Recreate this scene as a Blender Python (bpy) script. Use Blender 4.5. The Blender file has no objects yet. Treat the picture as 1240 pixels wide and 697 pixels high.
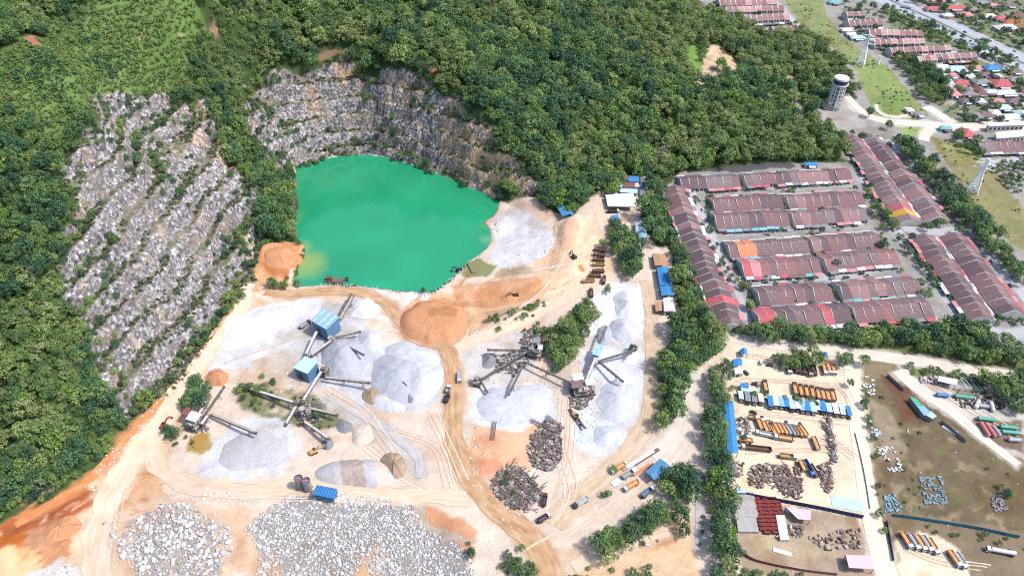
import bpy, math, random
import numpy as np
from mathutils import Vector, Matrix
R = math.radians
C = bpy.context.scene.collection
SC = bpy.context.scene
# ------------------------------------------------------------------ camera, sky, sun, exposure
CAMZ, PITCH, F = 340.0, R(42), 885.0
cam = bpy.data.cameras.new('camera'); camo = bpy.data.objects.new('camera', cam); C.objects.link(camo)
camo.location = (0, 0, CAMZ); camo.rotation_euler = (R(90) - PITCH, 0, 0)
cam.sensor_width = 36; cam.lens = 36 * F / 1240; cam.clip_start = 1; cam.clip_end = 20000
SC.camera = camo
SUN_EL, SUN_AZ = R(56), R(104)          # azimuth clockwise from +Y: the sun stands to the right, a little behind the camera
w = bpy.data.worlds.new('World'); SC.world = w; w.use_nodes = True
wn = w.node_tree.nodes; wl = w.node_tree.links
sky = wn.new('ShaderNodeTexSky'); sky.sky_type = 'NISHITA'; sky.sun_disc = False
sky.sun_elevation = SUN_EL; sky.sun_rotation = SUN_AZ; sky.dust_density = 2.0
wl.new(sky.outputs[0], wn['Background'].inputs[0]); wn['Background'].inputs[1].default_value = 0.15
sl = bpy.data.lights.new('sun', 'SUN'); so = bpy.data.objects.new('sun', sl); C.objects.link(so)
sl.energy = 2.7; sl.angle = R(5); sl.color = (1, .965, .92)
sd = Vector((math.sin(SUN_AZ) * math.cos(SUN_EL), math.cos(SUN_AZ) * math.cos(SUN_EL), math.sin(SUN_EL)))
so.rotation_euler = sd.to_track_quat('Z', 'Y').to_euler(); so.location = sd * 900
SC.view_settings.view_transform = 'Standard'; SC.view_settings.look = 'None'
SC.view_settings.exposure = 1.22; SC.view_settings.gamma = 1; SC.view_settings.use_curve_mapping = False
SC.render.engine = 'CYCLES'; SC.cycles.max_bounces = 4; SC.cycles.diffuse_bounces = 2; SC.cycles.use_denoising = False; SC.cycles.filter_width = 1.1; SC.cycles.use_adaptive_sampling = False

rng = np.random.default_rng(7); random.seed(7)
# ------------------------------------------------------------------ numpy noise
def _h(i, j, s):
    n = (i.astype(np.int64) * 374761393 + j.astype(np.int64) * 668265263 + s * 1442695041) & 0xffffffff
    n = ((n ^ (n >> 13)) * 1274126177) & 0xffffffff
    return ((n ^ (n >> 16)) & 0xffff) / 65535.0
def vn(x, y, s=0):
    i = np.floor(x); j = np.floor(y); u = x - i; v = y - j
    u = u * u * (3 - 2 * u); v = v * v * (3 - 2 * v)
    return (_h(i, j, s) * (1 - u) + _h(i + 1, j, s) * u) * (1 - v) + (_h(i, j + 1, s) * (1 - u) + _h(i + 1, j + 1, s) * u) * v
def fbm(x, y, sc, o=4, s=0):
    x = np.asarray(x, float); y = np.asarray(y, float); a = 1; t = 0; m = 0; f = 1 / sc
    for k in range(o):
        t = t + a * vn(x * f + 17.3 * k, y * f - 9.1 * k, s + k); m += a; a *= .5; f *= 2.03
    return t / m * 2 - 1
def worley(x, y, sc, s=0):
    x = np.asarray(x, float) / sc; y = np.asarray(y, float) / sc; i0 = np.floor(x); j0 = np.floor(y)
    d1 = np.full(x.shape, 9.0); d2 = d1.copy(); c = np.zeros(x.shape)
    for di in (-1, 0, 1):
        for dj in (-1, 0, 1):
            i = i0 + di; j = j0 + dj
            d = np.hypot(i + _h(i, j, s) - x, j + _h(i, j, s + 5) - y); r = _h(i, j, s + 9)
            near = d < d1
            d2 = np.where(near, d1, np.minimum(d2, d)); c = np.where(near, r, c); d1 = np.where(near, d, d1)
    return d1, d2, c
def sstep(a, b, x):
    t = np.clip((x - a) / (b - a), 0, 1); return t * t * (3 - 2 * t)
# ------------------------------------------------------------------ rays of the camera -> points in the world
cp, sp = math.cos(PITCH), math.sin(PITCH)
def ray(px, py):
    a = (px - 620) / F; b = -(py - 348.5) / F
    return np.array([a, cp + b * sp, -sp + b * cp])
def plane(px, py, z=0.0):
    d = ray(px, py); t = (z - CAMZ) / d[2]; return np.array([d[0] * t, d[1] * t, z])
# ------------------------------------------------------------------ the lie of the land
CTRL = [ # traced points of the ground with their height in metres
 (390,420,0),(500,420,0),(480,520,0),(600,600,0),(700,500,0),(760,400,0),(760,600,0),(900,500,0),(1100,500,0),(1200,650,0),
 (900,650,0),(660,360,0),(620,300,1),(700,300,3),(740,250,5),(300,450,0),(340,550,0),(250,600,1),(400,640,1),(200,660,1),(560,680,0),
 (700,690,0),(1050,690,0),(850,250,0),(1000,230,0),(1100,200,0),(1200,350,0),(850,390,0),(1120,390,0),(1200,450,0),(1000,10,0),
 (1200,20,0),(900,12,0),(1080,60,0),(1200,120,0),(1100,140,0),(1050,130,0),(830,8,2),(970,35,1),
 (400,190,-4),(455,186,-4),(500,199,-4),(545,215,-4),(600,240,-4),(450,300,-8),(520,260,-8),(400,260,-8),(480,340,-5),(550,335,-4),(590,295,-4),(420,345,-4),(365,300,-4),
 (300,100,58),(340,92,58),(385,86,58),(430,78,60),(470,90,59),(520,105,55),(570,148,40),(620,200,20),(655,215,12),(612,236,0),
 (430,0,85),(430,40,74),(340,0,100),(340,45,82),(520,0,84),(520,60,68),(620,0,78),(620,100,48),(700,100,34),(700,200,8),(700,0,62),(800,0,34),(760,50,34),
 (800,100,26),(800,185,3),(860,60,18),(900,100,14),(960,150,5),(980,75,5),(930,50,8),(1000,150,1),(860,195,1),
 (20,628,0),(60,605,0),(105,585,0),(150,530,0),(215,465,0),(255,405,0),(290,362,0),(300,335,0),(330,300,3),(356,270,-4),(356,215,-4),
 (330,150,40),(340,180,18),(345,230,2),(310,230,24),(315,280,6),(285,300,12),(280,40,100),(240,60,101),(200,112,86),(140,150,93),(80,195,98),
 (0,0,152),(100,0,150),(200,0,138),(280,0,118),(0,100,138),(100,100,126),(0,200,112),(0,300,80),(0,400,53),(0,500,28),(0,590,8),
 (60,450,42),(60,540,17),(100,500,18),(50,300,80),(120,300,64),(120,400,34),(160,300,54),(180,400,17),(200,300,40),(200,200,62),(250,200,52),(250,300,24),(265,345,8),
 (-90,660,6),(40,690,-1),(-150,300,80),(-150,0,150)]
WCTRL = [(-620,250,50),(-760,600,110),(-430,820,100),(-520,60,20),(-300,0,0),(0,20,0),(300,20,0),(700,150,0),(900,500,0),(1000,1000,0),
 (330,1100,0),(0,1000,45),(-300,1050,80),(-100,800,85),(100,860,40),(600,1100,0),(760,800,0)]
K = np.array([plane(*c) for c in CTRL] + [np.array(c, float) for c in WCTRL])
def phi(r): return np.sqrt(r * r + 14.0 ** 2)
D = np.hypot(K[:, 0][:, None] - K[:, 0], K[:, 1][:, None] - K[:, 1])
n = len(K); A = np.zeros((n + 1, n + 1)); A[:n, :n] = phi(D) - np.eye(n) * .6; A[:n, n] = 1; A[n, :n] = 1
CO = np.linalg.solve(A, np.append(K[:, 2], 0))
def axis(lo, hi, step, a0, a1, mid, far):
    core = list(np.arange(lo, hi, step)); up = [core[-1]]; s = step
    while up[-1] < a1: s = min(s * 1.06, mid); up.append(up[-1] + s)
    while up[-1] < far: s *= 1.4; up.append(up[-1] + s)
    dn = [core[0]]; s = step
    while dn[-1] > a0: s = min(s * 1.06, mid); dn.append(dn[-1] - s)
    while dn[-1] > -far: s *= 1.4; dn.append(dn[-1] - s)
    return np.array(dn[:0:-1] + core + up[1:])
GX = axis(-360, 400, 1.3, -700, 760, 3, 7000); GY = axis(150, 640, 1.3, 60, 1000, 2.6, 8000)
XX, YY = np.meshgrid(GX, GY); NX, NY = len(GX), len(GY)
ZZ = np.zeros(XX.shape)
for r0 in range(0, NY, 40):
    x = XX[r0:r0 + 40].ravel(); y = YY[r0:r0 + 40].ravel()
    d = np.hypot(x[:, None] - K[:, 0], y[:, None] - K[:, 1])
    ZZ[r0:r0 + 40] = (phi(d) @ CO[:n] + CO[n]).reshape(-1, NX)
fade = np.exp(-np.maximum(0, np.maximum(np.abs(XX) - 800, np.abs(YY - 500) - 650)) / 400.)
ZZ = ZZ * fade
def samp(G, x, y):
    x = np.asarray(x, float); y = np.asarray(y, float)
    i = np.clip(np.searchsorted(GX, x) - 1, 0, NX - 2); j = np.clip(np.searchsorted(GY, y) - 1, 0, NY - 2)
    u = np.clip((x - GX[i]) / (GX[i + 1] - GX[i]), 0, 1); v = np.clip((y - GY[j]) / (GY[j + 1] - GY[j]), 0, 1)
    return (G[j, i] * (1 - u) + G[j, i + 1] * u) * (1 - v) + (G[j + 1, i] * (1 - u) + G[j + 1, i + 1] * u) * v
def ground(x, y): return samp(ZZ, x, y)
_ts = np.linspace(0.30, 1.0, 260)
def P(px, py, h=0.0):
    """the point of the land (plus h metres) that this direction meets first"""
    d = ray(px, py); T = (-16 - CAMZ) / d[2]; t = _ts * T
    e = CAMZ + d[2] * t - samp(ZZ, d[0] * t, d[1] * t) - h
    k = int(np.argmax(e < 0)) if (e < 0).any() else len(t) - 1
    k = max(k, 1); a, b = t[k - 1], t[k]
    for _ in range(18):
        m = (a + b) / 2
        if CAMZ + d[2] * m - float(samp(ZZ, d[0] * m, d[1] * m)) - h < 0: b = m
        else: a = m
    return np.array([d[0] * b, d[1] * b, CAMZ + d[2] * b])
def polyXY(pts): return np.array([P(*p)[:2] for p in pts])
def sdist(poly, x, y):
    """signed distance to a polygon, positive inside"""
    ins = np.zeros(x.shape, bool); dm = np.full(x.shape, 1e9)
    a = poly; b = np.roll(poly, -1, 0)
    for (x0, y0), (x1, y1) in zip(a, b):
        dx, dy = x1 - x0, y1 - y0; t = np.clip(((x - x0) * dx + (y - y0) * dy) / (dx * dx + dy * dy + 1e-9), 0, 1)
        dm = np.minimum(dm, np.hypot(x - x0 - t * dx, y - y0 - t * dy))
        if abs(dy) > 1e-9:
            c = ((y0 > y) != (y1 > y)) & (x < dx * (y - y0) / dy + x0); ins ^= c
    return np.where(ins, dm, -dm)
def box_of(poly, m):
    i0, i1 = np.searchsorted(GX, poly[:, 0].min() - m), np.searchsorted(GX, poly[:, 0].max() + m)
    j0, j1 = np.searchsorted(GY, poly[:, 1].min() - m), np.searchsorted(GY, poly[:, 1].max() + m)
    return slice(max(j0 - 1, 0), j1 + 1), slice(max(i0 - 1, 0), i1 + 1)
# rock faces of the quarry
ROCK_LEFT = [(78,195),(110,160),(150,128),(200,108),(240,120),(262,150),(275,190),(300,225),(320,260),(318,292),(300,325),(288,362),(252,408),(214,462),(160,515),(140,480),(125,440),(112,390),(85,350),(80,290),(95,240)]
ROCK_BACK = [(298,104),(340,90),(385,84),(410,70),(440,76),(470,88),(520,100),(560,120),(590,160),(625,205),(655,218),(640,240),(605,246),(560,228),(500,202),(455,191),(400,194),(358,203),(345,215),(325,190),(310,150)]
ROCK_SPUR = [(240,75),(262,70),(300,125),(330,180),(352,215),(360,250),(358,282),(330,290),(318,262),(300,225),(275,190)]
RK = np.zeros(XX.shape); RKS = np.zeros(XX.shape)
_px, _py = XX + 13 * fbm(XX, YY, 26, 4, 5), YY + 13 * fbm(XX, YY, 26, 4, 6)
for pl, wgt in ((ROCK_LEFT, 1), (ROCK_BACK, 1), (ROCK_SPUR, .32)):
    q = polyXY(pl); bx = box_of(q, 20); s_ = sdist(q, _px[bx], _py[bx]); RK[bx] = np.maximum(RK[bx], wgt * sstep(-4, 4, s_)); RKS[bx] = np.maximum(RKS[bx], wgt * sstep(-3, 26, s_))
# lake bed
LAKE = [(359,197),(400,191),(455,187),(492,197),(545,216),(602,241),(600,258),(583,270),(596,284),(588,304),(566,317),(552,334),(523,355),(484,352),(452,350),(428,346),(402,343),(372,347),(352,345),(366,314),(370,298),(357,287),(356,262),(361,238),(356,215)]
WZ = -4.5
for _ in range(2):      # round the shore off
    LAKE = [q for i in range(len(LAKE)) for q in ((LAKE[i][0] * .75 + LAKE[(i + 1) % len(LAKE)][0] * .25, LAKE[i][1] * .75 + LAKE[(i + 1) % len(LAKE)][1] * .25), (LAKE[i][0] * .25 + LAKE[(i + 1) % len(LAKE)][0] * .75, LAKE[i][1] * .25 + LAKE[(i + 1) % len(LAKE)][1] * .75))]
LK = np.array([plane(a, b, WZ)[:2] for a, b in LAKE])
bx = box_of(LK, 30); lx, ly = XX[bx], YY[bx]
ds = sdist(LK, lx + 2.6 * fbm(lx, ly, 9, 3, 3), ly + 2.6 * fbm(lx, ly, 9, 3, 4))
ZZ[bx] = np.where(ds > 0, np.minimum(ZZ[bx], WZ - np.minimum(4, .25 * ds) - .05), np.maximum(ZZ[bx], WZ + np.minimum(1.2, -.5 * ds)))
# benches, ledges and blocks of the rock
zb = ZZ + 4.0 * fbm(XX, YY, 55, 3, 11) + 1.2 * fbm(XX, YY, 9, 3, 12); BH = 12.5
f_ = zb / BH - np.floor(zb / BH); st = np.where(XX < -165, sstep(.34, .82, f_), sstep(.46, .80, f_))
bench = (np.floor(zb / BH) + st) * BH - zb
d1, d2, c1 = worley(XX + 2 * fbm(XX, YY, 6, 2, 41), YY, 3.6, 21); e1, e2, c2 = worley(XX, YY + 2 * fbm(XX, YY, 8, 2, 43), 11, 31)
blk = (c1 - .5) * 2.6 + (c2 - .5) * 3.6 + 1.0 * fbm(XX, YY, 3.2, 2, 17)
rkh = sstep(-5, 1, ZZ)
ZZ = ZZ + RK * rkh * ((.72 + .45 * sstep(-.35, .35, fbm(XX, YY, 38, 3, 13))) * bench + blk * np.where(XX < -165, .7, .85))
hill = sstep(4, 20, ZZ)
ZZ = ZZ + (1 - RK) * hill * (2.5 * fbm(XX, YY, 30, 3, 51) + 8 * sstep(15, 40, ZZ) * fbm(XX, YY, 75, 3, 57)) + (1 - hill) * .25 * fbm(XX, YY, 9, 3, 52) * (ds.max() > 0) * (YY < 640)
ZZ[bx] = np.where(ds > 0, np.minimum(ZZ[bx], WZ - .3 - np.minimum(3, .2 * ds)), ZZ[bx])
def bump(px, py, rx, ry, h, rot=0, flat=.3, s=1):
    c = P(px, py); x = XX - c[0]; y = YY - c[1]
    u = (x * math.cos(rot) + y * math.sin(rot)) / rx; v = (-x * math.sin(rot) + y * math.cos(rot)) / ry
    r = np.hypot(u, v) + .12 * fbm(XX, YY, 14, 3, s + 60)
    ZZ[:] += h * (1 - sstep(flat, 1, r))
def flatten(pts, z, soft=3.0):
    q = polyXY(pts); b = box_of(q, 10); m = sstep(-soft, soft * .3, sdist(q, XX[b], YY[b])); ZZ[b] = ZZ[b] * (1 - m) + z * m
bump(333, 308, 24, 16, 5, .2); bump(345, 330, 14, 6, 2)
pass     # settling basin with a raised rim
bump(616, 388, 26, 9, 3, .5); bump(690, 280, 10, 26, 3.2, -.2); bump(45, 660, 34, 14, 4, .3, .2); bump(90, 620, 30, 9, 2.5, .6)
bump(700, 240, 8, 8, 3); bump(640, 255, 20, 16, 2)
# ------------------------------------------------------------------ what covers the land
def lin(c):
    c = np.asarray(c, float) / 255; return np.where(c <= .04045, c / 12.92, ((c + .055) / 1.055) ** 2.4)
LIT = 2.12
def alb(*c): return np.clip(lin(c) / LIT, .012, .8)
COL = np.zeros(XX.shape + (3,)); COL[:] = (.035, .055, .018)
VEG = np.zeros(XX.shape); FOR = np.ones(XX.shape)     # FOR: where the wood still stands
WX = XX + 3.4 * fbm(XX, YY, 13, 4, 71) + 1.5 * fbm(XX, YY, 3.5, 2, 73); WY = YY + 3.4 * fbm(XX, YY, 13, 4, 72) + 1.5 * fbm(XX, YY, 3.5, 2, 74)
def paint(pts, col, soft=1.5, veg=0.0, warp=1.0, amt=1.0, mott=0.0, world=False):
    q = np.array(pts, float) if world else polyXY(pts); b = box_of(q, 12)
    x = XX[b] * (1 - warp) + WX[b] * warp; y = YY[b] * (1 - warp) + WY[b] * warp
    soft *= .5; m = sstep(-soft, soft, sdist(q, x, y)) * amt
    if mott: m = m * sstep(-mott, mott * .4, fbm(XX[b], YY[b], 9, 4, int(abs(q[0, 0])) % 97) + .25)
    c = np.asarray(col, float)
    COL[b] = COL[b] * (1 - m[..., None]) + c * m[..., None]; VEG[b] = VEG[b] * (1 - m) + veg * m; FOR[b] *= 1 - np.minimum(1, 1.3 * m)
def ell(px, py, rx, ry, n=18, rot=0):
    return [(px + rx * math.cos(t) * math.cos(rot) - ry * math.sin(t) * math.sin(rot), py + rx * math.cos(t) * math.sin(rot) + ry * math.sin(t) * math.cos(rot)) for t in np.arange(n) * 2 * math.pi / n]
CREAM, SAND, TAN = alb(236,215,196), alb(230,197,164), alb(206,163,116)
WHITE, GREYG, ORANGE, RUST = alb(230,229,232), alb(196,199,206), alb(222,146,92), alb(186,110,70)
GRASS, DRYG, BROWN, STREET = alb(128,146,84), alb(160,156,108), alb(142,120,98), alb(196,194,196)
LAWN = alb(138,160,88)
# open hill of fern and grass, upper left
paint([(0,70),(60,50),(110,10),(130,-40),(260,-40),(250,40),(230,70),(235,110),(190,120),(130,140),(75,190),(30,135),(0,140),(-60,120),(-60,80)], alb(116,146,80), 7, .6, 2.5)
for k in range(26):
    a_, b_ = rng.uniform(20, 230), rng.uniform(5, 130); paint(ell(a_, b_, rng.uniform(6, 18), rng.uniform(3, 7), 9, rng.uniform(0, 3)), (alb(132,164,88), alb(122,126,84), alb(84,112,62))[k % 3], 4, .5, 2, .8)
for p, c in (((40,50,10,7),alb(190,130,105)),((175,48,6,4),alb(215,175,140)),((262,38,5,9),alb(190,150,130)),((222,45,4,4),alb(190,170,150)),((405,68,20,6),alb(150,120,95)),((521,82,7,9),alb(196,124,88)),((533,91,4,5),alb(190,110,80))):
    paint(ell(*p), c, 2)
# land under the houses and streets, upper right to right
paint([(800,232),(822,208),(1025,196),(1000,150),(1040,120),(1000,60),(960,40),(930,50),(880,20),(850,20),(825,-20),(900,-60),(1400,-60),(1500,200),(1500,440),(1240,440),(1120,400),(880,410),(866,398),(820,320)], alb(172,168,162), 2, .15)
paint([(1060,-20),(1260,-20),(1300,160),(1160,150),(1130,120),(1090,70)], alb(142,146,122), 3, .5, 2)
for k in range(60):
    a_, b_ = rng.uniform(1090, 1240), rng.uniform(0, 150); paint(ell(a_, b_, rng.uniform(3, 9), rng.uniform(1.5, 4), 8), (alb(126,142,96), alb(196,184,170), alb(176,170,164))[k % 3], 1.5, .3)
for k in range(50):
    a_, b_ = rng.uniform(850, 1110), rng.uniform(225, 395); paint(ell(a_, b_, rng.uniform(3, 10), rng.uniform(1, 2.5), 8), (alb(118,132,92), alb(196,186,180), alb(150,146,144))[k % 3], 1, .3)
paint([(1000,440),(1040,425),(1240,455),(1420,520),(1420,800),(1080,800),(1050,640),(1030,500)], alb(150,130,106), 2, .18)
# quarry floor
paint([(0,640),(30,622),(100,590),(150,533),(215,467),(255,409),(290,366),(300,340),(315,300),(345,292),(368,300),(352,345),(420,346),(480,352),(523,356),(552,335),(585,300),(585,270),(602,246),(640,238),(690,262),(716,240),(740,240),(760,212),(790,225),(775,262),(800,315),(818,400),(800,450),(797,520),(825,500),(850,440),(880,412),(1038,428),(1050,560),(1060,640),(1090,800),(670,800),(-200,800),(-200,720),(0,690)], CREAM, 1.5)
paint([(884,412),(1038,426),(1052,600),(1066,697),(1070,720),(888,690),(886,560),(880,470)], alb(247,226,196), 1.5)
# sand and orange soil
paint([(0,640),(30,622),(100,590),(150,535),(215,470),(290,366),(305,350),(320,370),(250,450),(215,520),(190,600),(240,640),(120,720),(-80,720),(-80,660)], SAND, 3)
paint([(288,365),(300,335),(290,312),(300,297),(345,290),(368,298),(366,318),(345,338),(322,342)], alb(228,160,112), 1.5, 0, 2.6)
paint([(290,312),(296,300),(312,297),(306,306),(302,330),(290,330)], alb(226,122,54), 1)
paint([(310,318),(340,312),(362,318),(345,330),(318,332)], RUST, 2, 0, 2.6, .6, .5); paint([(296,338),(312,330),(330,338),(352,334),(350,344),(318,350)], alb(226,176,132), 2, 0, 2.6)
paint([(128,560),(205,475),(255,412),(250,410),(212,462),(150,530),(105,578),(112,584)], alb(214,128,70), 1.2, 0, .5)
paint([(0,640),(40,610),(108,585),(105,612),(70,640),(0,655)], alb(190,112,66), 1.5)
paint([(36,620),(100,592),(112,605),(80,632),(30,640)], alb(178,104,68), 2, 0, 1, .9, .5)
paint([(20,650),(75,625),(90,655),(60,690),(10,675)], alb(214,150,110), 2, 0, 1, .8)
paint([(-20,655),(35,645),(20,668),(-20,668)], alb(206,116,52), 1.2); paint([(0,665),(45,662),(50,690),(0,697)], alb(242,204,156), 2)
paint([(128,610),(150,560),(170,560),(205,600),(170,625)], alb(226,176,134), 2, 0, 1, .9, .5)
paint([(230,620),(300,610),(320,697),(260,697),(240,650)], alb(228,186,148), 3, 0, 1, .7)
paint([(480,385),(520,355),(560,352),(620,352),(660,330),(690,330),(680,360),(600,400),(560,420),(520,418)], alb(236,196,158), 2)
paint(ell(526,389,44,29), alb(222,166,122), 1.2); pass
paint([(545,345),(600,338),(660,335),(670,352),(600,372),(560,372)], alb(220,158,112), 3, 0, 1, .8, .5)
paint([(640,330),(680,270),(705,262),(700,300),(680,330),(660,345)], alb(238,196,160), 3)
paint([(668,258),(676,262),(682,300),(672,330),(662,328),(670,300)], alb(206,170,140), 1.5, 0, 1, .8)
paint([(604,325),(630,318),(650,330),(600,336)], alb(196,178,150), 2)
paint([(555,325),(580,315),(600,322),(590,335),(560,335)], alb(150,150,104), 1.5)
paint([(575,515),(620,520),(650,515),(660,545),(620,580),(575,585),(565,545)], alb(234,186,150), 3); paint(ell(592,535,16,8), alb(226,160,124), 2, 0, 1, .8, .5); paint(ell(632,532,20,9), alb(232,186,150), 2, 0, 1, .8, .5); paint(ell(590,565,20,9), alb(224,150,116), 2, 0, 1, .8)
paint([(750,650),(840,625),(850,697),(700,720),(690,690)], alb(240,204,164), 2); paint([(795,640),(815,635),(820,655),(800,660)], alb(214,160,116), 2)
paint([(700,262),(738,262),(745,300),(735,335),(700,345),(640,395),(590,425),(560,425),(640,375),(690,330)], alb(250,220,184), 2)
paint(ell(262,457,16,9), alb(196,142,104), 2, 0, 1, .9, .4); paint(ell(705,325,4,5), alb(214,160,100), 1)
paint([(500,690),(470,664),(478,655),(500,668),(510,697)], alb(240,200,150), 1.5)
paint([(496,612),(515,610),(575,640),(572,680),(550,675),(520,650)], alb(222,166,128), 2)
paint([(506,610),(514,612),(518,632),(545,645),(572,652),(570,660),(540,655),(512,640)], alb(196,184,166), 1)
# pale crushed rock
paint([(248,447),(262,420),(296,376),(372,358),(388,362),(398,372),(378,396),(350,420),(325,444),(280,446)], WHITE, 1.5)
paint([(330,440),(352,418),(385,385),(392,366),(440,366),(470,385),(505,408),(546,428),(546,445),(530,480),(508,497),(470,500),(440,492),(400,470),(370,465),(345,470)], alb(216,216,221), 2)
paint([(438,380),(470,385),(520,412),(500,430),(450,408)], CREAM, 3)
paint([(234,572),(262,530),(300,505),(340,505),(362,525),(360,545),(340,572),(290,582),(250,580)], alb(224,222,226), 1.5)
paint([(300,535),(345,528),(350,560),(300,566)], alb(204,200,200), 3, 0, 1, .6, .4)
paint([(567,480),(590,460),(620,468),(660,462),(675,490),(668,512),(630,520),(590,520),(568,505)], alb(228,229,232), 1.5)
paint([(560,425),(590,410),(640,400),(655,430),(640,460),(590,470),(565,460)], alb(214,208,204), 2, 0, 1, .8)
paint([(738,342),(775,345),(785,365),(786,440),(778,495),(760,530),(728,552),(700,545),(690,520),(704,470),(706,430),(716,390),(728,370)], alb(230,231,235), 1.5)
paint([(694,500),(730,500),(760,520),(725,548),(698,540)], alb(214,224,238), 4, 0, 1, .6)
paint([(690,395),(735,345),(738,370),(712,430),(690,440)], alb(236,232,230), 2)
paint([(597,300),(600,262),(620,250),(660,270),(672,290),(660,310),(620,324),(596,322)], alb(226,224,226), 1.5)
paint([(352,352),(400,346),(470,352),(520,357),(516,364),(470,362),(400,354)], alb(228,222,214), 1)
paint([(355,205),(400,193),(455,190),(500,202),(548,220),(546,216),(495,196),(455,186),(400,189),(355,198)], alb(236,220,204), .8, 0, .4)
paint([(120,625),(200,600),(285,615),(280,720),(150,720)], alb(226,196,168), 3); paint([(150,630),(205,612),(262,640),(262,700),(170,700)], alb(180,164,150), 3, 0, 1.5, .9); paint([(300,640),(328,615),(352,602),(420,598),(500,612),(512,640),(560,665),(572,690),(560,712),(460,712),(440,680),(420,712),(310,712),(318,670)], alb(160,154,150), 2.5, 0, 1.5, .9); paint([(425,690),(440,668),(460,662),(470,680),(440,712)], SAND, 2); paint([(300,700),(308,670),(330,660),(345,690),(330,712)], alb(226,180,142), 2, 0, 1, .7, .5)  # greys under the boulder fields paint the shaded gaps between stones into the ground
paint([(20,697),(70,675),(110,690),(100,720)], alb(230,224,218), 2)
# mud, ponds, soil patches of the works
paint([(370,470),(450,500),(510,560),(505,585),(480,560),(430,520),(365,485)], alb(214,206,198), 2)
paint([(392,404),(452,415),(466,440),(420,430),(385,425)], alb(208,208,212), 2, 0, 1, .7)
paint([(230,527),(250,520),(262,535),(246,548),(228,545)], alb(190,160,100), 1.5, .1); paint([(285,470),(330,462),(385,480),(420,512),(390,522),(330,505),(290,498)], alb(128,132,98), 2, .6, 1, .9, .5)
paint([(300,440),(340,425),(380,440),(372,470),(330,465)], alb(222,202,184), 2, .1); paint([(336,400),(380,405),(360,440),(318,445)], alb(216,204,192), 2, 0, 1, .6, .4)
paint([(590,380),(660,362),(670,372),(600,400)], alb(110,118,80), 1.5, .5, 1, .6, .5)
paint([(650,455),(680,440),(700,480),(680,500)], alb(224,206,188), 2)
# yards, field and verges on the right
paint([(886,600),(1052,630),(1064,697),(1066,720),(895,690),(890,640)], alb(190,166,144), 1.2, .15); paint([(905,640),(1000,645),(1020,680),(920,672)], alb(206,186,154), 3, .1, 1, .8, .5)
paint([(1074,455),(1105,470),(1180,520),(1235,560),(1250,645),(1076,612),(1066,560),(1046,470)], alb(124,104,84), 1.5, .3)
paint([(1110,520),(1180,530),(1240,575),(1245,640),(1150,625),(1120,580)], alb(126,108,84), 4, .12, 1, .8)
for k in range(120):
    a_, b_ = rng.uniform(1050, 1235), rng.uniform(465, 640); paint(ell(a_, b_, rng.uniform(4, 14), rng.uniform(1.5, 5), 8, rng.uniform(-.2, .6)), (alb(168,144,118), alb(112,90,74), alb(126,122,80), alb(180,160,136))[k % 4], 2, .15, 2, .7 * (b_ > 465 + max(0, a_ - 1100) * .75))
paint([(1050,480),(1080,500),(1100,560),(1068,560)], alb(176,156,134), 3, .2, 1, .8, .5); paint([(1064,452),(1100,468),(1130,510),(1090,510)], alb(126,88,72), 3, .05, 1, .8)
paint([(1082,640),(1150,650),(1170,697),(1200,720),(1090,720)], alb(247,228,200), 1.5); paint([(1085,628),(1240,655),(1240,697),(1190,697),(1140,650)], alb(150,128,108), 2, .3)
paint([(1082,440),(1110,448),(1160,455),(1240,470),(1260,560),(1215,545),(1150,500),(1100,462)], alb(214,204,192), 1.5); paint([(1150,470),(1215,475),(1240,492),(1175,492)], alb(150,138,122), 2, .3); paint([(1178,508),(1240,510),(1240,545),(1200,535)], alb(140,118,104), 2, .2)
paint([(1090,442),(1200,450),(1230,462),(1160,468),(1100,456)], alb(120,132,80), 1.5, .7, 1, .9, .5)
paint([(884,408),(1000,420),(1036,424),(1240,448),(1300,460),(1300,440),(1240,425),(1120,400),(880,400)], alb(112,120,78), 2, .5)
# open grass under the power line
paint([(945,-10),(990,-10),(1003,20),(1020,45),(1050,65),(1075,80),(1100,110),(1125,140),(1100,148),(1062,142),(1050,120),(1042,90),(1022,70),(1000,50),(965,25)], alb(150,158,106), 1.5, .4); paint([(1035,70),(1075,85),(1095,110),(1055,115),(1040,95)], alb(150,168,98), 3, .4, 1, .8)
paint([(1060,118),(1098,112),(1106,140),(1064,145)], alb(140,162,92), 1.5, .4)
paint([(1128,165),(1165,175),(1200,200),(1245,260),(1260,320),(1215,285),(1180,245),(1150,205)], alb(160,148,106), 2, .4); paint([(1140,175),(1180,180),(1190,195),(1160,200)], alb(170,172,110), 3, .4, 1, .8); paint([(1190,220),(1235,250),(1250,300),(1215,275)], alb(146,140,96), 4, .4, 1, .7)
paint([(1085,150),(1135,150),(1125,165),(1095,165)], alb(164,182,110), 1.5, .4); paint([(1205,20),(1236,18),(1240,30),(1215,30)], alb(206,140,100), 2); paint([(1130,60),(1240,100),(1240,90),(1140,50)], alb(140,150,100), 2, .5)
paint([(838,104),(884,100),(904,82),(874,58),(856,50),(850,80)], alb(228,196,164), 2, .1, 1, 1, .5); paint([(830,60),(846,50),(850,85),(835,95)], alb(126,164,76), 3, .5)
paint([(950,92),(963,92),(978,152),(966,156)], alb(190,176,152), 2, .3)
paint([(984,124),(1030,122),(1052,152),(1024,164),(992,156)], alb(186,178,172), 2, .1)
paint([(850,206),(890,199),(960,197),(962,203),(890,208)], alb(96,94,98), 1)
FOR[bx] = np.where(ds > -2, 0, FOR[bx])
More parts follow.
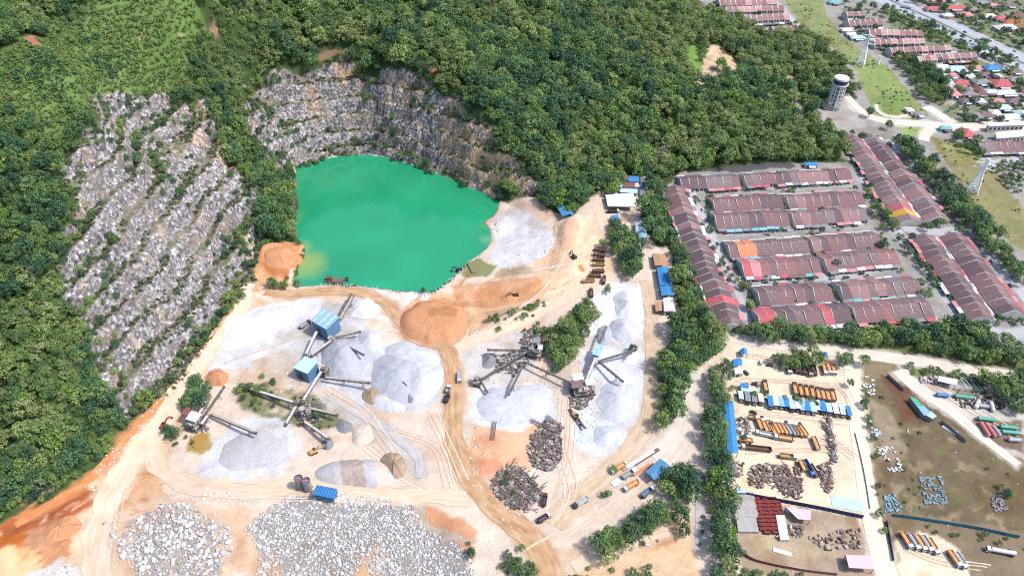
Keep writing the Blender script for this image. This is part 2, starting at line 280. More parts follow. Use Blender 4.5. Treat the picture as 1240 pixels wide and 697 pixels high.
for k in range(90):      # washed-out gullies in the orange soil
    reg_ = ((20, 95, 605, 692, -.55), (130, 200, 560, 640, .15), (20, 110, 592, 640, -.5), (480, 690, 335, 415, -.35))[k % 4]; a_, b_ = rng.uniform(reg_[0], reg_[1]), rng.uniform(reg_[2], reg_[3]); L_ = rng.uniform(5, 16); t = reg_[4] + rng.normal(0, .3)
    paint(ell(a_, b_, L_, rng.uniform(.7, 1.6), 8, t), (alb(186,110,66), alb(226,162,118), alb(240,204,166), alb(206,140,98))[int(rng.integers(0, 4))], 1, 0, .6, .7)
paint([(786,298),(810,298),(824,392),(800,394)], CREAM, 1.5); paint([(786,298),(810,298),(824,392),(800,394)], CREAM, 1.5)
STAIN = np.zeros(XX.shape)      # ochre weathering on the rock
for pl in ([(545,110),(590,150),(632,200),(640,245),(606,246),(560,225),(535,180)], [(400,68),(445,74),(450,96),(415,100)], [(470,86),(515,98),(510,118),(480,108)], ell(276,192,14,10), ell(247,142,10,8), ell(240,165,8,12), ell(95,255,10,20), ell(225,120,10,6), ell(380,130,8,14)):
    q = polyXY(pl); b = box_of(q, 14); STAIN[b] = np.maximum(STAIN[b], sstep(-6, 6, sdist(q, WX[b], WY[b])))
COL *= (1 + .12 * fbm(XX, YY, 26, 4, 81) + .17 * fbm(XX, YY, 5, 4, 82) + .10 * (rng.random(XX.shape) - .5))[..., None]
_m = (sstep(.12, .45, fbm(XX, YY, 18, 5, 83)) * (ZZ < 8) * (FOR < .4))[..., None]      # drier and wetter soil
COL = COL * (1 - _m * .22 * np.array([.6, 1.0, 1.35]))
# ------------------------------------------------------------------ materials
MATS = {}
def nmat(name):
    m = bpy.data.materials.new(name); m.use_nodes = True; nt = m.node_tree
    return m, nt, nt.nodes['Principled BSDF'], nt.nodes, nt.links
def mat(name, col, rough=.75, metal=0.0, var=.18, scale=.6, streak=None, dirt=None, bump=0.0, spec=.3):
    """plain weathered surface: base colour broken by two octaves of noise, optional dirt blotches and ribs"""
    if name in MATS: return MATS[name]
    m, nt, b, N, L = nmat(name)
    tc = N.new('ShaderNodeTexCoord'); nz = N.new('ShaderNodeTexNoise'); nz.inputs['Scale'].default_value = scale; nz.inputs['Detail'].default_value = 5
    mp = N.new('ShaderNodeMapping'); L.new(tc.outputs['Object'], mp.inputs[0]); L.new(mp.outputs[0], nz.inputs[0])
    if streak: mp.inputs['Scale'].default_value = streak
    mr = N.new('ShaderNodeMapRange'); mr.inputs[1].default_value = .25; mr.inputs[2].default_value = .75; mr.inputs[3].default_value = 1 - var; mr.inputs[4].default_value = 1 + var
    L.new(nz.outputs[0], mr.inputs[0])
    mx = N.new('ShaderNodeMix'); mx.data_type = 'RGBA'; mx.blend_type = 'MULTIPLY'; mx.inputs[0].default_value = 1
    mx.inputs[6].default_value = (*col, 1); L.new(mr.outputs[0], mx.inputs[7]); out = mx.outputs[2]
    if dirt is not None:
        n2 = N.new('ShaderNodeTexNoise'); n2.inputs['Scale'].default_value = scale * .45; n2.inputs['Detail'].default_value = 6; n2.inputs['Roughness'].default_value = .7
        L.new(mp.outputs[0], n2.inputs[0]); r2 = N.new('ShaderNodeMapRange'); r2.inputs[1].default_value = .5; r2.inputs[2].default_value = .68; r2.inputs[4].default_value = .75
        L.new(n2.outputs[0], r2.inputs[0]); m2 = N.new('ShaderNodeMix'); m2.data_type = 'RGBA'; L.new(r2.outputs[0], m2.inputs[0]); L.new(out, m2.inputs[6]); m2.inputs[7].default_value = (*dirt, 1); out = m2.outputs[2]
    L.new(out, b.inputs['Base Color']); b.inputs['Roughness'].default_value = rough; b.inputs['Metallic'].default_value = metal; b.inputs['Specular IOR Level'].default_value = spec
    if bump:
        bp = N.new('ShaderNodeBump'); bp.inputs['Strength'].default_value = bump; bp.inputs['Distance'].default_value = .3; L.new(nz.outputs[0], bp.inputs['Height']); L.new(bp.outputs[0], b.inputs['Normal'])
    MATS[name] = m; return m
def ground_material():
    m, nt, b, N, L = nmat('ground')
    def attr(n): a = N.new('ShaderNodeAttribute'); a.attribute_name = n; return a
    col, rk, vg = attr('col'), attr('rock'), attr('veg')
    geo = N.new('ShaderNodeNewGeometry')
    def noise(sc, det=5, vec=None, rough=.6):
        n = N.new('ShaderNodeTexNoise'); n.inputs['Scale'].default_value = sc; n.inputs['Detail'].default_value = det; n.inputs['Roughness'].default_value = rough
        L.new(vec or geo.outputs['Position'], n.inputs[0]); return n
    def rng_(src, a, b_, c, d):
        r = N.new('ShaderNodeMapRange'); r.inputs[1].default_value = a; r.inputs[2].default_value = b_; r.inputs[3].default_value = c; r.inputs[4].default_value = d; L.new(src, r.inputs[0]); return r.outputs[0]
    def mix(f, a, c, mode='MIX'):
        x = N.new('ShaderNodeMix'); x.data_type = 'RGBA'; x.blend_type = mode
        for s, i in ((f, 0), (a, 6), (c, 7)):
            if hasattr(s, 'links'): L.new(s, x.inputs[i])
            elif i == 0: x.inputs[0].default_value = s
            else: x.inputs[i].default_value = (*s, 1)
        return x.outputs[2]
    def mul(a, c):
        x = N.new('ShaderNodeMath'); x.operation = 'MULTIPLY'
        for s, i in ((a, 0), (c, 1)):
            if hasattr(s, 'links'): L.new(s, x.inputs[i])
            else: x.inputs[i].default_value = s
        return x.outputs[0]
    # soil, sand, gravel
    s1 = rng_(noise(1.1, 8, None, .8).outputs[0], .33, .67, .74, 1.2); s2 = rng_(noise(.07, 4).outputs[0], .3, .7, .9, 1.08)
    soil = mix(1.0, mix(1.0, col.outputs['Color'], s1, 'MULTIPLY'), s2, 'MULTIPLY')
    g = rng_(noise(.35, 7, None, .75).outputs[0], .47, .58, 0, 1)
    soil = mix(mul(g, vg.outputs['Fac']), soil, mix(rng_(noise(.25, 3).outputs[0], .35, .65, 0, 1), (.045, .085, .022), (.10, .15, .04)))
    # rock: vertical streaks, blocks, rusty and mossy patches
    mp = N.new('ShaderNodeMapping'); mp.inputs['Scale'].default_value = (1, 1, .8); L.new(geo.outputs['Position'], mp.inputs[0])
    rp = N.new('ShaderNodeValToRGB'); L.new(noise(.5, 8, mp.outputs[0], .78).outputs[0], rp.inputs[0])
    e = rp.color_ramp.elements; e[0].position = .34; e[0].color = (.045, .042, .044, 1); e[1].position = .70; e[1].color = (.56, .54, .545, 1)
    x = e.new(.46); x.color = (.12, .11, .115, 1); x = e.new(.57); x.color = (.27, .255, .258, 1)
    vo = N.new('ShaderNodeTexVoronoi'); vo.inputs['Scale'].default_value = .5; L.new(mp.outputs[0], vo.inputs['Vector'])
    rock = mix(.8, rp.outputs[0], mix(1.0, rp.outputs[0], rng_(vo.outputs['Color'], .1, .9, .3, 1.75), 'MULTIPLY'))
    rock = mix(rng_(noise(.09, 6, None, .7).outputs[0], .50, .62, 0, .75), rock, (.13, .105, .085))
    rock = mix(rng_(noise(.05, 4).outputs[0], .58, .68, 0, .4), rock, (.28, .18, .12)); rock = mix(rng_(noise(.035, 4, None, .7).outputs[0], .60, .68, 0, .7), rock, (.40, .30, .20))
    rock = mix(mul(attr('stain').outputs['Fac'], rng_(noise(.11, 5).outputs[0], .36, .56, .15, .95)), rock, mix(1.0, mix(.35, rock, (.40, .36, .30)), (1.35, 1.02, .70), 'MULTIPLY'))
    sep = N.new('ShaderNodeSeparateXYZ'); L.new(geo.outputs['Normal'], sep.inputs[0])
    fl = rng_(sep.outputs[2], .72, .88, 0, 1); ln = rng_(noise(.12, 5).outputs[0], .32, .5, 0, .92)
    rock = mix(mul(fl, ln), rock, mix(rng_(noise(.3, 5).outputs[0], .4, .6, 0, 1), (.17, .135, .10), (.06, .075, .03)))
    rk2 = rng_(rk.outputs['Fac'], .25, .55, 0, 1)
    L.new(mix(rk2, soil, rock), b.inputs['Base Color']); b.inputs['Roughness'].default_value = .92; b.inputs['Specular IOR Level'].default_value = .15
    h = N.new('ShaderNodeMath'); h.operation = 'MULTIPLY_ADD'; L.new(rng_(vo.outputs['Distance'], 0, 1.2, 0, 1), h.inputs[0]); L.new(rk2, h.inputs[1]); L.new(noise(.8, 8, None, .7).outputs[0], h.inputs[2])
    bp = N.new('ShaderNodeBump'); bp.inputs['Distance'].default_value = 1.0; L.new(rng_(rk2, 0, 1, .35, 1.0), bp.inputs['Strength']); L.new(h.outputs[0], bp.inputs['Height']); L.new(bp.outputs[0], b.inputs['Normal'])
    return m
def grid_mesh(name, V, F4, mats=(), smooth=False):
    me = bpy.data.meshes.new(name); V = np.asarray(V, np.float32); F4 = np.asarray(F4, np.int32)
    me.vertices.add(len(V)); me.vertices.foreach_set('co', V.ravel())
    k = F4.shape[1]; me.loops.add(F4.size); me.loops.foreach_set('vertex_index', F4.ravel()); me.polygons.add(len(F4))
    me.polygons.foreach_set('loop_start', np.arange(0, F4.size, k, dtype=np.int32)); me.polygons.foreach_set('loop_total', np.full(len(F4), k, np.int32))
    if smooth: me.polygons.foreach_set('use_smooth', np.ones(len(F4), bool))
    me.update(calc_edges=True)
    for m in mats: me.materials.append(m)
    return me
def link(name, me, parent=None, loc=None, rot=None):
    o = bpy.data.objects.new(name, me); C.objects.link(o)
    if parent is not None: o.parent = parent
    if loc is not None: o.location = loc
    if rot is not None: o.rotation_euler = rot
    return o
def tag(o, label=None, cat=None, group=None, kind=None):
    for k, v in (('label', label), ('category', cat), ('group', group), ('kind', kind)):
        if v: o[k] = v
    return o
# the ground: one sheet to the horizon
idx = np.arange(NX * NY).reshape(NY, NX)
F4 = np.stack([idx[:-1, :-1], idx[:-1, 1:], idx[1:, 1:], idx[1:, :-1]], -1).reshape(-1, 4)
gm = grid_mesh('ground', np.stack([XX, YY, ZZ], -1).reshape(-1, 3), F4, [ground_material()])
GM_ = gm
def finish_ground():
  a = gm.attributes.new('col', 'FLOAT_COLOR', 'POINT'); a.data.foreach_set('color', np.concatenate([np.clip(COL, .01, .8).reshape(-1, 3), np.ones((NX * NY, 1))], 1).astype(np.float32).ravel())
  for nm, G in (('rock', RK), ('veg', VEG), ('stain', STAIN)):
    a = gm.attributes.new(nm, 'FLOAT', 'POINT'); a.data.foreach_set('value', G.astype(np.float32).ravel())
tag(link('ground', gm), kind='structure')
# ------------------------------------------------------------------ water
def water(name, pts, z, col, rough, shoal=None, label=None):
    q = np.array([plane(a, b, z)[:2] for a, b in pts]); cx, cy = q.mean(0)
    V = []; n = 0; rings = np.linspace(0, 1, 9)[1:]; dense = []
    for (x0, y0), (x1, y1) in zip(q, np.roll(q, -1, 0)):
        k = max(2, int(math.hypot(x1 - x0, y1 - y0) / 6))
        dense += [(x0 + (x1 - x0) * i / k, y0 + (y1 - y0) * i / k) for i in range(k)]
    m = len(dense); V = [(cx, cy, z)]
    for r in rings: V += [(cx + (x - cx) * r * 1.03, cy + (y - cy) * r * 1.03, z) for x, y in dense]
    me = bpy.data.meshes.new(name)
    fs = [(0, 1 + i, 1 + (i + 1) % m) for i in range(m)]
    for k in range(7): fs += [(1 + k * m + i, 1 + (k + 1) * m + i, 1 + (k + 1) * m + (i + 1) % m, 1 + k * m + (i + 1) % m) for i in range(m)]
    me.from_pydata(V, [], fs); me.update()
    mm, nt, b, N, L = nmat(name); geo = N.new('ShaderNodeNewGeometry')
    nz = N.new('ShaderNodeTexNoise'); nz.inputs['Scale'].default_value = .02; nz.inputs['Detail'].default_value = 7; L.new(geo.outputs[0], nz.inputs[0])
    mx = N.new('ShaderNodeMix'); mx.data_type = 'RGBA'; mr = N.new('ShaderNodeMapRange'); mr.inputs[1].default_value = .35; mr.inputs[2].default_value = .65; L.new(nz.outputs[0], mr.inputs[0]); L.new(mr.outputs[0], mx.inputs[0])
    mx.inputs[6].default_value = (*(np.array(col) * .88), 1); mx.inputs[7].default_value = (*(np.array(col) * 1.06), 1); out = mx.outputs[2]
    for (px, py, rad, c2) in shoal or ():       # suspended silt near the banks
        c = plane(px, py, z); vm = N.new('ShaderNodeVectorMath'); vm.operation = 'DISTANCE'; L.new(geo.outputs[0], vm.inputs[0]); vm.inputs[1].default_value = c
        n2 = N.new('ShaderNodeTexNoise'); n2.inputs['Scale'].default_value = .09; n2.inputs['Detail'].default_value = 4; L.new(geo.outputs[0], n2.inputs[0])
        ad = N.new('ShaderNodeMath'); ad.operation = 'MULTIPLY_ADD'; L.new(n2.outputs[0], ad.inputs[0]); ad.inputs[1].default_value = rad * .7; L.new(vm.outputs['Value'], ad.inputs[2])
        r2 = N.new('ShaderNodeMapRange'); r2.interpolation_type = 'SMOOTHSTEP'; r2.inputs[1].default_value = rad * .45; r2.inputs[2].default_value = rad * 1.35; r2.inputs[3].default_value = .62; r2.inputs[4].default_value = 0; L.new(ad.outputs[0], r2.inputs[0])
        m2 = N.new('ShaderNodeMix'); m2.data_type = 'RGBA'; L.new(r2.outputs[0], m2.inputs[0]); L.new(out, m2.inputs[6]); m2.inputs[7].default_value = (*c2, 1); out = m2.outputs[2]
    L.new(out, b.inputs['Base Color']); b.inputs['Roughness'].default_value = rough; b.inputs['Specular IOR Level'].default_value = .5
    wv = N.new('ShaderNodeTexNoise'); wv.inputs['Scale'].default_value = .5; wv.inputs['Detail'].default_value = 4; L.new(geo.outputs[0], wv.inputs[0]); bp = N.new('ShaderNodeBump'); bp.inputs['Strength'].default_value = .08; L.new(wv.outputs[0], bp.inputs['Height']); L.new(bp.outputs[0], b.inputs['Normal'])
    me.materials.append(mm); o = link(name, me); tag(o, label, None, None, 'structure'); return o
water('lake_water', LAKE, WZ, alb(10,166,118), .10, [(368,318,24,alb(176,190,90)),(362,300,14,alb(150,190,110)),(590,272,10,alb(110,180,120)),(356,262,12,alb(90,170,110)),(590,290,9,alb(120,180,130)),(455,352,16,alb(40,184,140))])
zp = float(ground(*P(580, 325)[:2])) + .25
water('pond_water', [(566,318),(580,313),(598,319),(592,328),(572,330)], zp, alb(150,146,92), .3)
zp = float(ground(*P(246, 532)[:2])) + .2
water('pond_water', [(232,530),(244,524),(258,530),(258,541),(244,546),(233,540)], zp, alb(186,146,72), .3)
# ------------------------------------------------------------------ roads as draped sheets
def smooth_line(p, step):
    p = np.asarray(p, float); d = np.r_[0, np.cumsum(np.hypot(*np.diff(p, axis=0).T))]; s = np.arange(0, d[-1], step)
    q = np.stack([np.interp(s, d, p[:, 0]), np.interp(s, d, p[:, 1])], 1)
    k = max(1, int(9 / step)); ker = np.ones(2 * k + 1) / (2 * k + 1)
    pad = np.r_[np.repeat(q[:1], k, 0), q, np.repeat(q[-1:], k, 0)]
    return np.stack([np.convolve(pad[:, i], ker, 'valid') for i in (0, 1)], 1), s
BAND = {}
def road_mat(name, c0, c1, rut, edge=.0):
    BAND[name] = (np.array(c0) + np.array(c1)) / 2
    m, nt, b, N, L = nmat(name); uv = N.new('ShaderNodeUVMap'); mp = N.new('ShaderNodeMapping'); mp.inputs['Scale'].default_value = (2.2, .03, 1); L.new(uv.outputs[0], mp.inputs[0])
    n1 = N.new('ShaderNodeTexNoise'); n1.inputs['Scale'].default_value = 2.4; n1.inputs['Detail'].default_value = 6; n1.inputs['Roughness'].default_value = .65; L.new(mp.outputs[0], n1.inputs[0])
    geo = N.new('ShaderNodeNewGeometry'); n2 = N.new('ShaderNodeTexNoise'); n2.inputs['Scale'].default_value = .12; n2.inputs['Detail'].default_value = 5; L.new(geo.outputs[0], n2.inputs[0])
    ad = N.new('ShaderNodeMath'); ad.operation = 'MULTIPLY_ADD'; L.new(n2.outputs[0], ad.inputs[0]); ad.inputs[1].default_value = .6; L.new(n1.outputs[0], ad.inputs[2])
    r = N.new('ShaderNodeValToRGB'); e = r.color_ramp.elements; e[0].position = .58; e[0].color = (*c0, 1); e[1].position = 1.0; e[1].color = (*c1, 1); x = e.new(.76); x.color = (*rut, 1)
    L.new(ad.outputs[0], r.inputs[0]); L.new(r.outputs[0], b.inputs['Base Color']); b.inputs['Roughness'].default_value = .9; b.inputs['Specular IOR Level'].default_value = .2
    return m
def road(name, pts, width, m, lift=.16, wob=.0, across=4, world=False, step=2.0):
    band = BAND.get(m.name)
    xy = np.array(pts, float) if world else polyXY(pts); q, s = smooth_line(xy, step); t = np.gradient(q, axis=0); t /= np.hypot(t[:, 0], t[:, 1])[:, None] + 1e-9; nrm = np.stack([-t[:, 1], t[:, 0]], 1)
    wd = np.interp(s, np.linspace(0, s[-1], len(width)), width) if hasattr(width, '__len__') else np.full(len(s), width)
    V = []; U = []
    for k in range(across + 1):
        f = (k / across - .5); o = f * wd + (wob * fbm(s, s * 0 + 9 * (k > across / 2), 9, 3, k) * (abs(f) > .4))
        x = q[:, 0] + nrm[:, 0] * o; y = q[:, 1] + nrm[:, 1] * o; V.append(np.stack([x, y, ground(x, y) + lift], 1)); U.append(np.stack([np.full(len(s), k / across), s], 1))
    if band is not None and wd.max() > 1.6:      # worn shoulder of the track in the ground itself
        e0, e1 = q + nrm * (wd[:, None] * .5 + 1.4), q - nrm * (wd[:, None] * .5 + 1.4); paint(np.r_[e0[::3], e1[::-3]], band, 2.4, 0, 1.0, .7, world=True)
    V = np.stack(V, 1); U = np.stack(U, 1); n = len(s); I = np.arange(n * (across + 1)).reshape(n, across + 1)
    F4 = np.stack([I[:-1, :-1], I[1:, :-1], I[1:, 1:], I[:-1, 1:]], -1).reshape(-1, 4)
    # faces must look up
    a_, b_, c_ = V.reshape(-1, 3)[F4[0][0]], V.reshape(-1, 3)[F4[0][1]], V.reshape(-1, 3)[F4[0][2]]
    if np.cross(b_ - a_, c_ - a_)[2] < 0: F4 = F4[:, ::-1]
    me = grid_mesh(name, V.reshape(-1, 3), F4, [m]); uvl = me.uv_layers.new(name='UVMap'); uvl.data.foreach_set('uv', U.reshape(-1, 2)[F4.ravel()].astype(np.float32).ravel())
    return tag(link(name, me), kind='structure')
HAUL = road_mat('haul_road', alb(178,136,98), alb(226,190,154), alb(202,160,120)); PALE = road_mat('pale_track', alb(226,196,164), alb(242,222,200), alb(234,208,180))
TAR = road_mat('tarmac', alb(178,176,180), alb(206,204,206), alb(192,190,194)); DUSTY = road_mat('dusty_road', alb(222,206,190), alb(240,228,214), alb(230,218,204)); HWY = road_mat('highway', alb(168,172,182), alb(196,198,206), alb(182,186,194))
GREYT = road_mat('grey_track', alb(176,172,172), alb(214,208,204), alb(196,190,188)); OCH = road_mat('orange_track', alb(196,120,72), alb(230,166,116), alb(212,138,86))
road('haul_road', [(318,352),(345,356),(400,352),(440,353),(470,368),(484,390),(510,405),(540,419),(549,440),(549,480),(548,515),(556,555),(575,590),(610,625),(640,645),(658,668),(668,697),(672,730)], [7,8,8,8,9,9,10,10,11,12,12,12], HAUL, .2, 1.5)
road('haul_road', [(668,640),(682,618),(715,592),(750,560),(776,530),(788,500),(790,450),(788,400),(786,365),(778,335)], [11,10,10,9,8,7,6], road_mat('dusty_haul_road', alb(196,168,140), alb(232,208,182), alb(214,188,158)), .2, 1.5)
road('dirt_track', [(549,424),(575,412),(610,398),(650,378),(690,358),(712,340),(728,310),(735,290)], [8,9,9,9,8], PALE, .16, 2)
road('dirt_track', [(300,340),(296,372),(262,412),(222,468),(190,520),(150,570),(128,610),(112,650),(120,697),(130,730)], [7,9,10,11,12,12,14], PALE, .18, 2)
road('dirt_track', [(170,520),(190,565),(235,590),(300,597),(360,588),(420,598),(480,602),(530,600),(575,605)], [10,10,9,9,10], PALE, .2, 2)
road('drainage_channel', [(290,365),(255,409),(213,466),(150,533),(112,582),(60,612),(10,640)], [1.5,1.8,2.4,2.6,3,3.5,4], OCH, .1, 1.2)
road('dirt_track', [(735,290),(728,270),(722,255),(724,240),(735,228)], 5, PALE, .16, 1)
road('grey_track', [(392,478),(430,498),(470,520),(500,545),(512,562),(505,585)], [3,4,5,5,4], GREYT, .18, 1)
road('haul_road', [(486,390),(490,410),(520,420),(545,420),(562,405),(570,380)], 3, HAUL, .2, .8)
road('lane', [(845,440),(838,475),(832,505),(824,525),(810,545),(790,560)], [7,9,11,13,14], DUSTY, .15, 1)
road('lane', [(846,565),(848,600),(846,640),(848,668)], 4, GREYT, .15, .6)
road('lane', [(870,405),(940,418),(1000,424),(1040,428),(1100,436),(1160,446),(1250,458)], 9, DUSTY, .14, .5)
road('lane', [(1030,430),(1034,480),(1042,540),(1050,600),(1060,650),(1076,700),(1085,740)], [9,9,9,10,11], road_mat('sand_lane', alb(240,220,192), alb(250,236,216), alb(246,228,204)), .14, .6)
road('lane', [(1085,445),(1110,470),(1150,495),(1190,530),(1240,568)], [10,9,6,5], DUSTY, .16, .6)
road('dirt_track', [(690,690),(720,672),(760,660),(800,642),(822,640)], 6, PALE, .16, 1)
# streets of the housing estate
for pts, wd in (([(833,225),(845,255),(862,290),(880,330),(895,365),(905,400)],8), ([(826,230),(900,228),(1000,223),(1035,220)],6.5), ([(868,281),(960,276),(1050,270)],7), ([(893,340),(1000,336),(1090,320)],7), ([(916,404),(1010,398),(1140,387),(1180,395)],6.5),
                ([(1030,172),(1045,215),(1070,250),(1090,285),(1115,318),(1150,365),(1172,397)],8), ([(1072,168),(1100,190),(1135,225),(1165,262),(1200,310),(1250,370)],8), ([(1090,276),(1130,282),(1168,278)],8),
                ([(1180,395),(1215,405),(1260,400)],9), ([(860,10),(880,22),(905,42),(920,48)],7), ([(936,0),(960,26),(980,45)],7), ([(1042,27),(1075,40),(1120,62)],5), ([(1150,62),(1190,72),(1215,82)],6), ([(1150,126),(1200,124),(1250,126)],6),
                ([(872,16),(900,20),(940,16)],5), ([(1030,37),(1060,48),(1100,62)],5), ([(1185,200),(1215,196),(1250,190)],8)):
    road('street', pts, wd, TAR, .12)
road('street', [(1022,112),(1035,128),(1052,142),(1075,148),(1115,150),(1160,155),(1200,152),(1260,150)], [7,9,11,12,14,18,18], DUSTY, .16)
road('street', [(1118,172),(1120,162),(1130,154),(1150,151)], 9, DUSTY, .2); road('street', [(1118,128),(1140,140),(1155,152)], 10, DUSTY, .19)
road('footpath', ell(1083, 130, 23, 13, 20, .05)[:12], 3, DUSTY, .2)
road('dirt_track', [(955,95),(958,115),(966,135),(970,150)], 3, GREYT, .2)
hw = polyXY([(1030,-25),(1070,-3),(1130,24),(1200,58),(1270,92)]); dirh = hw[-1] - hw[0]; nh = np.array([-dirh[1], dirh[0]]) / np.hypot(*dirh)
road('highway', hw + nh * 10.5, 17, HWY, .2, world=True); road('highway', hw - nh * 10.5, 17, HWY, .2, world=True)
LINE = mat('line_paint', (.7, .7, .68), .7)
road('median_strip', hw, 3.4, road_mat('median', alb(110,112,104), alb(140,140,130), alb(120,122,112)), .22, world=True)
for k in (-18.4, -10.5, 10.5, 18.4): road('lane_line', hw + nh * k, .22, LINE, .24, across=1, world=True, step=6)

# wheel tracks worn across the yards
TRK = [road_mat('wheel_track', alb(220,190,160), alb(236,212,188), alb(228,200,172)), road_mat('wheel_track_pale', alb(226,204,182), alb(238,220,202), alb(232,212,192))]
tg = np.random.default_rng(12); BAND['wheel_track'] = BAND['wheel_track_pale'] = None
for k, pts in enumerate(([(160,560),(125,620),(110,697)], [(175,545),(140,600),(125,697)], [(230,588),(300,590),(400,592),(500,592)], [(200,575),(240,596),(320,604),(420,604)], [(520,500),(538,540),(560,590)], [(440,540),(500,590),(560,600)], [(470,520),(530,540),(545,600)], [(690,300),(660,350),(600,390),(560,412)], [(735,300),(715,350),(680,400),(668,440)], [(680,480),(672,540),(690,600),(668,640)], [(690,500),(684,560),(670,610)],
    [(700,640),(750,600),(800,570),(830,530)], [(690,650),(760,610),(815,560)], [(715,600),(760,560),(790,520)], [(890,460),(950,462),(1020,468),(1034,500)], [(900,500),(960,505),(1030,515)], [(900,548),(960,545),(1030,545)], [(920,540),(1000,530),(1040,560)], [(1090,660),(1130,680),(1200,690)], [(270,440),(330,420),(380,400)], [(390,470),(440,500),(480,560)], [(258,430),(236,450),(190,530)], [(600,697),(640,660),(700,640)], [(640,330),(690,320),(720,300)], [(1120,462),(1180,500),(1240,535)], [(900,430),(960,445),(1030,452)])):
    base = polyXY(pts)
    for o_ in (-1.1, 1.1, tg.uniform(3, 5)): road('wheel_track', base + tg.normal(0, .4, base.shape) + np.array([o_, o_ * .6]), .75, TRK[(k + (o_ > 2)) % 2], .21, .3, across=1, world=True)
finish_ground()
# ------------------------------------------------------------------ trees
def leaf_mat(name, ramp, var=.35, sc=.35):
    m, nt, b, N, L = nmat(name); oi = N.new('ShaderNodeObjectInfo'); r = N.new('ShaderNodeValToRGB'); L.new(oi.outputs['Random'], r.inputs[0])
    e = r.color_ramp.elements; e[0].color = (*ramp[0], 1); e[1].color = (*ramp[-1], 1)
    for i, c in enumerate(ramp[1:-1]): x = e.new((i + 1) / (len(ramp) - 1)); x.color = (*c, 1)
    tc = N.new('ShaderNodeTexCoord'); n = N.new('ShaderNodeTexNoise'); n.inputs['Scale'].default_value = sc; n.inputs['Detail'].default_value = 5; n.inputs['Roughness'].default_value = .7; L.new(tc.outputs['Object'], n.inputs[0])
    mr = N.new('ShaderNodeMapRange'); mr.inputs[1].default_value = .3; mr.inputs[2].default_value = .7; mr.inputs[3].default_value = 1 - var; mr.inputs[4].default_value = 1 + var; L.new(n.outputs[0], mr.inputs[0])
    mx = N.new('ShaderNodeMix'); mx.data_type = 'RGBA'; mx.blend_type = 'MULTIPLY'; mx.inputs[0].default_value = 1; L.new(r.outputs[0], mx.inputs[6]); L.new(mr.outputs[0], mx.inputs[7])
    L.new(mx.outputs[2], b.inputs['Base Color']); b.inputs['Roughness'].default_value = .6; b.inputs['Specular IOR Level'].default_value = .25
    tr = N.new('ShaderNodeBsdfTranslucent'); ms = N.new('ShaderNodeMixShader'); ms.inputs[0].default_value = .28; L.new(mx.outputs[2], tr.inputs[0]); L.new(b.outputs[0], ms.inputs[1]); L.new(tr.outputs[0], ms.inputs[2]); L.new(ms.outputs[0], N['Material Output'].inputs[0])   # leaves let light through
    return m
LF_DARK = leaf_mat('leaf_dark', [(.032,.078,.046),(.055,.115,.055),(.075,.145,.058),(.12,.20,.068)])
LF_MID = leaf_mat('leaf_mid', [(.055,.105,.042),(.090,.150,.050),(.14,.205,.060),(.21,.27,.09)])
LF_OLIVE = leaf_mat('leaf_olive', [(.10,.145,.055),(.15,.20,.070),(.21,.25,.10),(.12,.17,.06)])
LF_SCRUB = leaf_mat('leaf_scrub', [(.060,.070,.042),(.085,.090,.055),(.065,.085,.042),(.12,.11,.075)])
LF_FERN = leaf_mat('leaf_fern', [(.095,.155,.042),(.15,.23,.060),(.11,.145,.050),(.18,.23,.080)])
BARK = mat('bark', (.12,.095,.07), .9, var=.3, scale=2)
def crown_mesh(name, seed, rx, rz, zc, lumps, per, q, m, flat=.25, lr=(.24,.42)):
    g = np.random.default_rng(seed); V = []
    for k in range(lumps):
        z = g.uniform(-.55, 1); th = g.uniform(0, 2 * math.pi) ; rr = math.sqrt(max(0, 1 - z * z)) * g.uniform(.55, 1.02)
        sq = 1 + .22 * math.sin(2 * th + seed) + .15 * math.sin(3 * th + 2 * seed)
        c = np.array([rr * math.cos(th) * rx * sq, rr * math.sin(th) * rx * sq, zc + z * rz * g.uniform(.75, 1.05)]); r = rx * g.uniform(*lr)
        n = int(per * (.7 + .6 * g.random())); d = g.normal(size=(n, 3)); d[:, 2] = d[:, 2] * .8 + .35; d /= np.linalg.norm(d, axis=1)[:, None]
        p = c + d * r * g.uniform(.75, 1.1, (n, 1)) * np.array([1, 1, .8]); nn = d + g.normal(size=(n, 3)) * .55; nn[:, 2] += flat; nn /= np.linalg.norm(nn, axis=1)[:, None]
        a = np.cross(nn, g.normal(size=(n, 3))); a /= np.linalg.norm(a, axis=1)[:, None]; b = np.cross(nn, a); s = q * g.uniform(.6, 1.2, (n, 1))
        V.append(np.stack([p + a * s, p + b * s * .75, p - a * s, p - b * s * .75], 1))
    V = np.concatenate(V).reshape(-1, 3); F4 = np.arange(len(V)).reshape(-1, 4)
    return grid_mesh(name, V, F4, [m])
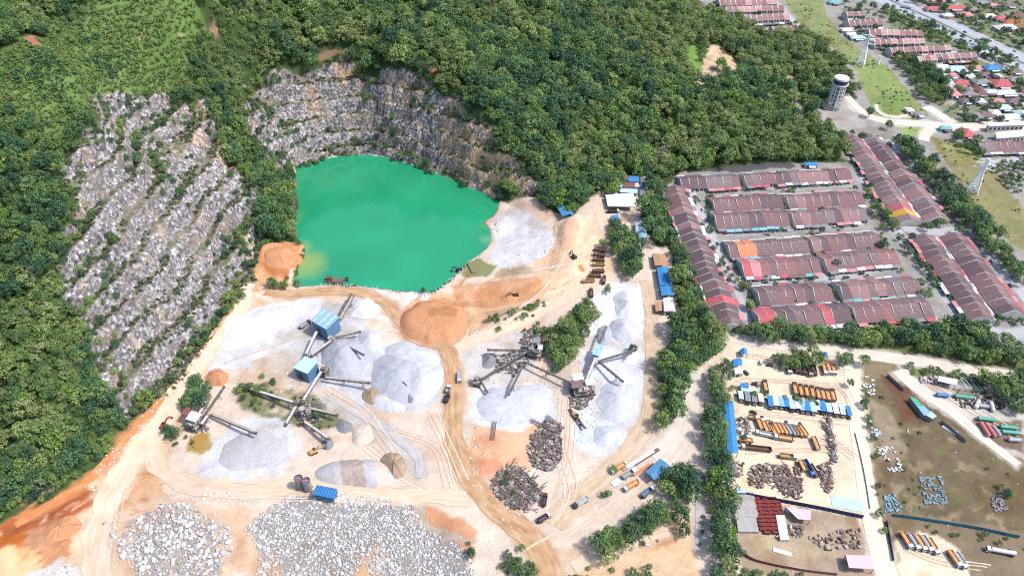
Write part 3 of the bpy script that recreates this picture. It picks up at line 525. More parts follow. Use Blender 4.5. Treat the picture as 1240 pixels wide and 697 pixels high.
class MB:
    """collects boxes, prisms and tubes and links them as one mesh object"""
    def __init__(s): s.v = []; s.f = []; s.mi = []; s.cur = 0
    def add(s, vs, fs):
        o = len(s.v); s.v += [tuple(map(float, x)) for x in vs]; s.f += [tuple(i + o for i in f) for f in fs]; s.mi += [s.cur] * len(fs); return s
    def box(s, c, d, rz=0, tilt=None):
        x, y, z = d[0] / 2, d[1] / 2, d[2] / 2; M = Matrix.Rotation(rz, 3, 'Z')
        if tilt is not None: M = M @ tilt
        vs = [M @ Vector((i * x, j * y, k * z)) + Vector(c) for k in (-1, 1) for i, j in ((-1, -1), (1, -1), (1, 1), (-1, 1))]
        return s.add(vs, [(3, 2, 1, 0), (4, 5, 6, 7), (0, 1, 5, 4), (1, 2, 6, 5), (2, 3, 7, 6), (3, 0, 4, 7)])
    def beam(s, a, b, w, h=None):
        a, b = Vector(a), Vector(b); d = b - a; L_ = d.length
        if L_ < 1e-6: return s
        d.normalize(); u = d.cross(Vector((0, 0, 1)))
        if u.length < 1e-3: u = Vector((1, 0, 0))
        u.normalize(); n = u.cross(d); h = h or w; vs = [p + u * i * w / 2 + n * j * h / 2 for p in (a, b) for i, j in ((-1, -1), (1, -1), (1, 1), (-1, 1))]
        return s.add(vs, [(3, 2, 1, 0), (4, 5, 6, 7), (0, 1, 5, 4), (1, 2, 6, 5), (2, 3, 7, 6), (3, 0, 4, 7)])
    def tube(s, a, b, r0, r1=None, n=10, cap=True):
        a, b = Vector(a), Vector(b); d = (b - a).normalized(); u = d.orthogonal().normalized(); w_ = d.cross(u); r1 = r0 if r1 is None else r1
        vs = [p + (u * math.cos(t) + w_ * math.sin(t)) * r for p, r in ((a, r0), (b, r1)) for t in [2 * math.pi * i / n for i in range(n)]]
        fs = [(i, (i + 1) % n, n + (i + 1) % n, n + i) for i in range(n)]
        if cap: fs += [tuple(range(n - 1, -1, -1)), tuple(range(n, 2 * n))]
        return s.add(vs, fs)
    def prism(s, pts, z0, z1):
        n = len(pts); zs0 = z0 if hasattr(z0, '__len__') else [z0] * n; zs1 = z1 if hasattr(z1, '__len__') else [z1] * n
        vs = [(p[0], p[1], z) for p, z in zip(pts, zs0)] + [(p[0], p[1], z) for p, z in zip(pts, zs1)]
        ar = sum(pts[i][0] * pts[(i + 1) % n][1] - pts[(i + 1) % n][0] * pts[i][1] for i in range(n))
        fs = [tuple(range(n - 1, -1, -1)), tuple(range(n, 2 * n))] + [(i, (i + 1) % n, n + (i + 1) % n, n + i) for i in range(n)]
        if ar < 0: fs = [f[::-1] for f in fs]
        return s.add(vs, fs)
    def mesh(s, name, ms):
        ms = ms if isinstance(ms, (list, tuple)) else [ms]; me = bpy.data.meshes.new(name); me.from_pydata(s.v, [], s.f)
        for m in ms: me.materials.append(m)
        if len(ms) > 1: me.polygons.foreach_set('material_index', s.mi)
        me.update(); return me
    def build(s, name, ms, parent=None, **k): return link(name, s.mesh(name, ms), parent, **k)
def trunk_mesh(seed, h, r, rx):
    g = random.Random(seed); b = MB(); b.tube((0, 0, -.6), (.1, .1, h * .45), r, r * .7, 7)
    for k in range(5):
        t = k * 1.26 + g.random(); b.tube((.1, .1, h * (.3 + .03 * k)), (math.cos(t) * rx * .6, math.sin(t) * rx * .6, h * g.uniform(.6, .8)), r * .5, r * .15, 5)
    b.tube((.1, .1, h * .45), (.3, -.2, h * .85), r * .65, r * .15, 6); return b.mesh('trunk', BARK)
# kinds of trees: crown and trunk meshes, made once
TK = {}
def kind(k, m, rx, rz, h, lumps, per, q, nvar=3, **kw):
    TK[k] = [(crown_mesh('crown', 100 + hash(k) % 1 + i * 7 + len(TK) * 31, rx, rz, h - rz * .95, lumps, per, q, m, **kw), trunk_mesh(i + len(TK) * 5, h, .32, rx)) for i in range(nvar)]
kind('round', LF_MID, 4.2, 3.4, 9.5, 40, 20, .48, 4)
kind('dark', LF_DARK, 4.6, 3.8, 11, 42, 20, .50, 4)
kind('olive', LF_OLIVE, 3.6, 3.6, 10, 34, 20, .42, 3)
kind('lime', leaf_mat('leaf_lime', [(.11,.20,.045),(.15,.24,.05)]), 4.6, 3.4, 9, 38, 20, .5, 2); kind('pale', leaf_mat('leaf_pale', [(.16,.18,.13),(.20,.20,.16)]), 2.8, 3.4, 10, 16, 14, .34, 2)
TREES = []       # individual trees, kept to place and to lend their crowns to the woods
def tree(x, y, k, s, label, group=None, name='leafy_tree'):
    g = random.Random(int(x * 13 + y * 7)); cm, tm = g.choice(TK[k]); e = bpy.data.objects.new(name, None); C.objects.link(e); e.location = (x, y, float(ground(x, y)) - .2); e.rotation_euler = (0, 0, g.uniform(0, 6.28)); sz = s * g.uniform(.88, 1.12); e.scale = (s, s, sz)
    link('trunk', tm, e); c = link('crown', cm, e); tag(e, label, 'tree', group); TREES.append((k, c)); return e
def spread(poly, space, g, keep=None):
    q = np.asarray(poly); x0, y0 = q.min(0); x1, y1 = q.max(0); X, Y = np.meshgrid(np.arange(x0, x1, space), np.arange(y0, y1, space * .9)); X[1::2] += space / 2
    X = X + g.uniform(-.38, .38, X.shape) * space; Y = Y + g.uniform(-.38, .38, Y.shape) * space; m = sdist(q, X.ravel(), Y.ravel()) > 0
    return np.stack([X.ravel()[m], Y.ravel()[m]], 1)
def clear_wood(q, m=0):
    b = box_of(q, 5); FOR[b] = np.where(sdist(q, XX[b], YY[b]) > -m, 0, FOR[b])
BELTS = [
 ([(786,222),(803,232),(812,270),(830,310),(848,360),(868,400),(842,412),(826,398),(826,330),(810,290),(790,255)], 6.6, .95, ('round','dark'), 'leafy tree in the belt behind the westernmost terrace column and the blue roofed sheds', 'trees behind the west terrace column'),
 ([(817,398),(845,405),(868,412),(866,432),(842,436),(830,468),(818,508),(798,514),(798,470),(806,430)], 7.4, 1.1, ('dark','round'), 'leafy tree in the wide wood beside the dusty haul road', 'trees of the wood by the haul road'),
 ([(864,440),(884,440),(878,500),(882,560),(888,640),(894,697),(868,700),(862,600),(853,520)], 7.0, 1.05, ('dark','round'), 'leafy tree in the long belt along the lorry yard fence', 'trees along the lorry yard'),
 ([(806,574),(838,562),(838,655),(826,640),(808,604)], 7.2, .95, ('dark','round'), 'big dark tree in the clump behind the blue roofed shelter', 'trees behind the blue shelter'),
 ([(720,662),(760,625),(796,604),(806,628),(762,655),(728,678)], 6.4, .95, ('dark','round'), 'tree in the curved row beside the lorry parking track', 'trees beside the lorry track'),
 ([(884,396),(930,394),(1000,401),(1060,398),(1100,394),(1176,392),(1235,418),(1240,440),(1180,433),(1100,416),(1000,411),(930,409)], 7.0, .95, ('dark','round'), 'dark tree in the belt between the terraces and the lorry yard road', 'trees below the terraces'),
 ([(668,402),(690,378),(715,364),(722,380),(705,408),(690,440),(672,446),(666,428)], 5.6, .95, ('round',), 'green tree in the clump between the two crushing plants', 'trees between the crushing plants'),
 ([(740,268),(750,266),(775,294),(776,322),(762,336),(750,316),(741,290)], 5.6, .95, ('dark','round'), 'tree in the clump by the parked yellow dump trucks', 'trees by the dump trucks'),
 ([(1088,162),(1104,174),(1140,205),(1170,240),(1200,275),(1245,326),(1245,346),(1216,322),(1180,282),(1150,248),(1120,213),(1094,183)], 8.6, 1.0, ('dark','round'), 'tree in the long belt between the terraces and the grass strip', 'trees beside the grass strip'),
 ([(938,430),(960,424),(992,430),(986,440),(950,441)], 7.5, 1.0, ('round',), 'tree behind the row of maroon trucks in the yard', 'trees behind the maroon trucks'),
 ([(222,478),(236,456),(254,472),(248,496),(226,500)], 7.0, 1.0, ('dark',), 'dark bushy tree beside the white roofed crusher', 'trees by the white roofed crusher'),
 ([(1180,455),(1240,458),(1248,500),(1226,492)], 9, .95, ('dark','round'), 'tree at the edge of the tank storage yard', 'trees by the tank yard'),
]
g0 = np.random.default_rng(5); BELTM = np.zeros(XX.shape)
for pl, sp_, s, ks, lab, grp in BELTS:
    q = np.array([P(a, b, 5)[:2] for a, b in pl]); pts = spread(q, sp_, g0); b_ = box_of(q, 5); m_ = sstep(-2, 1, sdist(q, XX[b_], YY[b_])); FOR[b_] = np.maximum(FOR[b_], m_); BELTM[b_] = np.maximum(BELTM[b_], m_)
    for i, (x, y) in enumerate(pts): tree(x, y, ks[0] if len(ks) < 2 or g0.random() < .62 else ks[1], s * g0.uniform(.72, 1.2), lab, grp)
for px, py, k, s, lab in ((1018,440,'dark',.9,'dark round tree beside the three orange trucks and the sandy lane'),(766,424,'dark',.6,'small dark tree on the pale gravel between the two conveyors'),(731,296,'round',.7,'lone bush at the fork of the tracks near the dump trucks'),(743,568,'round',.5,'small round tree on the verge of the lorry park'),
      (843,243,'round',.6,'small tree at the corner plot by the first street'),(863,302,'dark',.55,'small street tree beside the second row of terraces'),(873,322,'dark',.6,'dark street tree west of the orange roofed terrace'),(862,279,'dark',.5,'dark shrub tree on the corner across from the west column'),(901,348,'round',.75,'tree on the lane end by the red porch house'),(908,372,'round',.8,'tree on the garden strip by the lowest terrace'),
      (1010,322,'dark',.7,'tree in the gap between the two middle terraces'),(1050,235,'round',.8,'green tree at the end of the second terrace row'),(1060,258,'dark',.9,'dark tree at the end of the third terrace row'),(1068,300,'dark',.8,'tree on the strip beside the grey end house'),(1112,345,'round',.8,'tree by the end of the sixth terrace row'),(1120,360,'dark',.8,'dark tree near the end of the bottom terrace row'),(1072,262,'round',.9,'tree on the green strip across from the east terraces'),(1080,275,'dark',.9,'dark tree on the green strip at the street corner'),
      (1103,289,'dark',.6,'small tree at the north end of the third east column'),(1160,282,'dark',.7,'round dark tree at the corner by the orange roofed end house'),(1123,278,'dark',.7,'hedge tree below the yellow end house'),(1139,271,'round',.8,'tree at the south end of the second east column'),(1076,176,'dark',.5,'small dark tree in the lane between the east terraces'),(1075,155,'dark',.8,'dark palm like tree beside the dusty junction'),(1052,140,'dark',.9,'dark tree beside the road below the water tower'),
      (900,530,'dark',.4,'small bush by the scrap beside the long blue shed'),(838,366,'dark',.6,'tree in the garden strip beside the lower west terrace'),(1026,436,'dark',.7,'tree by the mouth of the sandy lane'),(1045,440,'round',.8,'tree at the corner of the brown field'),(212,528,'dark',.75,'grey green bush tree beside the muddy pond'),(203,522,'dark',.6,'bushy tree beside the small red loader'),(302,470,'dark',.5,'bush beside the long west conveyor'),(318,455,'round',.4,'small bush on the pale bank above the conveyor'),
      (262,392,'dark',.7,'bush at the foot of the rock face by the orange ditch'),(275,378,'dark',.7,'dark bush at the foot of the rock face'),(330,345,'dark',.7,'bush on the bank below the orange mound'),(345,347,'dark',.6,'low bush on the shore beside the orange mound'),(420,338,'dark',.35,'small bush on the shore by the dredge'),(513,352,'dark',.4,'small bush on the white shore'),(630,690,'dark',.8,'bush at the bottom edge beside the haul road bend'),(618,684,'round',.7,'bush between the boulders and the haul road'),(645,694,'round',.6,'low bush by the bottom of the haul road')):
    x, y, _ = P(px, py, 2); tree(x, y, k, s, lab)
# ------------------------------------------------------------------ woods, scrub and ground cover as masses (instances on points)
def scatter(name, pts, scl, rot, protos, kind_='stuff', label=None, zrot_only=True, sink=.2, tilt=0, pick=None):
    pts = np.asarray(pts, float); me = bpy.data.meshes.new(name); n = len(pts); me.vertices.add(n)
    z = ground(pts[:, 0], pts[:, 1]) - sink; me.vertices.foreach_set('co', np.stack([pts[:, 0], pts[:, 1], z], 1).astype(np.float32).ravel()); me.update()
    def at(nm, t, d, f='value'): a = me.attributes.new(nm, t, 'POINT'); a.data.foreach_set(f, d)
    sc3 = np.stack([scl, scl, scl * rng.uniform(.8, 1.2, n)], 1).astype(np.float32); at('scl', 'FLOAT_VECTOR', sc3.ravel(), 'vector')
    rt = np.stack([rng.normal(0, tilt, n) if tilt else np.zeros(n), rng.normal(0, tilt, n) if tilt else np.zeros(n), rot], 1).astype(np.float32); at('rot3', 'FLOAT_VECTOR', rt.ravel(), 'vector')
    at('pick', 'INT', (rng.integers(0, len(protos), n) if pick is None else pick).astype(np.int32))
    o = link(name, me); ng = bpy.data.node_groups.new(name, 'GeometryNodeTree'); ng.interface.new_socket('Geometry', in_out='INPUT', socket_type='NodeSocketGeometry'); ng.interface.new_socket('Geometry', in_out='OUTPUT', socket_type='NodeSocketGeometry')
    N, L = ng.nodes, ng.links; gi = N.new('NodeGroupInput'); go = N.new('NodeGroupOutput'); ip = N.new('GeometryNodeInstanceOnPoints'); jg = N.new('GeometryNodeJoinGeometry')
    for p in reversed(protos):
        oi = N.new('GeometryNodeObjectInfo'); oi.inputs[0].default_value = p; oi.inputs['As Instance'].default_value = True; L.new(oi.outputs['Geometry'], jg.inputs[0])
    def na(nm, t): a = N.new('GeometryNodeInputNamedAttribute'); a.data_type = t; a.inputs[0].default_value = nm; return a.outputs[0]
    er = N.new('FunctionNodeEulerToRotation'); L.new(na('rot3', 'FLOAT_VECTOR'), er.inputs[0])
    L.new(gi.outputs[0], ip.inputs['Points']); L.new(jg.outputs[0], ip.inputs['Instance']); ip.inputs['Pick Instance'].default_value = True
    L.new(na('pick', 'INT'), ip.inputs['Instance Index']); L.new(er.outputs[0], ip.inputs['Rotation']); L.new(na('scl', 'FLOAT_VECTOR'), ip.inputs['Scale']); L.new(ip.outputs[0], go.inputs[0])
    md = o.modifiers.new('scatter', 'NODES'); md.node_group = ng; tag(o, label, None, None, kind_); return o
def inview(p, m=70):
    """keep what the place shows from here and from a step to the side"""
    z = ground(p[:, 0], p[:, 1]); y = p[:, 1]; d = y * cp + (CAMZ - z) * sp; u = p[:, 0] * F / d; v = (-(y * sp) + (CAMZ - z) * cp) * F / d
    return (np.abs(u) < 620 + m) & (np.abs(v) < 350 + m)
def jitgrid(x0, x1, y0, y1, s):
    X, Y = np.meshgrid(np.arange(x0, x1, s), np.arange(y0, y1, s * .88)); X[1::2] += s / 2
    p = np.stack([(X + rng.uniform(-.42, .42, X.shape) * s).ravel(), (Y + rng.uniform(-.42, .42, Y.shape) * s).ravel()], 1); return p[inview(p)]
by = lambda k: [c for kk, c in TREES if kk == k]
def uniq(k):
    seen = {}
    for c in by(k): seen.setdefault(c.data.name, c)
    return list(seen.values())
olive = tree(*P(905, 150)[:2], 'olive', .9, 'olive green tree on the knoll above the top terrace'); 
for q_ in ((935,120),(915,175),(880,160),(960,110),(890,130),(935,165),(870,175),(950,140)): tree(*P(*q_)[:2], 'olive', .9, 'olive green tree on the wooded knoll north of the terraces', 'olive trees on the knoll')
clear_wood(polyXY([(798,224),(830,206),(1030,194),(1030,230),(810,240)]))
tp = np.concatenate([jitgrid(-215, 520, 150, 960, 5.4), jitgrid(-640, -215, 150, 960, 3.8)]); fm = samp(FOR, tp[:, 0], tp[:, 1]); rk = samp(RK, tp[:, 0], tp[:, 1])
tp = tp[(fm > .6) & (rk < .42)]; bm_ = samp(BELTM, tp[:, 0], tp[:, 1]) > .3
TXY = np.array([c.parent.location[:2] for k, c in TREES]); near = np.array([np.min(np.hypot(*(TXY - p).T)) for p in tp]); tp = tp[~(bm_ & (near < 3.2))]; bm_ = samp(BELTM, tp[:, 0], tp[:, 1]) > .3
reg = fbm(tp[:, 0], tp[:, 1], 70, 3, 91); u = rng.random(len(tp)); ky = tp[:, 0] > 120
ol = (ky & (reg > -.35) & (u < .75)) | (~ky & (reg > .18) & (u < .55))
prot = uniq('dark') + uniq('round') + uniq('olive'); nd, nr = len(uniq('dark')), len(uniq('round'))
pick = np.where(ol, nd + nr + rng.integers(0, 3, len(tp)), np.where(u < .48, rng.integers(0, nd, len(tp)), nd + rng.integers(0, nr, len(tp))))
low = tp[:, 0] < -215
for q_ in ((866,577),(762,160),(1050,402),(590,60)): tree(*P(*q_, 6)[:2], 'lime', 1.05, {866:'bright lime green broad tree in the yard belt',762:'light green spreading tree low on the forested slope',1050:'light green tree in the belt below the terraces',590:'light green tree on the ridge behind the quarry'}[q_[0]])
for q_ in ((800,165),(40,330)): tree(*P(*q_, 6)[:2], 'pale', 1.0, {800:'pale half bare tree on the slope above the offices',40:'pale half bare tree on the western hillside'}[q_[0]])
nl = len(prot); prot = prot + uniq('lime') + uniq('pale'); u2 = rng.random(len(tp)); pick = np.where(u2 < .045, nl + rng.integers(0, 2, len(tp)), np.where(u2 > .985, nl + 2 + rng.integers(0, 2, len(tp)), pick))
sc = np.clip(rng.lognormal(-.08, .28, len(tp)), .45, 1.75) * np.where(low, .72, 1.0) * np.where(bm_, .8, 1)
scatter('woods', tp, sc, rng.uniform(0, 6.28, len(tp)), prot, label='dense evergreen woods covering the hills round the quarry lake', pick=pick)
# shrubs: three kinds of low bush lend their crowns to the scrub
def bush(name, m, lab, px, py, seed, rx=1.5, rz=1.1, q=.34, lumps=12, per=16):
    x, y, z = P(px, py); o = link(name, crown_mesh(name, seed, rx, rz, rz * .55, lumps, per, q, m), None, (x, y, z - .1)); tag(o, lab, 'bush'); return o
b1 = bush('scrub_bush', LF_SCRUB, 'olive brown bush on a ledge of the grey rock face', 190, 330, 3); b2 = bush('scrub_bush', LF_SCRUB, 'ragged bush on the topmost rock ledge below the fern slope', 205, 185, 4)
b3 = bush('fern_bush', LF_FERN, 'bright green fern clump on the open hill top', 150, 60, 5, 1.3, .7); b4 = bush('fern_bush', LF_FERN, 'light green fern clump near the bare red patch', 60, 80, 6, 1.3, .7); b5 = bush('dark_bush', LF_DARK, 'dark bush on the open green hillside', 165, 70, 7, 1.9, 1.5)
sp2 = jitgrid(-420, 140, 240, 640, 2.6); r2 = samp(RK, sp2[:, 0], sp2[:, 1])
zz = ground(sp2[:, 0], sp2[:, 1]); e_ = 1.6; slope = np.hypot(ground(sp2[:, 0] + e_, sp2[:, 1]) - ground(sp2[:, 0] - e_, sp2[:, 1]), ground(sp2[:, 0], sp2[:, 1] + e_) - ground(sp2[:, 0], sp2[:, 1] - e_)) / (2 * e_)
nz = fbm(sp2[:, 0], sp2[:, 1], 24, 3, 95); spur = (r2 > .3) & (r2 < .8)
ok = (r2 > .3) & (zz > WZ + 1) & (((slope < .8) & (nz > -.3)) | ((nz > .12) & (slope < 1.5)) | (spur & (nz > -.5)))
q = sp2[ok]; scatter('rock_scrub', q, rng.uniform(.4, 1.0, len(q)), rng.uniform(0, 6.28, len(q)), [b1, b2, b1, b2, b5], label='dry scrub growing on the ledges of the rock faces')
fp = jitgrid(-520, -60, 330, 640, 1.75); vg = samp(VEG, fp[:, 0], fp[:, 1]) * (samp(FOR, fp[:, 0], fp[:, 1]) < .5) * (samp(RK, fp[:, 0], fp[:, 1]) < .3) * (ground(fp[:, 0], fp[:, 1]) > 20)
q = fp[(vg > .25) & (rng.random(len(fp)) < .85) & (fbm(fp[:, 0], fp[:, 1], 14, 3, 98) > -.5)]; pk = np.where(fbm(q[:, 0], q[:, 1], 20, 3, 96) + rng.normal(0, .25, len(q)) > .42, 2, rng.integers(0, 2, len(q)))
scatter('fern_cover', q, rng.uniform(.6, 1.6, len(q)), rng.uniform(0, 6.28, len(q)), [b3, b4, b5], label='bright ferns and low bushes on the open hill top', pick=pk)
# verges, weeds of the flat land
wp = jitgrid(-260, 560, 150, 900, 3.2); vg = samp(VEG, wp[:, 0], wp[:, 1]) * (ground(wp[:, 0], wp[:, 1]) < 8) * (samp(FOR, wp[:, 0], wp[:, 1]) < .5)
q = wp[(vg > .2) & (rng.random(len(wp)) < vg * .6) & (fbm(wp[:, 0], wp[:, 1], 16, 3, 97) > .05)]
scatter('weeds', q, rng.uniform(.25, .75, len(q)), rng.uniform(0, 6.28, len(q)), [b1, b3, b5], label='weeds and low shrubs along verges and waste ground')
# trees among the houses and along the highway; hedges of the works
TOWN = [([(1058,8),(1075,8),(1120,28),(1180,52),(1215,70),(1240,82),(1225,88),(1190,72),(1120,48),(1075,25)], .55), ([(1090,0),(1130,14),(1190,42),(1240,62),(1240,50),(1190,30),(1130,5)], .35), ([(1090,62),(1108,68),(1118,80),(1140,92),(1150,118),(1140,128),(1118,124),(1100,100),(1078,78)], .9),
 ([(1120,74),(1240,84),(1240,150),(1165,150),(1140,120)], .16), ([(1120,0),(1240,0),(1240,45),(1190,30)], .15), ([(982,162),(1040,164),(1075,170),(1020,170),(1000,195),(970,196)], .75), ([(860,0),(970,30),(950,48),(880,25)], .12), ([(1020,0),(1060,10),(1060,60),(1030,40)], .25), ([(1062,56),(1080,66),(1100,66),(1090,58)], .5),
 ([(1195,205),(1240,190),(1240,240),(1225,235)], .6), ([(1150,158),(1175,165),(1195,190),(1180,195),(1155,178)], .5), ([(1046,225),(1060,232),(1110,310),(1140,350),(1130,352),(1095,305),(1060,255)], .7), ([(820,230),(1040,220),(1110,350),(1120,385),(900,395)], .07), ([(1150,245),(1150,262),(1130,276),(1118,275)], .8), ([(866,240),(862,256),(856,252),(854,238)], .7), ([(944,232),(952,232),(960,275),(950,275)], .4), ([(978,285),(984,285),(998,330),(990,330)], .4), ([(1180,388),(1245,382),(1245,395),(1180,398)], .5),
 ([(640,0),(650,0),(650,1)], .1), ([(590,388),(655,362),(672,362),(660,378),(600,404)], .45), ([(630,400),(660,392),(668,405),(640,412)], .6), ([(884,470),(1030,492),(1030,500),(884,478)], .5), ([(1028,440),(1034,490),(1030,490),(1022,442)], .6), ([(1040,440),(1048,470),(1062,560),(1072,650),(1078,690),(1066,660),(1056,560),(1042,480)], .55), ([(1085,440),(1140,448),(1200,460),(1200,468),(1140,456),(1100,456)], .5), ([(1180,560),(1225,570),(1245,640),(1210,625)], .18), ([(1090,632),(1240,656),(1240,664),(1090,640)], .35),
 ([(888,660),(900,690),(980,697),(960,720),(880,720)], .8), ([(690,690),(745,684),(790,690),(780,720),(690,720)], .6), ([(770,640),(785,632),(792,650),(778,660)], .6), ([(600,668),(640,665),(660,697),(640,720),(600,715)], .5), ([(560,660),(580,655),(585,680),(572,690)], .4), ([(596,572),(612,566),(625,600),(610,612)], .4), ([(285,468),(335,462),(345,478),(330,500),(292,492)], .5), ([(375,500),(395,495),(392,522),(378,520)], .4), ([(195,515),(222,520),(245,542),(225,548),(200,535)], .45), ([(320,338),(360,340),(370,350),(330,352)], .5), ([(245,405),(258,392),(290,352),(296,362),(262,408),(250,418)], .45), ([(695,505),(715,512),(712,520),(695,515)], .3), ([(725,604),(760,572),(766,574),(728,608)], .6), ([(845,560),(855,560),(858,660),(846,660)], .5), ([(0,590),(60,590),(100,560),(110,570),(60,606),(0,620)], .5), ([(735,340),(745,345),(740,360),(732,356)], .6)]
pp = []; ss = []
for pl, dn in TOWN:
    q = polyXY(pl); sp_ = 5.0 if q[:, 1].mean() > 520 else 3.6; p = spread(q, sp_, g0); p = p[g0.random(len(p)) < dn]; pp.append(p); ss.append(g0.uniform(.3, .85, len(p)) if sp_ > 4 else g0.uniform(.2, .5, len(p)))
pp = np.concatenate(pp); ss = np.concatenate(ss); pr = uniq('dark') + uniq('round')
scatter('town_greenery', pp, ss, rng.uniform(0, 6.28, len(pp)), pr, label='small trees and hedges between the houses, streets and yards')

# trees that have taken hold high on the rock faces
hp = jitgrid(-330, 60, 260, 640, 5.0); r_ = samp(RK, hp[:, 0], hp[:, 1]); z_ = ground(hp[:, 0], hp[:, 1]); ok = (r_ > .4) & (fbm(hp[:, 0], hp[:, 1], 30, 3, 33) + np.where((hp[:, 0] < -120) & (z_ > 55), .36, 0) + .75 * (1 - samp(RKS, hp[:, 0], hp[:, 1])) > .45)
q = hp[ok]; scatter('cliff_trees', q, rng.uniform(.25, .6, len(q)), rng.uniform(0, 6.28, len(q)), pr, label='small trees rooted in the upper rock faces')
# ------------------------------------------------------------------ buildings
def empty(name, loc, rz=0, label=None, cat=None, group=None):
    e = bpy.data.objects.new(name, None); C.objects.link(e); e.location = loc; e.rotation_euler = (0, 0, rz); return tag(e, label, cat, group)
def omat(o, m):
    o.material_slots[0].link = 'OBJECT'; o.material_slots[0].material = m; return o
def roofm(name, c, **k): return mat(name, alb(*c), .8, var=k.pop('var', .22), scale=k.pop('scale', .8), **k)
TILE = [roofm('roof_tile_brown', (132,106,108), dirt=alb(160,138,136)), roofm('roof_tile_dark', (116,94,98), dirt=alb(106,90,94)), roofm('roof_tile_mauve', (142,108,108), dirt=alb(120,94,96)), roofm('roof_tile_rose', (164,128,126), dirt=alb(140,108,108)), roofm('roof_tile_grey', (138,122,124), dirt=alb(146,130,126))]
TILE_RED = [roofm('roof_tile_rose', (188,146,144), dirt=alb(150,116,116)), roofm('roof_tile_pink', (204,166,160), dirt=alb(150,112,108)), roofm('roof_tile_rust', (160,116,114), dirt=alb(120,86,84))]
RED = roofm('roof_red', (204,108,112), dirt=alb(180,84,88)); PINK = roofm('roof_pink', (222,150,154)); WHT = roofm('roof_white', (232,230,228), dirt=alb(196,190,184)); TEAL = roofm('roof_teal', (120,196,196)); ORG = roofm('roof_orange', (224,146,104))
BLUE = roofm('roof_blue', (62,140,204), dirt=alb(96,160,206), var=.12); SKYB = roofm('roof_sky_blue', (150,196,222), dirt=alb(190,214,226)); PALEB = roofm('roof_pale_blue', (196,222,232), dirt=alb(222,230,232)); NAVY = roofm('navy_sheet', (44,70,112)); GREY = roofm('roof_grey', (150,148,152), dirt=alb(120,116,116)); LPINK = roofm('roof_lilac_pink', (238,206,222), var=.06)
YEL = roofm('roof_yellow', (224,172,70)); CONC = mat('concrete', alb(190,186,182), .85, dirt=alb(150,142,132)); RENDER = mat('render_white', alb(228,224,218), .85, var=.1, dirt=alb(198,188,178)); DARK = mat('dark_opening', (.03,.03,.035), .6)
BROWNR = roofm('roof_ochre', (196,150,118)); MAR = roofm('roof_maroon', (140,88,92)); STEEL = mat('steel_grey', alb(140,136,134), .75, .0, dirt=alb(110,80,62)); RUSTM = mat('rusty_steel', alb(136,108,98), .85, dirt=alb(120,114,114)); DSTEEL = mat('steel_dark', alb(104,100,100), .75, .0, dirt=alb(128,112,104)); DUST = mat('dusty_steel', alb(196,186,176), .85, dirt=alb(150,140,132))
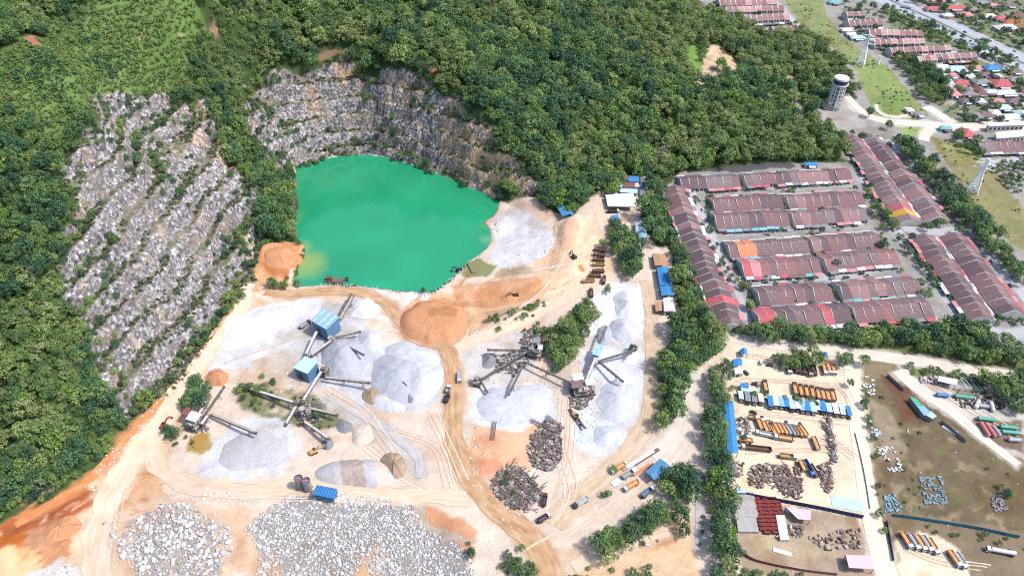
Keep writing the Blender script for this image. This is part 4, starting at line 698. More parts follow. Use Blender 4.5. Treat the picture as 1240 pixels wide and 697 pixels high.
def unit_meshes(wu, dp, st):
    """one terraced house, 1 storey or 2: facing -y, party wall on its left"""
    eave = 3.1 * st; pd = 3.5 if st < 2 else 3.6; y0 = pd; y1 = dp - 2.2; ym = (y0 + y1) / 2; rh = (y1 - y0) * .21
    b = MB(); b.prism([(0, y0), (wu, y0), (wu, y1), (0, y1)], 0, eave); b.add([(0, y0, eave), (0, y1, eave), (0, ym, eave + rh), (wu, y0, eave), (wu, y1, eave), (wu, ym, eave + rh)], [(0, 2, 1), (3, 4, 5)])
    b.box((wu / 2, dp - 1.05, 1.3), (wu - .06, 2.1, 2.6)); b.cur = 1
    for s in range(st): b.box((wu * .3, y0 - .01, 1.5 + 3.1 * s), (wu * .34, .06, 1.5)); b.box((wu * .74, y0 - .01, 1.25 + 3.1 * s), (wu * .2, .06, 2.2))
    house = b.mesh('house', [RENDER, DARK])
    b = MB(); o = .5; k = rh / (ym - y0)
    b.add([(0, y0 - o, eave - o * k + .08), (wu, y0 - o, eave - o * k + .08), (wu, ym, eave + rh + .08), (0, ym, eave + rh + .08), (wu, y1 + o, eave - o * k + .08), (0, y1 + o, eave - o * k + .08)] +
          [(0, y0 - o, eave - o * k + .26), (wu, y0 - o, eave - o * k + .26), (wu, ym, eave + rh + .26), (0, ym, eave + rh + .26), (wu, y1 + o, eave - o * k + .26), (0, y1 + o, eave - o * k + .26)],
          [(6, 7, 8, 9), (9, 8, 10, 11), (0, 3, 2, 1), (3, 5, 4, 2), (0, 1, 7, 6), (4, 5, 11, 10), (1, 2, 8, 7), (2, 4, 10, 8), (3, 0, 6, 9), (5, 3, 9, 11)])
    roof = b.mesh('roof', [TILE[0]])
    b = MB(); pts = [(y0 - .7, eave - .2), (ym, eave + rh + .42), (y1 + .7, eave - .2)]; lo = [(y0 - .7, 0.1), (ym, 0.1), (y1 + .7, .1)]
    vs = [(x, p[0], p[1]) for x in ((-.2, .2) if st < 2 else (-.5, .5)) for p in pts + lo]; b.add(vs, [(0, 1, 4, 3), (1, 2, 5, 4), (6, 9, 10, 7), (7, 10, 11, 8), (0, 6, 7, 1), (1, 7, 8, 2), (0, 3, 9, 6), (2, 8, 11, 5)]); party = b.mesh('party_wall', [RENDER])
    b = MB(); b.add([(.2, .0, 2.45), (wu - .2, 0, 2.45), (wu - .2, y0 + .2, 2.9), (.2, y0 + .2, 2.9), (.2, 0, 2.58), (wu - .2, 0, 2.58), (wu - .2, y0 + .2, 3.03), (.2, y0 + .2, 3.03)], [(3, 2, 1, 0), (4, 5, 6, 7), (0, 1, 5, 4), (1, 2, 6, 5), (2, 3, 7, 6), (3, 0, 4, 7)])
    for x in (.35, wu - .35): b.box((x, .2, 1.2), (.2, .2, 2.5))
    porch = b.mesh('porch_roof', [PINK])
    b = MB(); b.add([(.1, y1 + .5, 2.75), (wu - .1, y1 + .5, 2.75), (wu - .1, dp + .6, 2.6), (.1, dp + .6, 2.6), (.1, y1 + .5, 2.88), (wu - .1, y1 + .5, 2.88), (wu - .1, dp + .6, 2.73), (.1, dp + .6, 2.73)], [(3, 2, 1, 0), (4, 5, 6, 7), (0, 1, 5, 4), (1, 2, 6, 5), (2, 3, 7, 6), (3, 0, 4, 7)]); rear = b.mesh('rear_roof', [WHT])
    return house, roof, party, porch, rear
def terrace(q, face, label, tiles, seed, special=None, porches=None, st=1):
    """q: pixel corners of the roofs (far left, far right, near right, near left); face: which edge is the street front"""
    FL, FR, NR, NL = [plane(a, b, 3.0 * st)[:2] for a, b in q]
    A0, A1, B1, B0 = {'near': (NL, NR, FR, FL), 'far': (FR, FL, NL, NR), 'right': (NR, FR, FL, NL), 'left': (FL, NL, NR, FR)}[face]
    u = (A1 + B1 - A0 - B0) / 2; Ln = np.hypot(*u); u /= Ln; wv = np.array([-u[1], u[0]]); dp = float(np.clip((np.dot(B0 - A0, wv) + np.dot(B1 - A1, wv)) / 2, 9, 24)) + (5.5 if st < 2 else 1.5)
    o = (A0 + B0) / 2 - wv * (dp / 2 + 1.0); n = max(3, round(Ln / 6.5)); wu = Ln / n; g = random.Random(seed)
    e = empty('terrace_row', (o[0], o[1], float(ground(o[0] + u[0] * Ln / 2, o[1] + u[1] * Ln / 2))), math.atan2(u[1], u[0]), label, 'terraced houses', 'rows of terraced houses')
    ms = unit_meshes(wu, dp, st); pc = porches or [PINK, RED, GREY, WHT, TILE[0], TILE[1], TEAL, WHT, GREY]; run = g.choice(tiles)
    for i in range(n):
        h = link('house', ms[0], e, (i * wu, g.uniform(-.7, .7), g.uniform(0, .65)))
        if g.random() < .75: run = g.choice(tiles)
        omat(link('roof', ms[1], h), (special or {}).get(i, run)); link('party_wall', ms[2], h)
        if g.random() < .85: omat(link('porch_roof', ms[3], h), g.choice(pc))
        if g.random() < .6: omat(link('rear_roof', ms[4], h), g.choice([WHT, PINK, GREY, RED, GREY, TILE[2]]))
    return e
RW = [PINK, RED, GREY, PINK, WHT]
TERR = [
 ([(822,213),(891,211),(896,225),(824,229)],'near','brown roofed terrace at the wood edge with a line of red porches',TILE,{},RW,1),
 ([(898,211),(1024,204),(1030,217),(901,225)],'near','longest brown terrace, along the top street under the wood',TILE,{},[PINK,RED,WHT,GREY,PINK,WHT],1),
 ([(860,239),(943,234),(946,251),(864,256)],'near','brown terrace with one red roof at its east end, second row from the wood',TILE[:3],{11:RED,10:RED},None,1),
 ([(950,235),(1040,231),(1043,247),(953,253)],'near','brown terrace with a teal lean-to beside its west end',TILE,{},None,1),
 ([(861,257),(948,254),(955,272),(868,277)],'near','brown terrace with pale teal and red porches, third row from the wood',TILE[:3],{},[TEAL,RED,WHT,SKYB,GREY],1),
 ([(954,254),(1044,249),(1047,266),(960,272)],'near','brown terrace with a white west gable beside a narrow alley',TILE,{},[WHT,GREY,PINK],1),
 ([(877,292),(973,287),(978,305),(884,311)],'near','brown terrace with an orange roof near its west end',TILE[:3],{1:ORG,2:ORG},[WHT,SKYB,PINK,GREY],1),
 ([(978,285),(1058,280),(1066,298),(982,304)],'near','brown terrace ending in a grey roofed end house',TILE,{12:GREY,11:GREY},None,1),
 ([(891,314),(987,309),(991,329),(903,335)],'near','reddish brown terrace with a bright red west end house',[TILE[2],TILE_RED[2]],{0:RED,1:PINK},None,1),
 ([(993,307),(1078,300),(1087,317),(999,328)],'near','reddish brown terrace beside the narrow garden gap',[TILE[2],TILE_RED[2],TILE[0]],{},[PINK,GREY,WHT],1),
 ([(913,347),(998,342),(1010,364),(918,370)],'near','brown terrace with orange and white house at its east end',TILE[:3],{11:ORG,12:WHT},None,1),
 ([(1012,342),(1105,334),(1114,355),(1018,362)],'near','brown terrace with teal and pink yards, second row from the tree belt',TILE,{},[TEAL,PINK,GREY,WHT],1),
 ([(911,374),(1020,366),(1031,390),(920,398)],'near','lowest west terrace with a bright red end house at the lane',TILE[:3],{0:RED,1:RED,7:RED},[PINK,WHT,GREY],1),
 ([(1026,366),(1115,358),(1128,383),(1034,390)],'near','lowest east terrace with red porches above the dark tree belt',[TILE[2],TILE[0],TILE_RED[2]],{13:RED},[RED,RED,PINK,GREY],1),
 ([(803,229),(827,229),(850,284),(824,288)],'right','north terrace of the west column, brown with a string of red porches',TILE,{},RW,1),
 ([(825,289),(853,287),(875,340),(846,347)],'right','middle terrace of the west column, dark brown',TILE[:2],{},[RED,PINK,WHT,RED],1),
 ([(849,347),(883,344),(895,394),(871,400)],'right','south terrace of the west column ending at the tree belt',TILE[:3],{3:RED},[RED,PINK,GREY],1),
 ([(1022,169),(1040,167),(1073,209),(1051,214)],'left','north terrace of the westernmost east column',TILE[1:],{},[PINK,WHT,GREY,PINK],1),
 ([(1052,216),(1074,211),(1116,268),(1086,271)],'left','terrace ending in a yellow roofed house at the cross street',TILE,{0:TILE[0],8:YEL,7:RED},[PINK,WHT,PINK],1),
 ([(1044,166),(1062,166),(1098,207),(1077,211)],'right','mauve brown terrace just below the dusty junction',TILE[1:],{},None,1),
 ([(1079,213),(1100,209),(1150,264),(1121,270)],'right','brown terrace with green bushes at its south corner',TILE,{},None,1),
 ([(1106,289),(1130,285),(1206,388),(1173,386)],'left','long brown terrace with white and pink porches on its west side',TILE[:3],{},[PINK,WHT,RED,WHT],1),
 ([(1138,287),(1166,286),(1240,378),(1209,386)],'right','long brown terrace with an orange roofed north end house',TILE[:3],{18:ORG,17:ORG},[RED,PINK,TILE[0],GREY],1),
 ([(868,0),(937,-2),(940,7),(872,9)],'near','rose roofed two storey terrace at the top edge',TILE_RED,{},[WHT,PINK,GREY],2),
 ([(876,10),(945,8),(948,16),(880,18)],'near','rose roofed two storey terrace, second row below the top edge',TILE_RED,{},[WHT,GREY],2),
 ([(897,22),(950,20),(955,29),(903,31)],'near','rose roofed two storey terrace, third row, nearest the knoll but one',TILE_RED,{},[WHT,GREY],2),
 ([(930,36),(968,35),(973,43),(936,44)],'near','short rose roofed terrace just behind the olive trees',TILE_RED,{},[WHT],2),
 ([(828,-2),(842,-3),(862,14),(848,16)],'right','brown roofed terrace running away up the hillside street',TILE,{},[WHT,GREY],1),
 ([(1022,14),(1044,13),(1047,20),(1025,21)],'near','short brown terrace at the bend of the gravel track',TILE_RED,{},[WHT],2),
 ([(1024,24),(1063,22),(1067,31),(1028,33)],'near','dark red terrace above the white roofed sheds',[TILE_RED[2],TILE[0]],{},[WHT,GREY],2),
 ([(1049,35),(1113,36),(1117,44),(1053,44)],'near','rose terrace with white gables, uppermost of the four by the highway',TILE_RED,{},[WHT,PINK],2),
 ([(1055,47),(1116,46),(1119,54),(1059,55)],'near','rose terrace, second of the four by the highway',TILE_RED,{},[WHT,PINK],2),
 ([(1075,57),(1148,54),(1151,62),(1079,65)],'near','rose terrace, third of the four by the highway',TILE_RED,{},[WHT,RED],2),
 ([(1107,67),(1178,62),(1182,71),(1112,75)],'near','rose terrace, nearest of the four by the highway',TILE_RED,{},[WHT,PINK],2),
 ([(1180,171),(1240,170),(1243,183),(1186,184)],'near','dark brown terrace with white porches below the white shop row',TILE,{},[WHT,WHT,GREY],1),
]
for i, (q, fc, lab, ts, spc, po, st) in enumerate(TERR): terrace(q, fc, lab, ts, i + 3, spc, po, st)
def shed(q, z, label, rm, wm=None, name='shed', cat='shed', gable=.0, open_=False, group=None, strips=0, windows=0, skirt=None):
    """a building on the four pixel corners of its eaves (far left, far right, near right, near left), z metres above the ground"""
    g = float(np.mean([ground(*plane(a, b, 0)[:2]) for a, b in q])); W = [plane(a, b, g + z)[:2] for a, b in q]; c = sum(W) / 4; e = empty(name, (c[0], c[1], g), 0, label, cat, group)
    L_ = [(p - c) for p in W]; v = [tuple(p) for p in L_]     # 0 FL 1 FR 2 NR 3 NL
    l1 = np.hypot(*(L_[1] - L_[0])); l2 = np.hypot(*(L_[3] - L_[0])); b = MB(); t = .18
    if gable:
        m = ((L_[0] + L_[3]) / 2, (L_[1] + L_[2]) / 2) if l1 > l2 else ((L_[0] + L_[1]) / 2, (L_[3] + L_[2]) / 2)
        sl_ = [(0, 1), (3, 2)] if l1 > l2 else [(0, 3), (1, 2)]
        for a_, b_ in sl_:
            vs = [(*v[a_], z), (*v[b_], z), (*m[1], z + gable), (*m[0], z + gable)]; vs += [(x, y, h + t) for x, y, h in vs]
            fs = [(3, 2, 1, 0), (4, 5, 6, 7), (0, 1, 5, 4), (1, 2, 6, 5), (2, 3, 7, 6), (3, 0, 4, 7)]
            if np.cross(np.array(vs[1]) - vs[0], np.array(vs[3]) - vs[0])[2] < 0: fs = [f[::-1] for f in fs]
            b.add(vs, fs)
    else: b.prism(v, z, [z + t, z + t + .4, z + t + .4, z + t])
    r = b.build('roof', rm, e)
    k = .93 if not open_ else .96; s = [tuple(p * k) for p in L_]; b = MB()
    if open_:
        n = max(2, int(max(l1, l2) / 6))
        for i in range(n + 1):
            for a_, b_ in (((0, 1), (3, 2)) if l1 > l2 else ((0, 3), (1, 2))):
                p = np.array(s[a_]) + (np.array(s[b_]) - np.array(s[a_])) * i / n; b.box((p[0], p[1], z / 2), (.25, .25, z))
        b.build('frame', STEEL, e)
        b = MB(); b.prism([tuple(np.array(s[0]) * .98), tuple(np.array(s[1]) * .98), tuple(np.array(s[1]) * .98 * np.array([1, .93])), tuple(np.array(s[0]) * .98 * np.array([1, .93]))], 0, z * .9) ; b.build('back_wall', wm or GREY, e)
    else:
        b.prism(s, 0, z - .02)
        if gable:
            for a_, b_ in (((0, 3), (1, 2)) if l1 > l2 else ((0, 1), (3, 2))):
                p, q2 = np.array(s[a_]), np.array(s[b_]); mm = (p + q2) / 2; b.add([(*p, z - .02), (*q2, z - .02), (*mm, z + gable * .9)], [(0, 1, 2)])
        wl_ = b.build('wall', wm or RENDER, e)
        p, q2 = np.array(s[3]), np.array(s[2]); d = (q2 - p) / np.hypot(*(q2 - p)); nrm = np.array([d[1], -d[0]]); nrm = nrm if nrm[1] < 0 else -nrm
        if windows:
            for i in range(windows):
                x = p + (q2 - p) * (i + .5) / windows + nrm * .03; w_ = MB(); w_.box((x[0], x[1], z * .55), (min(2.2, np.hypot(*(q2 - p)) / windows * .5), .08, z * .35), math.atan2(d[1], d[0])); w_.build('window', DARK, e)
        else:
            x = p + (q2 - p) * .4 + nrm * .03; w_ = MB(); w_.box((x[0], x[1], z * .36), (min(3.2, np.hypot(*(q2 - p)) * .4), .08, z * .7), math.atan2(d[1], d[0])); w_.build('door', DARK, e)
    if strips:       # roof lights
        b = MB()
        for i in range(strips):
            f0 = (i + .5) / strips - .035; f1 = f0 + .07; A_, B_ = np.array(v[0]), np.array(v[1]); D_, C_ = np.array(v[3]), np.array(v[2])
            if l1 < l2: A_, B_, C_, D_ = D_, A_, B_, C_
            zz_ = z + t + .45 + gable; b.prism([tuple((A_ + (B_ - A_) * f0) * .97), tuple((A_ + (B_ - A_) * f1) * .97), tuple((D_ + (C_ - D_) * f1) * .97), tuple((D_ + (C_ - D_) * f0) * .97)], zz_ - .1, zz_) if not gable else None
        if b.v: b.build('roof_light', PALEB, e)
    return e
SHEDS = [
 # offices and workshops north of the works
 ([(733,236),(767,234),(769,251),(736,250)],5,'large white roofed workshop with dark open front above the blue tarpaulin',WHT,GREY,.0,True),
 ([(744,211),(752,210),(753,216),(745,217)],3,'small bright blue roofed hut at the wood edge',BLUE,RENDER,.8,False),
 ([(753,212),(760,212),(761,218),(754,218)],3,'small maroon roofed hut between the two blue huts',MAR,RENDER,.8,False),
 ([(761,213),(774,213),(774,220),(761,220)],3.2,'mid blue roofed office under the wood',BLUE,RENDER,.9,False),
 ([(775,213),(783,213),(784,221),(776,221)],3,'grey roofed hut at the east end of the office huts',GREY,RENDER,.8,False),
 ([(746,220),(754,220),(754,227),(746,227)],3,'pale blue roofed hut west of the maroon long hut',SKYB,RENDER,.8,False),
 ([(755,221),(768,221),(768,227),(755,227)],3,'maroon roofed long hut among the office huts',MAR,RENDER,.9,False),
 ([(769,222),(773,222),(773,227),(769,227)],3,'tiny white roofed hut beside the maroon long hut',WHT,RENDER,.5,False),
 ([(775,223),(782,223),(782,228),(775,228)],3,'small blue roofed hut above the grey lean-to',BLUE,RENDER,.6,False),
 ([(774,229),(783,229),(783,237),(775,237)],3,'grey lean-to by the office track',GREY,RENDER,.4,False),
 ([(751,228),(772,229),(772,234),(751,233)],3.4,'long pale blue canopy just behind the white workshop',PALEB,SKYB,.6,False),
 ([(734,230),(744,230),(744,234),(734,234)],3,'flat blue shelter at the corner of the white workshop',BLUE,GREY,.0,True),
 ([(739,262),(748,260),(752,270),(743,273)],3,'bright blue tarpaulin shelter below the white workshop',BLUE,GREY,.5,True),
 ([(769,269),(781,268),(783,280),(770,281)],4,'pale white green roofed office beside the dirt track',PALEB,RENDER,.8,False),
 ([(773,281),(783,281),(784,288),(774,288)],3.6,'light blue roofed annex below the pale office',SKYB,RENDER,.6,False),
 ([(675,251),(690,249),(695,259),(681,262)],3.5,'bright blue roofed shelter at the top of the pale ramp',BLUE,GREY,.6,True),
 ([(790,307),(806,309),(809,322),(793,322)],4,'ochre roofed shed north of the long blue sheds',BROWNR,GREY,.6,True),
 ([(795,324),(809,323),(814,345),(799,346)],4.5,'long blue shed, the northern half of the pair by the haul road',BLUE,GREY,.7,True),
 ([(799,347),(814,346),(816,358),(801,358)],4.5,'blue shed, the southern half of the pair by the haul road',BLUE,GREY,.7,True),
 ([(803,361),(815,360),(818,377),(804,377)],4,'white roofed shed with a skylit roof below the blue sheds',WHT,RENDER,.5,False),
 ([(793,366),(801,365),(802,376),(794,377)],3,'small rust brown shed across from the white roofed shed',BROWNR,RUSTM,.3,False),
 # yard on the right
 ([(876,487),(888,486),(894,548),(881,551)],5,'long bright blue shed along the west side of the lorry yard',BLUE,NAVY,.8,True),
 ([(886,562),(891,561),(893,572),(887,574)],3,'narrow grey container hut south of the long blue shed',GREY,GREY,.0,False),
 ([(892,591),(903,592),(903,597),(892,596)],3,'pale blue cabin at the end of the navy fence',PALEB,SKYB,.0,False),
 ([(951,613),(982,618),(981,630),(966,628)],4,'lilac pink roofed shed below the navy fence',LPINK,RENDER,.0,True),
 ([(1024,671),(1055,673),(1058,689),(1028,687)],4.5,'big lilac pink roofed shed at the south gate',LPINK,RENDER,.0,True),
 ([(896,423),(904,422),(905,429),(897,430)],3,'round topped blue tent at the north corner of the yard',BLUE,GREY,1.2,True),
 ([(887,435),(898,434),(899,442),(888,444)],3,'square bright blue shelter in the north corner of the yard',BLUE,GREY,.5,True),
 ([(996,427),(1002,427),(1003,433),(997,433)],3,'small blue tent between the yard tree clumps',BLUE,GREY,1.0,True),
 ([(889,445),(898,444),(900,452),(890,453)],3,'low white roofed cabin under the blue shelter',WHT,RENDER,.2,False),
 ([(896,464),(906,463),(907,468),(897,469)],3,'blue roofed cabin at the west end of the truck row',BLUE,RENDER,.3,False),
 ([(897,469),(917,472),(917,476),(898,473)],3,'long pale cabin below the blue roofed cabin',PALEB,RENDER,.2,False),
 ([(1137,455),(1160,460),(1158,467),(1135,461)],4,'white roofed open shed in the tank storage yard',WHT,GREY,.0,True),
 ([(1101,480),(1108,482),(1118,493),(1111,493)],3.4,'green roofed section of the roadside shed',roofm('roof_green',(96,190,168)),GREY,.0,False),
 ([(1110,491),(1118,491),(1127,500),(1119,503)],3.4,'blue roofed section of the roadside shed',SKYB,GREY,.0,False),
 ([(1119,501),(1127,498),(1134,504),(1129,507)],3.4,'pale end section of the roadside shed',PALEB,GREY,.0,False),
 # weighbridge shelter
 ([(799,555),(813,566),(792,581),(782,571)],5,'blue roofed drive-through shelter in the lorry park',roofm('roof_steel_blue',(84,148,190),dirt=alb(120,170,204)),GREY,.8,True),
 # shops, upper right
 ([(1205,160),(1246,157),(1248,165),(1207,168)],6,'white two storey shop row along the dusty road',WHT,RENDER,.0,False),
 ([(1195,149),(1240,147),(1242,152),(1197,153)],6,'long white flat roofed shop block above the dusty road',WHT,RENDER,.0,False),
]
for q, z, lab, rm, wm, gb, op in SHEDS: shed(q, z, lab, rm, wm, gable=gb, open_=op, windows=0 if z < 6 else 8)
# main plant houses
PB = mat('plant_blue', alb(98,142,184), .7, var=.15, dirt=alb(130,160,186)); PBR = roofm('plant_roof', (150,192,220), dirt=alb(190,214,226), var=.14)
shed([(391.7,373),(411,384),(395,399.4),(376,388)],13,'tall blue screening house with ribbed pale blue roof beside the twin conveyors',PBR,PB,'screening_house','plant building',.0,strips=3)
shed([(369.3,431),(385,438),(372,452.8),(354.6,445)],9,'shorter pale blue roofed crusher house down the slope from the tall blue one',roofm('plant_roof_pale',(196,224,240),var=.08),PB,'crusher_house','plant building',.0)
# detached houses of the village
HC = {'r':RED,'w':WHT,'t':TEAL,'b':BLUE,'s':PALEB,'g':GREY,'m':MAR,'p':PINK,'d':TILE[0],'o':ORG}
HS = [(1156,86,22,15,'s','light blue roofed house with a white ridge among the village houses'),(1139,84,18,12,'w','white roofed house above the pale teal long house'),(1144,98,9,24,'s','long pale teal house pointing at the tree belt'),(1162,102,14,10,'r','bright red roofed house next to the village trees'),(1150,112,10,22,'p','long dusty pink house at the tree belt'),(1171,113,14,16,'g','grey brown house east of the dusty pink long house'),
 (1184,112,12,16,'m','maroon roofed house in the middle of the village'),(1187,101,16,10,'g','pale grey house north of the maroon one'),(1211,103,18,16,'r','largest red roofed house of the village'),(1200,84,16,10,'b','blue roofed house in the upper village'),(1214,84,10,10,'g','small grey house beside the blue one'),(1178,84,14,9,'p','pinkish white house at the highway end of the village'),(1218,114,24,9,'w','long white house below the largest red roof'),(1235,112,10,14,'m','maroon house at the east edge of the village'),
 (1198,113,12,8,'s','pale house between the maroon and white houses'),(1178,142,14,12,'g','grey shed roofed house on the dusty road'),(1191,141,14,10,'d','dark roofed house with white walls on the dusty road'),(1203,138,9,9,'w','small white house on the dusty road'),(1221,144,20,10,'w','wide white building on the dusty road'),(1236,140,12,12,'s','grey white house at the frame edge on the dusty road'),(1214,132,12,8,'s','pale green house in the gardens north of the dusty road'),(1168,163,12,13,'r','red round roofed house on the junction'),(1144,157,10,5,'t','little teal shelter on the junction'),
 (1132,3,22,10,'p','pink roofed house across the highway by the top edge'),(1128,12,16,9,'r','red roofed house nearest the highway'),(1155,11,24,11,'r','biggest red roofed block across the highway'),(1167,19,16,10,'p','pale pink house beside the big red block'),(1188,3,18,9,'g','grey roofed house at the top edge'),(1210,24,12,9,'r','red house beside the orange earth plot'),(1197,21,14,10,'w','white house at the side road across the highway'),(1216,35,24,12,'w','large white house group across the highway'),(1237,38,10,9,'r','red house at the frame edge across the highway'),(1177,13,14,8,'g','small grey house behind the big red block'),(1150,1,12,7,'w','white house at the top edge behind the red block'),
 (1010,4,14,8,'t','teal roofed shed beside the gravel track at the top'),(1027,38,16,9,'w','white roofed shed below the dark red terrace'),(1038,47,16,9,'s','light blue shed beside the pylon'),(1030,43,10,7,'w','small white shed next to the light blue shed'),(1092,167,9,6,'s','grey white hut at the north end of the tree belt'),(1100,135,6,7,'w','white cabin by the round grass mound'),(1112,140,9,4,'g','grey hut at the corner of the junction'),(979,146,7,5,'r','red hut at the wood edge above the long terrace'),(981,201,10,4,'b','blue hut at the east end of the wood above the terraces')]
HS += [(1120,84,12,9,'w','white house at the top corner of the village tree belt'),(1128,90,10,8,'d','dark roofed house beside the white corner house'),(1152,93,10,8,'p','small pink house just below the light blue one'),(1172,93,9,8,'w','small white house north of the bright red one'),(1192,92,10,8,'d','dark tiled house south of the blue roofed one'),(1206,94,9,7,'w','white porch house just north of the largest red roof'),(1226,98,12,9,'g','grey roofed house east of the largest red roof'),(1228,88,12,8,'d','brown tiled house north of the eastern grey roof'),(1184,124,10,8,'w','white house south of the maroon one'),(1168,124,10,7,'d','dark tiled house south of the grey brown house'),(1207,124,11,7,'p','pale rose house south of the long white house'),(1226,124,12,8,'d','brown tiled house below the eastern maroon house'),(1150,62,14,8,'g','grey house at the end of the nearest highway terrace'),(1190,66,12,8,'w','white house east of the nearest highway terrace'),(1222,8,14,9,'d','brown tiled house at the top edge east of the side road'),(1146,20,12,8,'w','white house below the biggest red block'),(1230,20,12,8,'m','maroon house east of the orange earth plot'),(1200,8,12,8,'p','rose house at the top by the side road')]
hg = random.Random(4)
for px, py, wd, dp, c, lab in HS:
    x, y, z = P(px, py + 1); e = empty('house', (x, y, z), hg.uniform(-.12, .18), lab, 'house', 'detached houses of the village'); a_, d_ = wd / 2, dp / 2; b = MB(); b.prism([(-a_, -d_), (a_, -d_), (a_, d_), (-a_, d_)], -.2, 3.2); b.build('wall', RENDER, e)
    b = MB(); o = .7; A_, D_ = a_ + o, d_ + o; rx = max(0, A_ - D_ * .8) if A_ >= D_ else 0; ry = max(0, D_ - A_ * .8) if D_ > A_ else 0; h = 3.05; t = h + min(A_, D_) * .42
    b.add([(-A_, -D_, h), (A_, -D_, h), (A_, D_, h), (-A_, D_, h), (-rx, -ry, t), (rx, ry, t)] if rx else [(-A_, -D_, h), (A_, -D_, h), (A_, D_, h), (-A_, D_, h), (0, -ry, t), (0, ry, t)],
          [(0, 1, 5, 4), (1, 2, 5), (2, 3, 4, 5), (3, 0, 4), (3, 2, 1, 0)] if rx else [(0, 1, 4), (1, 2, 5, 4), (2, 3, 5), (3, 0, 4, 5), (3, 2, 1, 0)]); b.build('roof', HC[c], e)
    b = MB(); b.add([(-a_ * .5, -d_ - 3.2, 2.4), (a_ * .6, -d_ - 3.2, 2.4), (a_ * .6, -d_ - .72, 2.7), (-a_ * .5, -d_ - .72, 2.7)], [(0, 1, 2, 3)]); b.box((-a_ * .45, -d_ - 3, 1.2), (.2, .2, 2.4)); b.box((a_ * .55, -d_ - 3, 1.2), (.2, .2, 2.4)); b.build('porch_roof', HC[hg.choice('wgsdp')], e)
    b = MB(); b.box((-a_ * .5, -d_ - .03, 1.6), (min(3, wd * .2), .08, 1.3)); b.box((a_ * .4, -d_ - .03, 1.6), (min(3, wd * .2), .08, 1.3)); b.build('window', DARK, e)
# water tower
x, y, z = P(1008, 131); e = empty('water_tower', (x, y, z), .3, 'white concrete water tower with lattice legs and round white tank, at the wood edge', 'water tower'); TW = mat('tower_white', alb(232,234,238), .8, var=.08); HT, RT = 25.0, 6.0
b = MB(); n = 12
for i in range(n):
    t = 2 * math.pi * i / n; b.tube((RT * math.cos(t), RT * math.sin(t), -.5), (RT * math.cos(t), RT * math.sin(t), HT), .6, .6, 6)
b.build('column', TW, e); b = MB()
for k in range(1, 7):
    for i in range(n):
        t0, t1 = 2 * math.pi * i / n, 2 * math.pi * (i + 1) / n; b.beam((RT * math.cos(t0), RT * math.sin(t0), k * 4), (RT * math.cos(t1), RT * math.sin(t1), k * 4), .5, .75)
b.build('ring_beam', TW, e)
b = MB(); b.tube((0, 0, -.5), (0, 0, HT), 1.6, 1.6, 14); b.build('stair_shaft', CONC, e)
b = MB(); b.tube((0, 0, HT), (0, 0, HT + .6), 7.4, 7.4, 28); b.build('walkway', TW, e); b = MB(); b.tube((0, 0, HT + .6), (0, 0, HT + 4.6), 6.3, 6.3, 28); b.build('tank', mat('tank_dark', alb(62,70,92), .6), e)
b = MB(); b.tube((0, 0, HT + 4.6), (0, 0, HT + 6.2), 6.7, 6.6, 28); b.tube((0, 0, HT + 6.2), (0, 0, HT + 6.9), 6.6, 1.0, 28); b.build('tank_roof', TW, e)
shed([(993,121),(1004,125),(1002,130),(991,126)],3,'grey flat roofed pump house beside the water tower',GREY,RENDER,'pump_house','pump house')
# pylons
def pylon(px, py, h, label):
    x, y, z = P(px, py); e = empty('pylon', (x, y, z), -.5, label, 'pylon'); PW = mat('pylon_grey', (.72,.72,.70), .6)
    b = MB(); w0, w1 = h * .13, h * .028; lv = 9
    def cor(k): s = w0 + (w1 - w0) * min(1, k / (lv * .72)); zz_ = h * k / lv; return [(sx * s, sy * s, zz_) for sx, sy in ((-1, -1), (1, -1), (1, 1), (-1, 1))]
    for k in range(lv):
        a_, c_ = cor(k), cor(k + 1)
        for i in range(4): b.beam(a_[i], c_[i], .55); b.beam(a_[i], c_[(i + 1) % 4], .36); b.beam(a_[(i + 1) % 4], c_[i], .36); b.beam(c_[i], c_[(i + 1) % 4], .36)
    b.build('mast', PW, e)
    for k, l in ((.70, .25), (.82, .22), (.94, .18)):
        b = MB()
        for s in (-1, 1):
            for d in (-1, 1): b.beam((0, d * w1, h * k), (s * h * l, 0, h * k + .4), .26); b.beam((0, d * w1, h * (k + .045)), (s * h * l, 0, h * k + .4), .22)
            b.beam((s * h * l, 0, h * k + .3), (s * h * l, 0, h * k - 2), .3)
        b.build('cross_arm', PW, e)
pylon(1177, 232, 31, 'white lattice pylon standing on the dry grass strip below the junction'); pylon(1041, 79, 33, 'white lattice pylon on the green strip near the far terraces'); pylon(1063, 78, 9, 'short white lattice mast stub on the green slope')
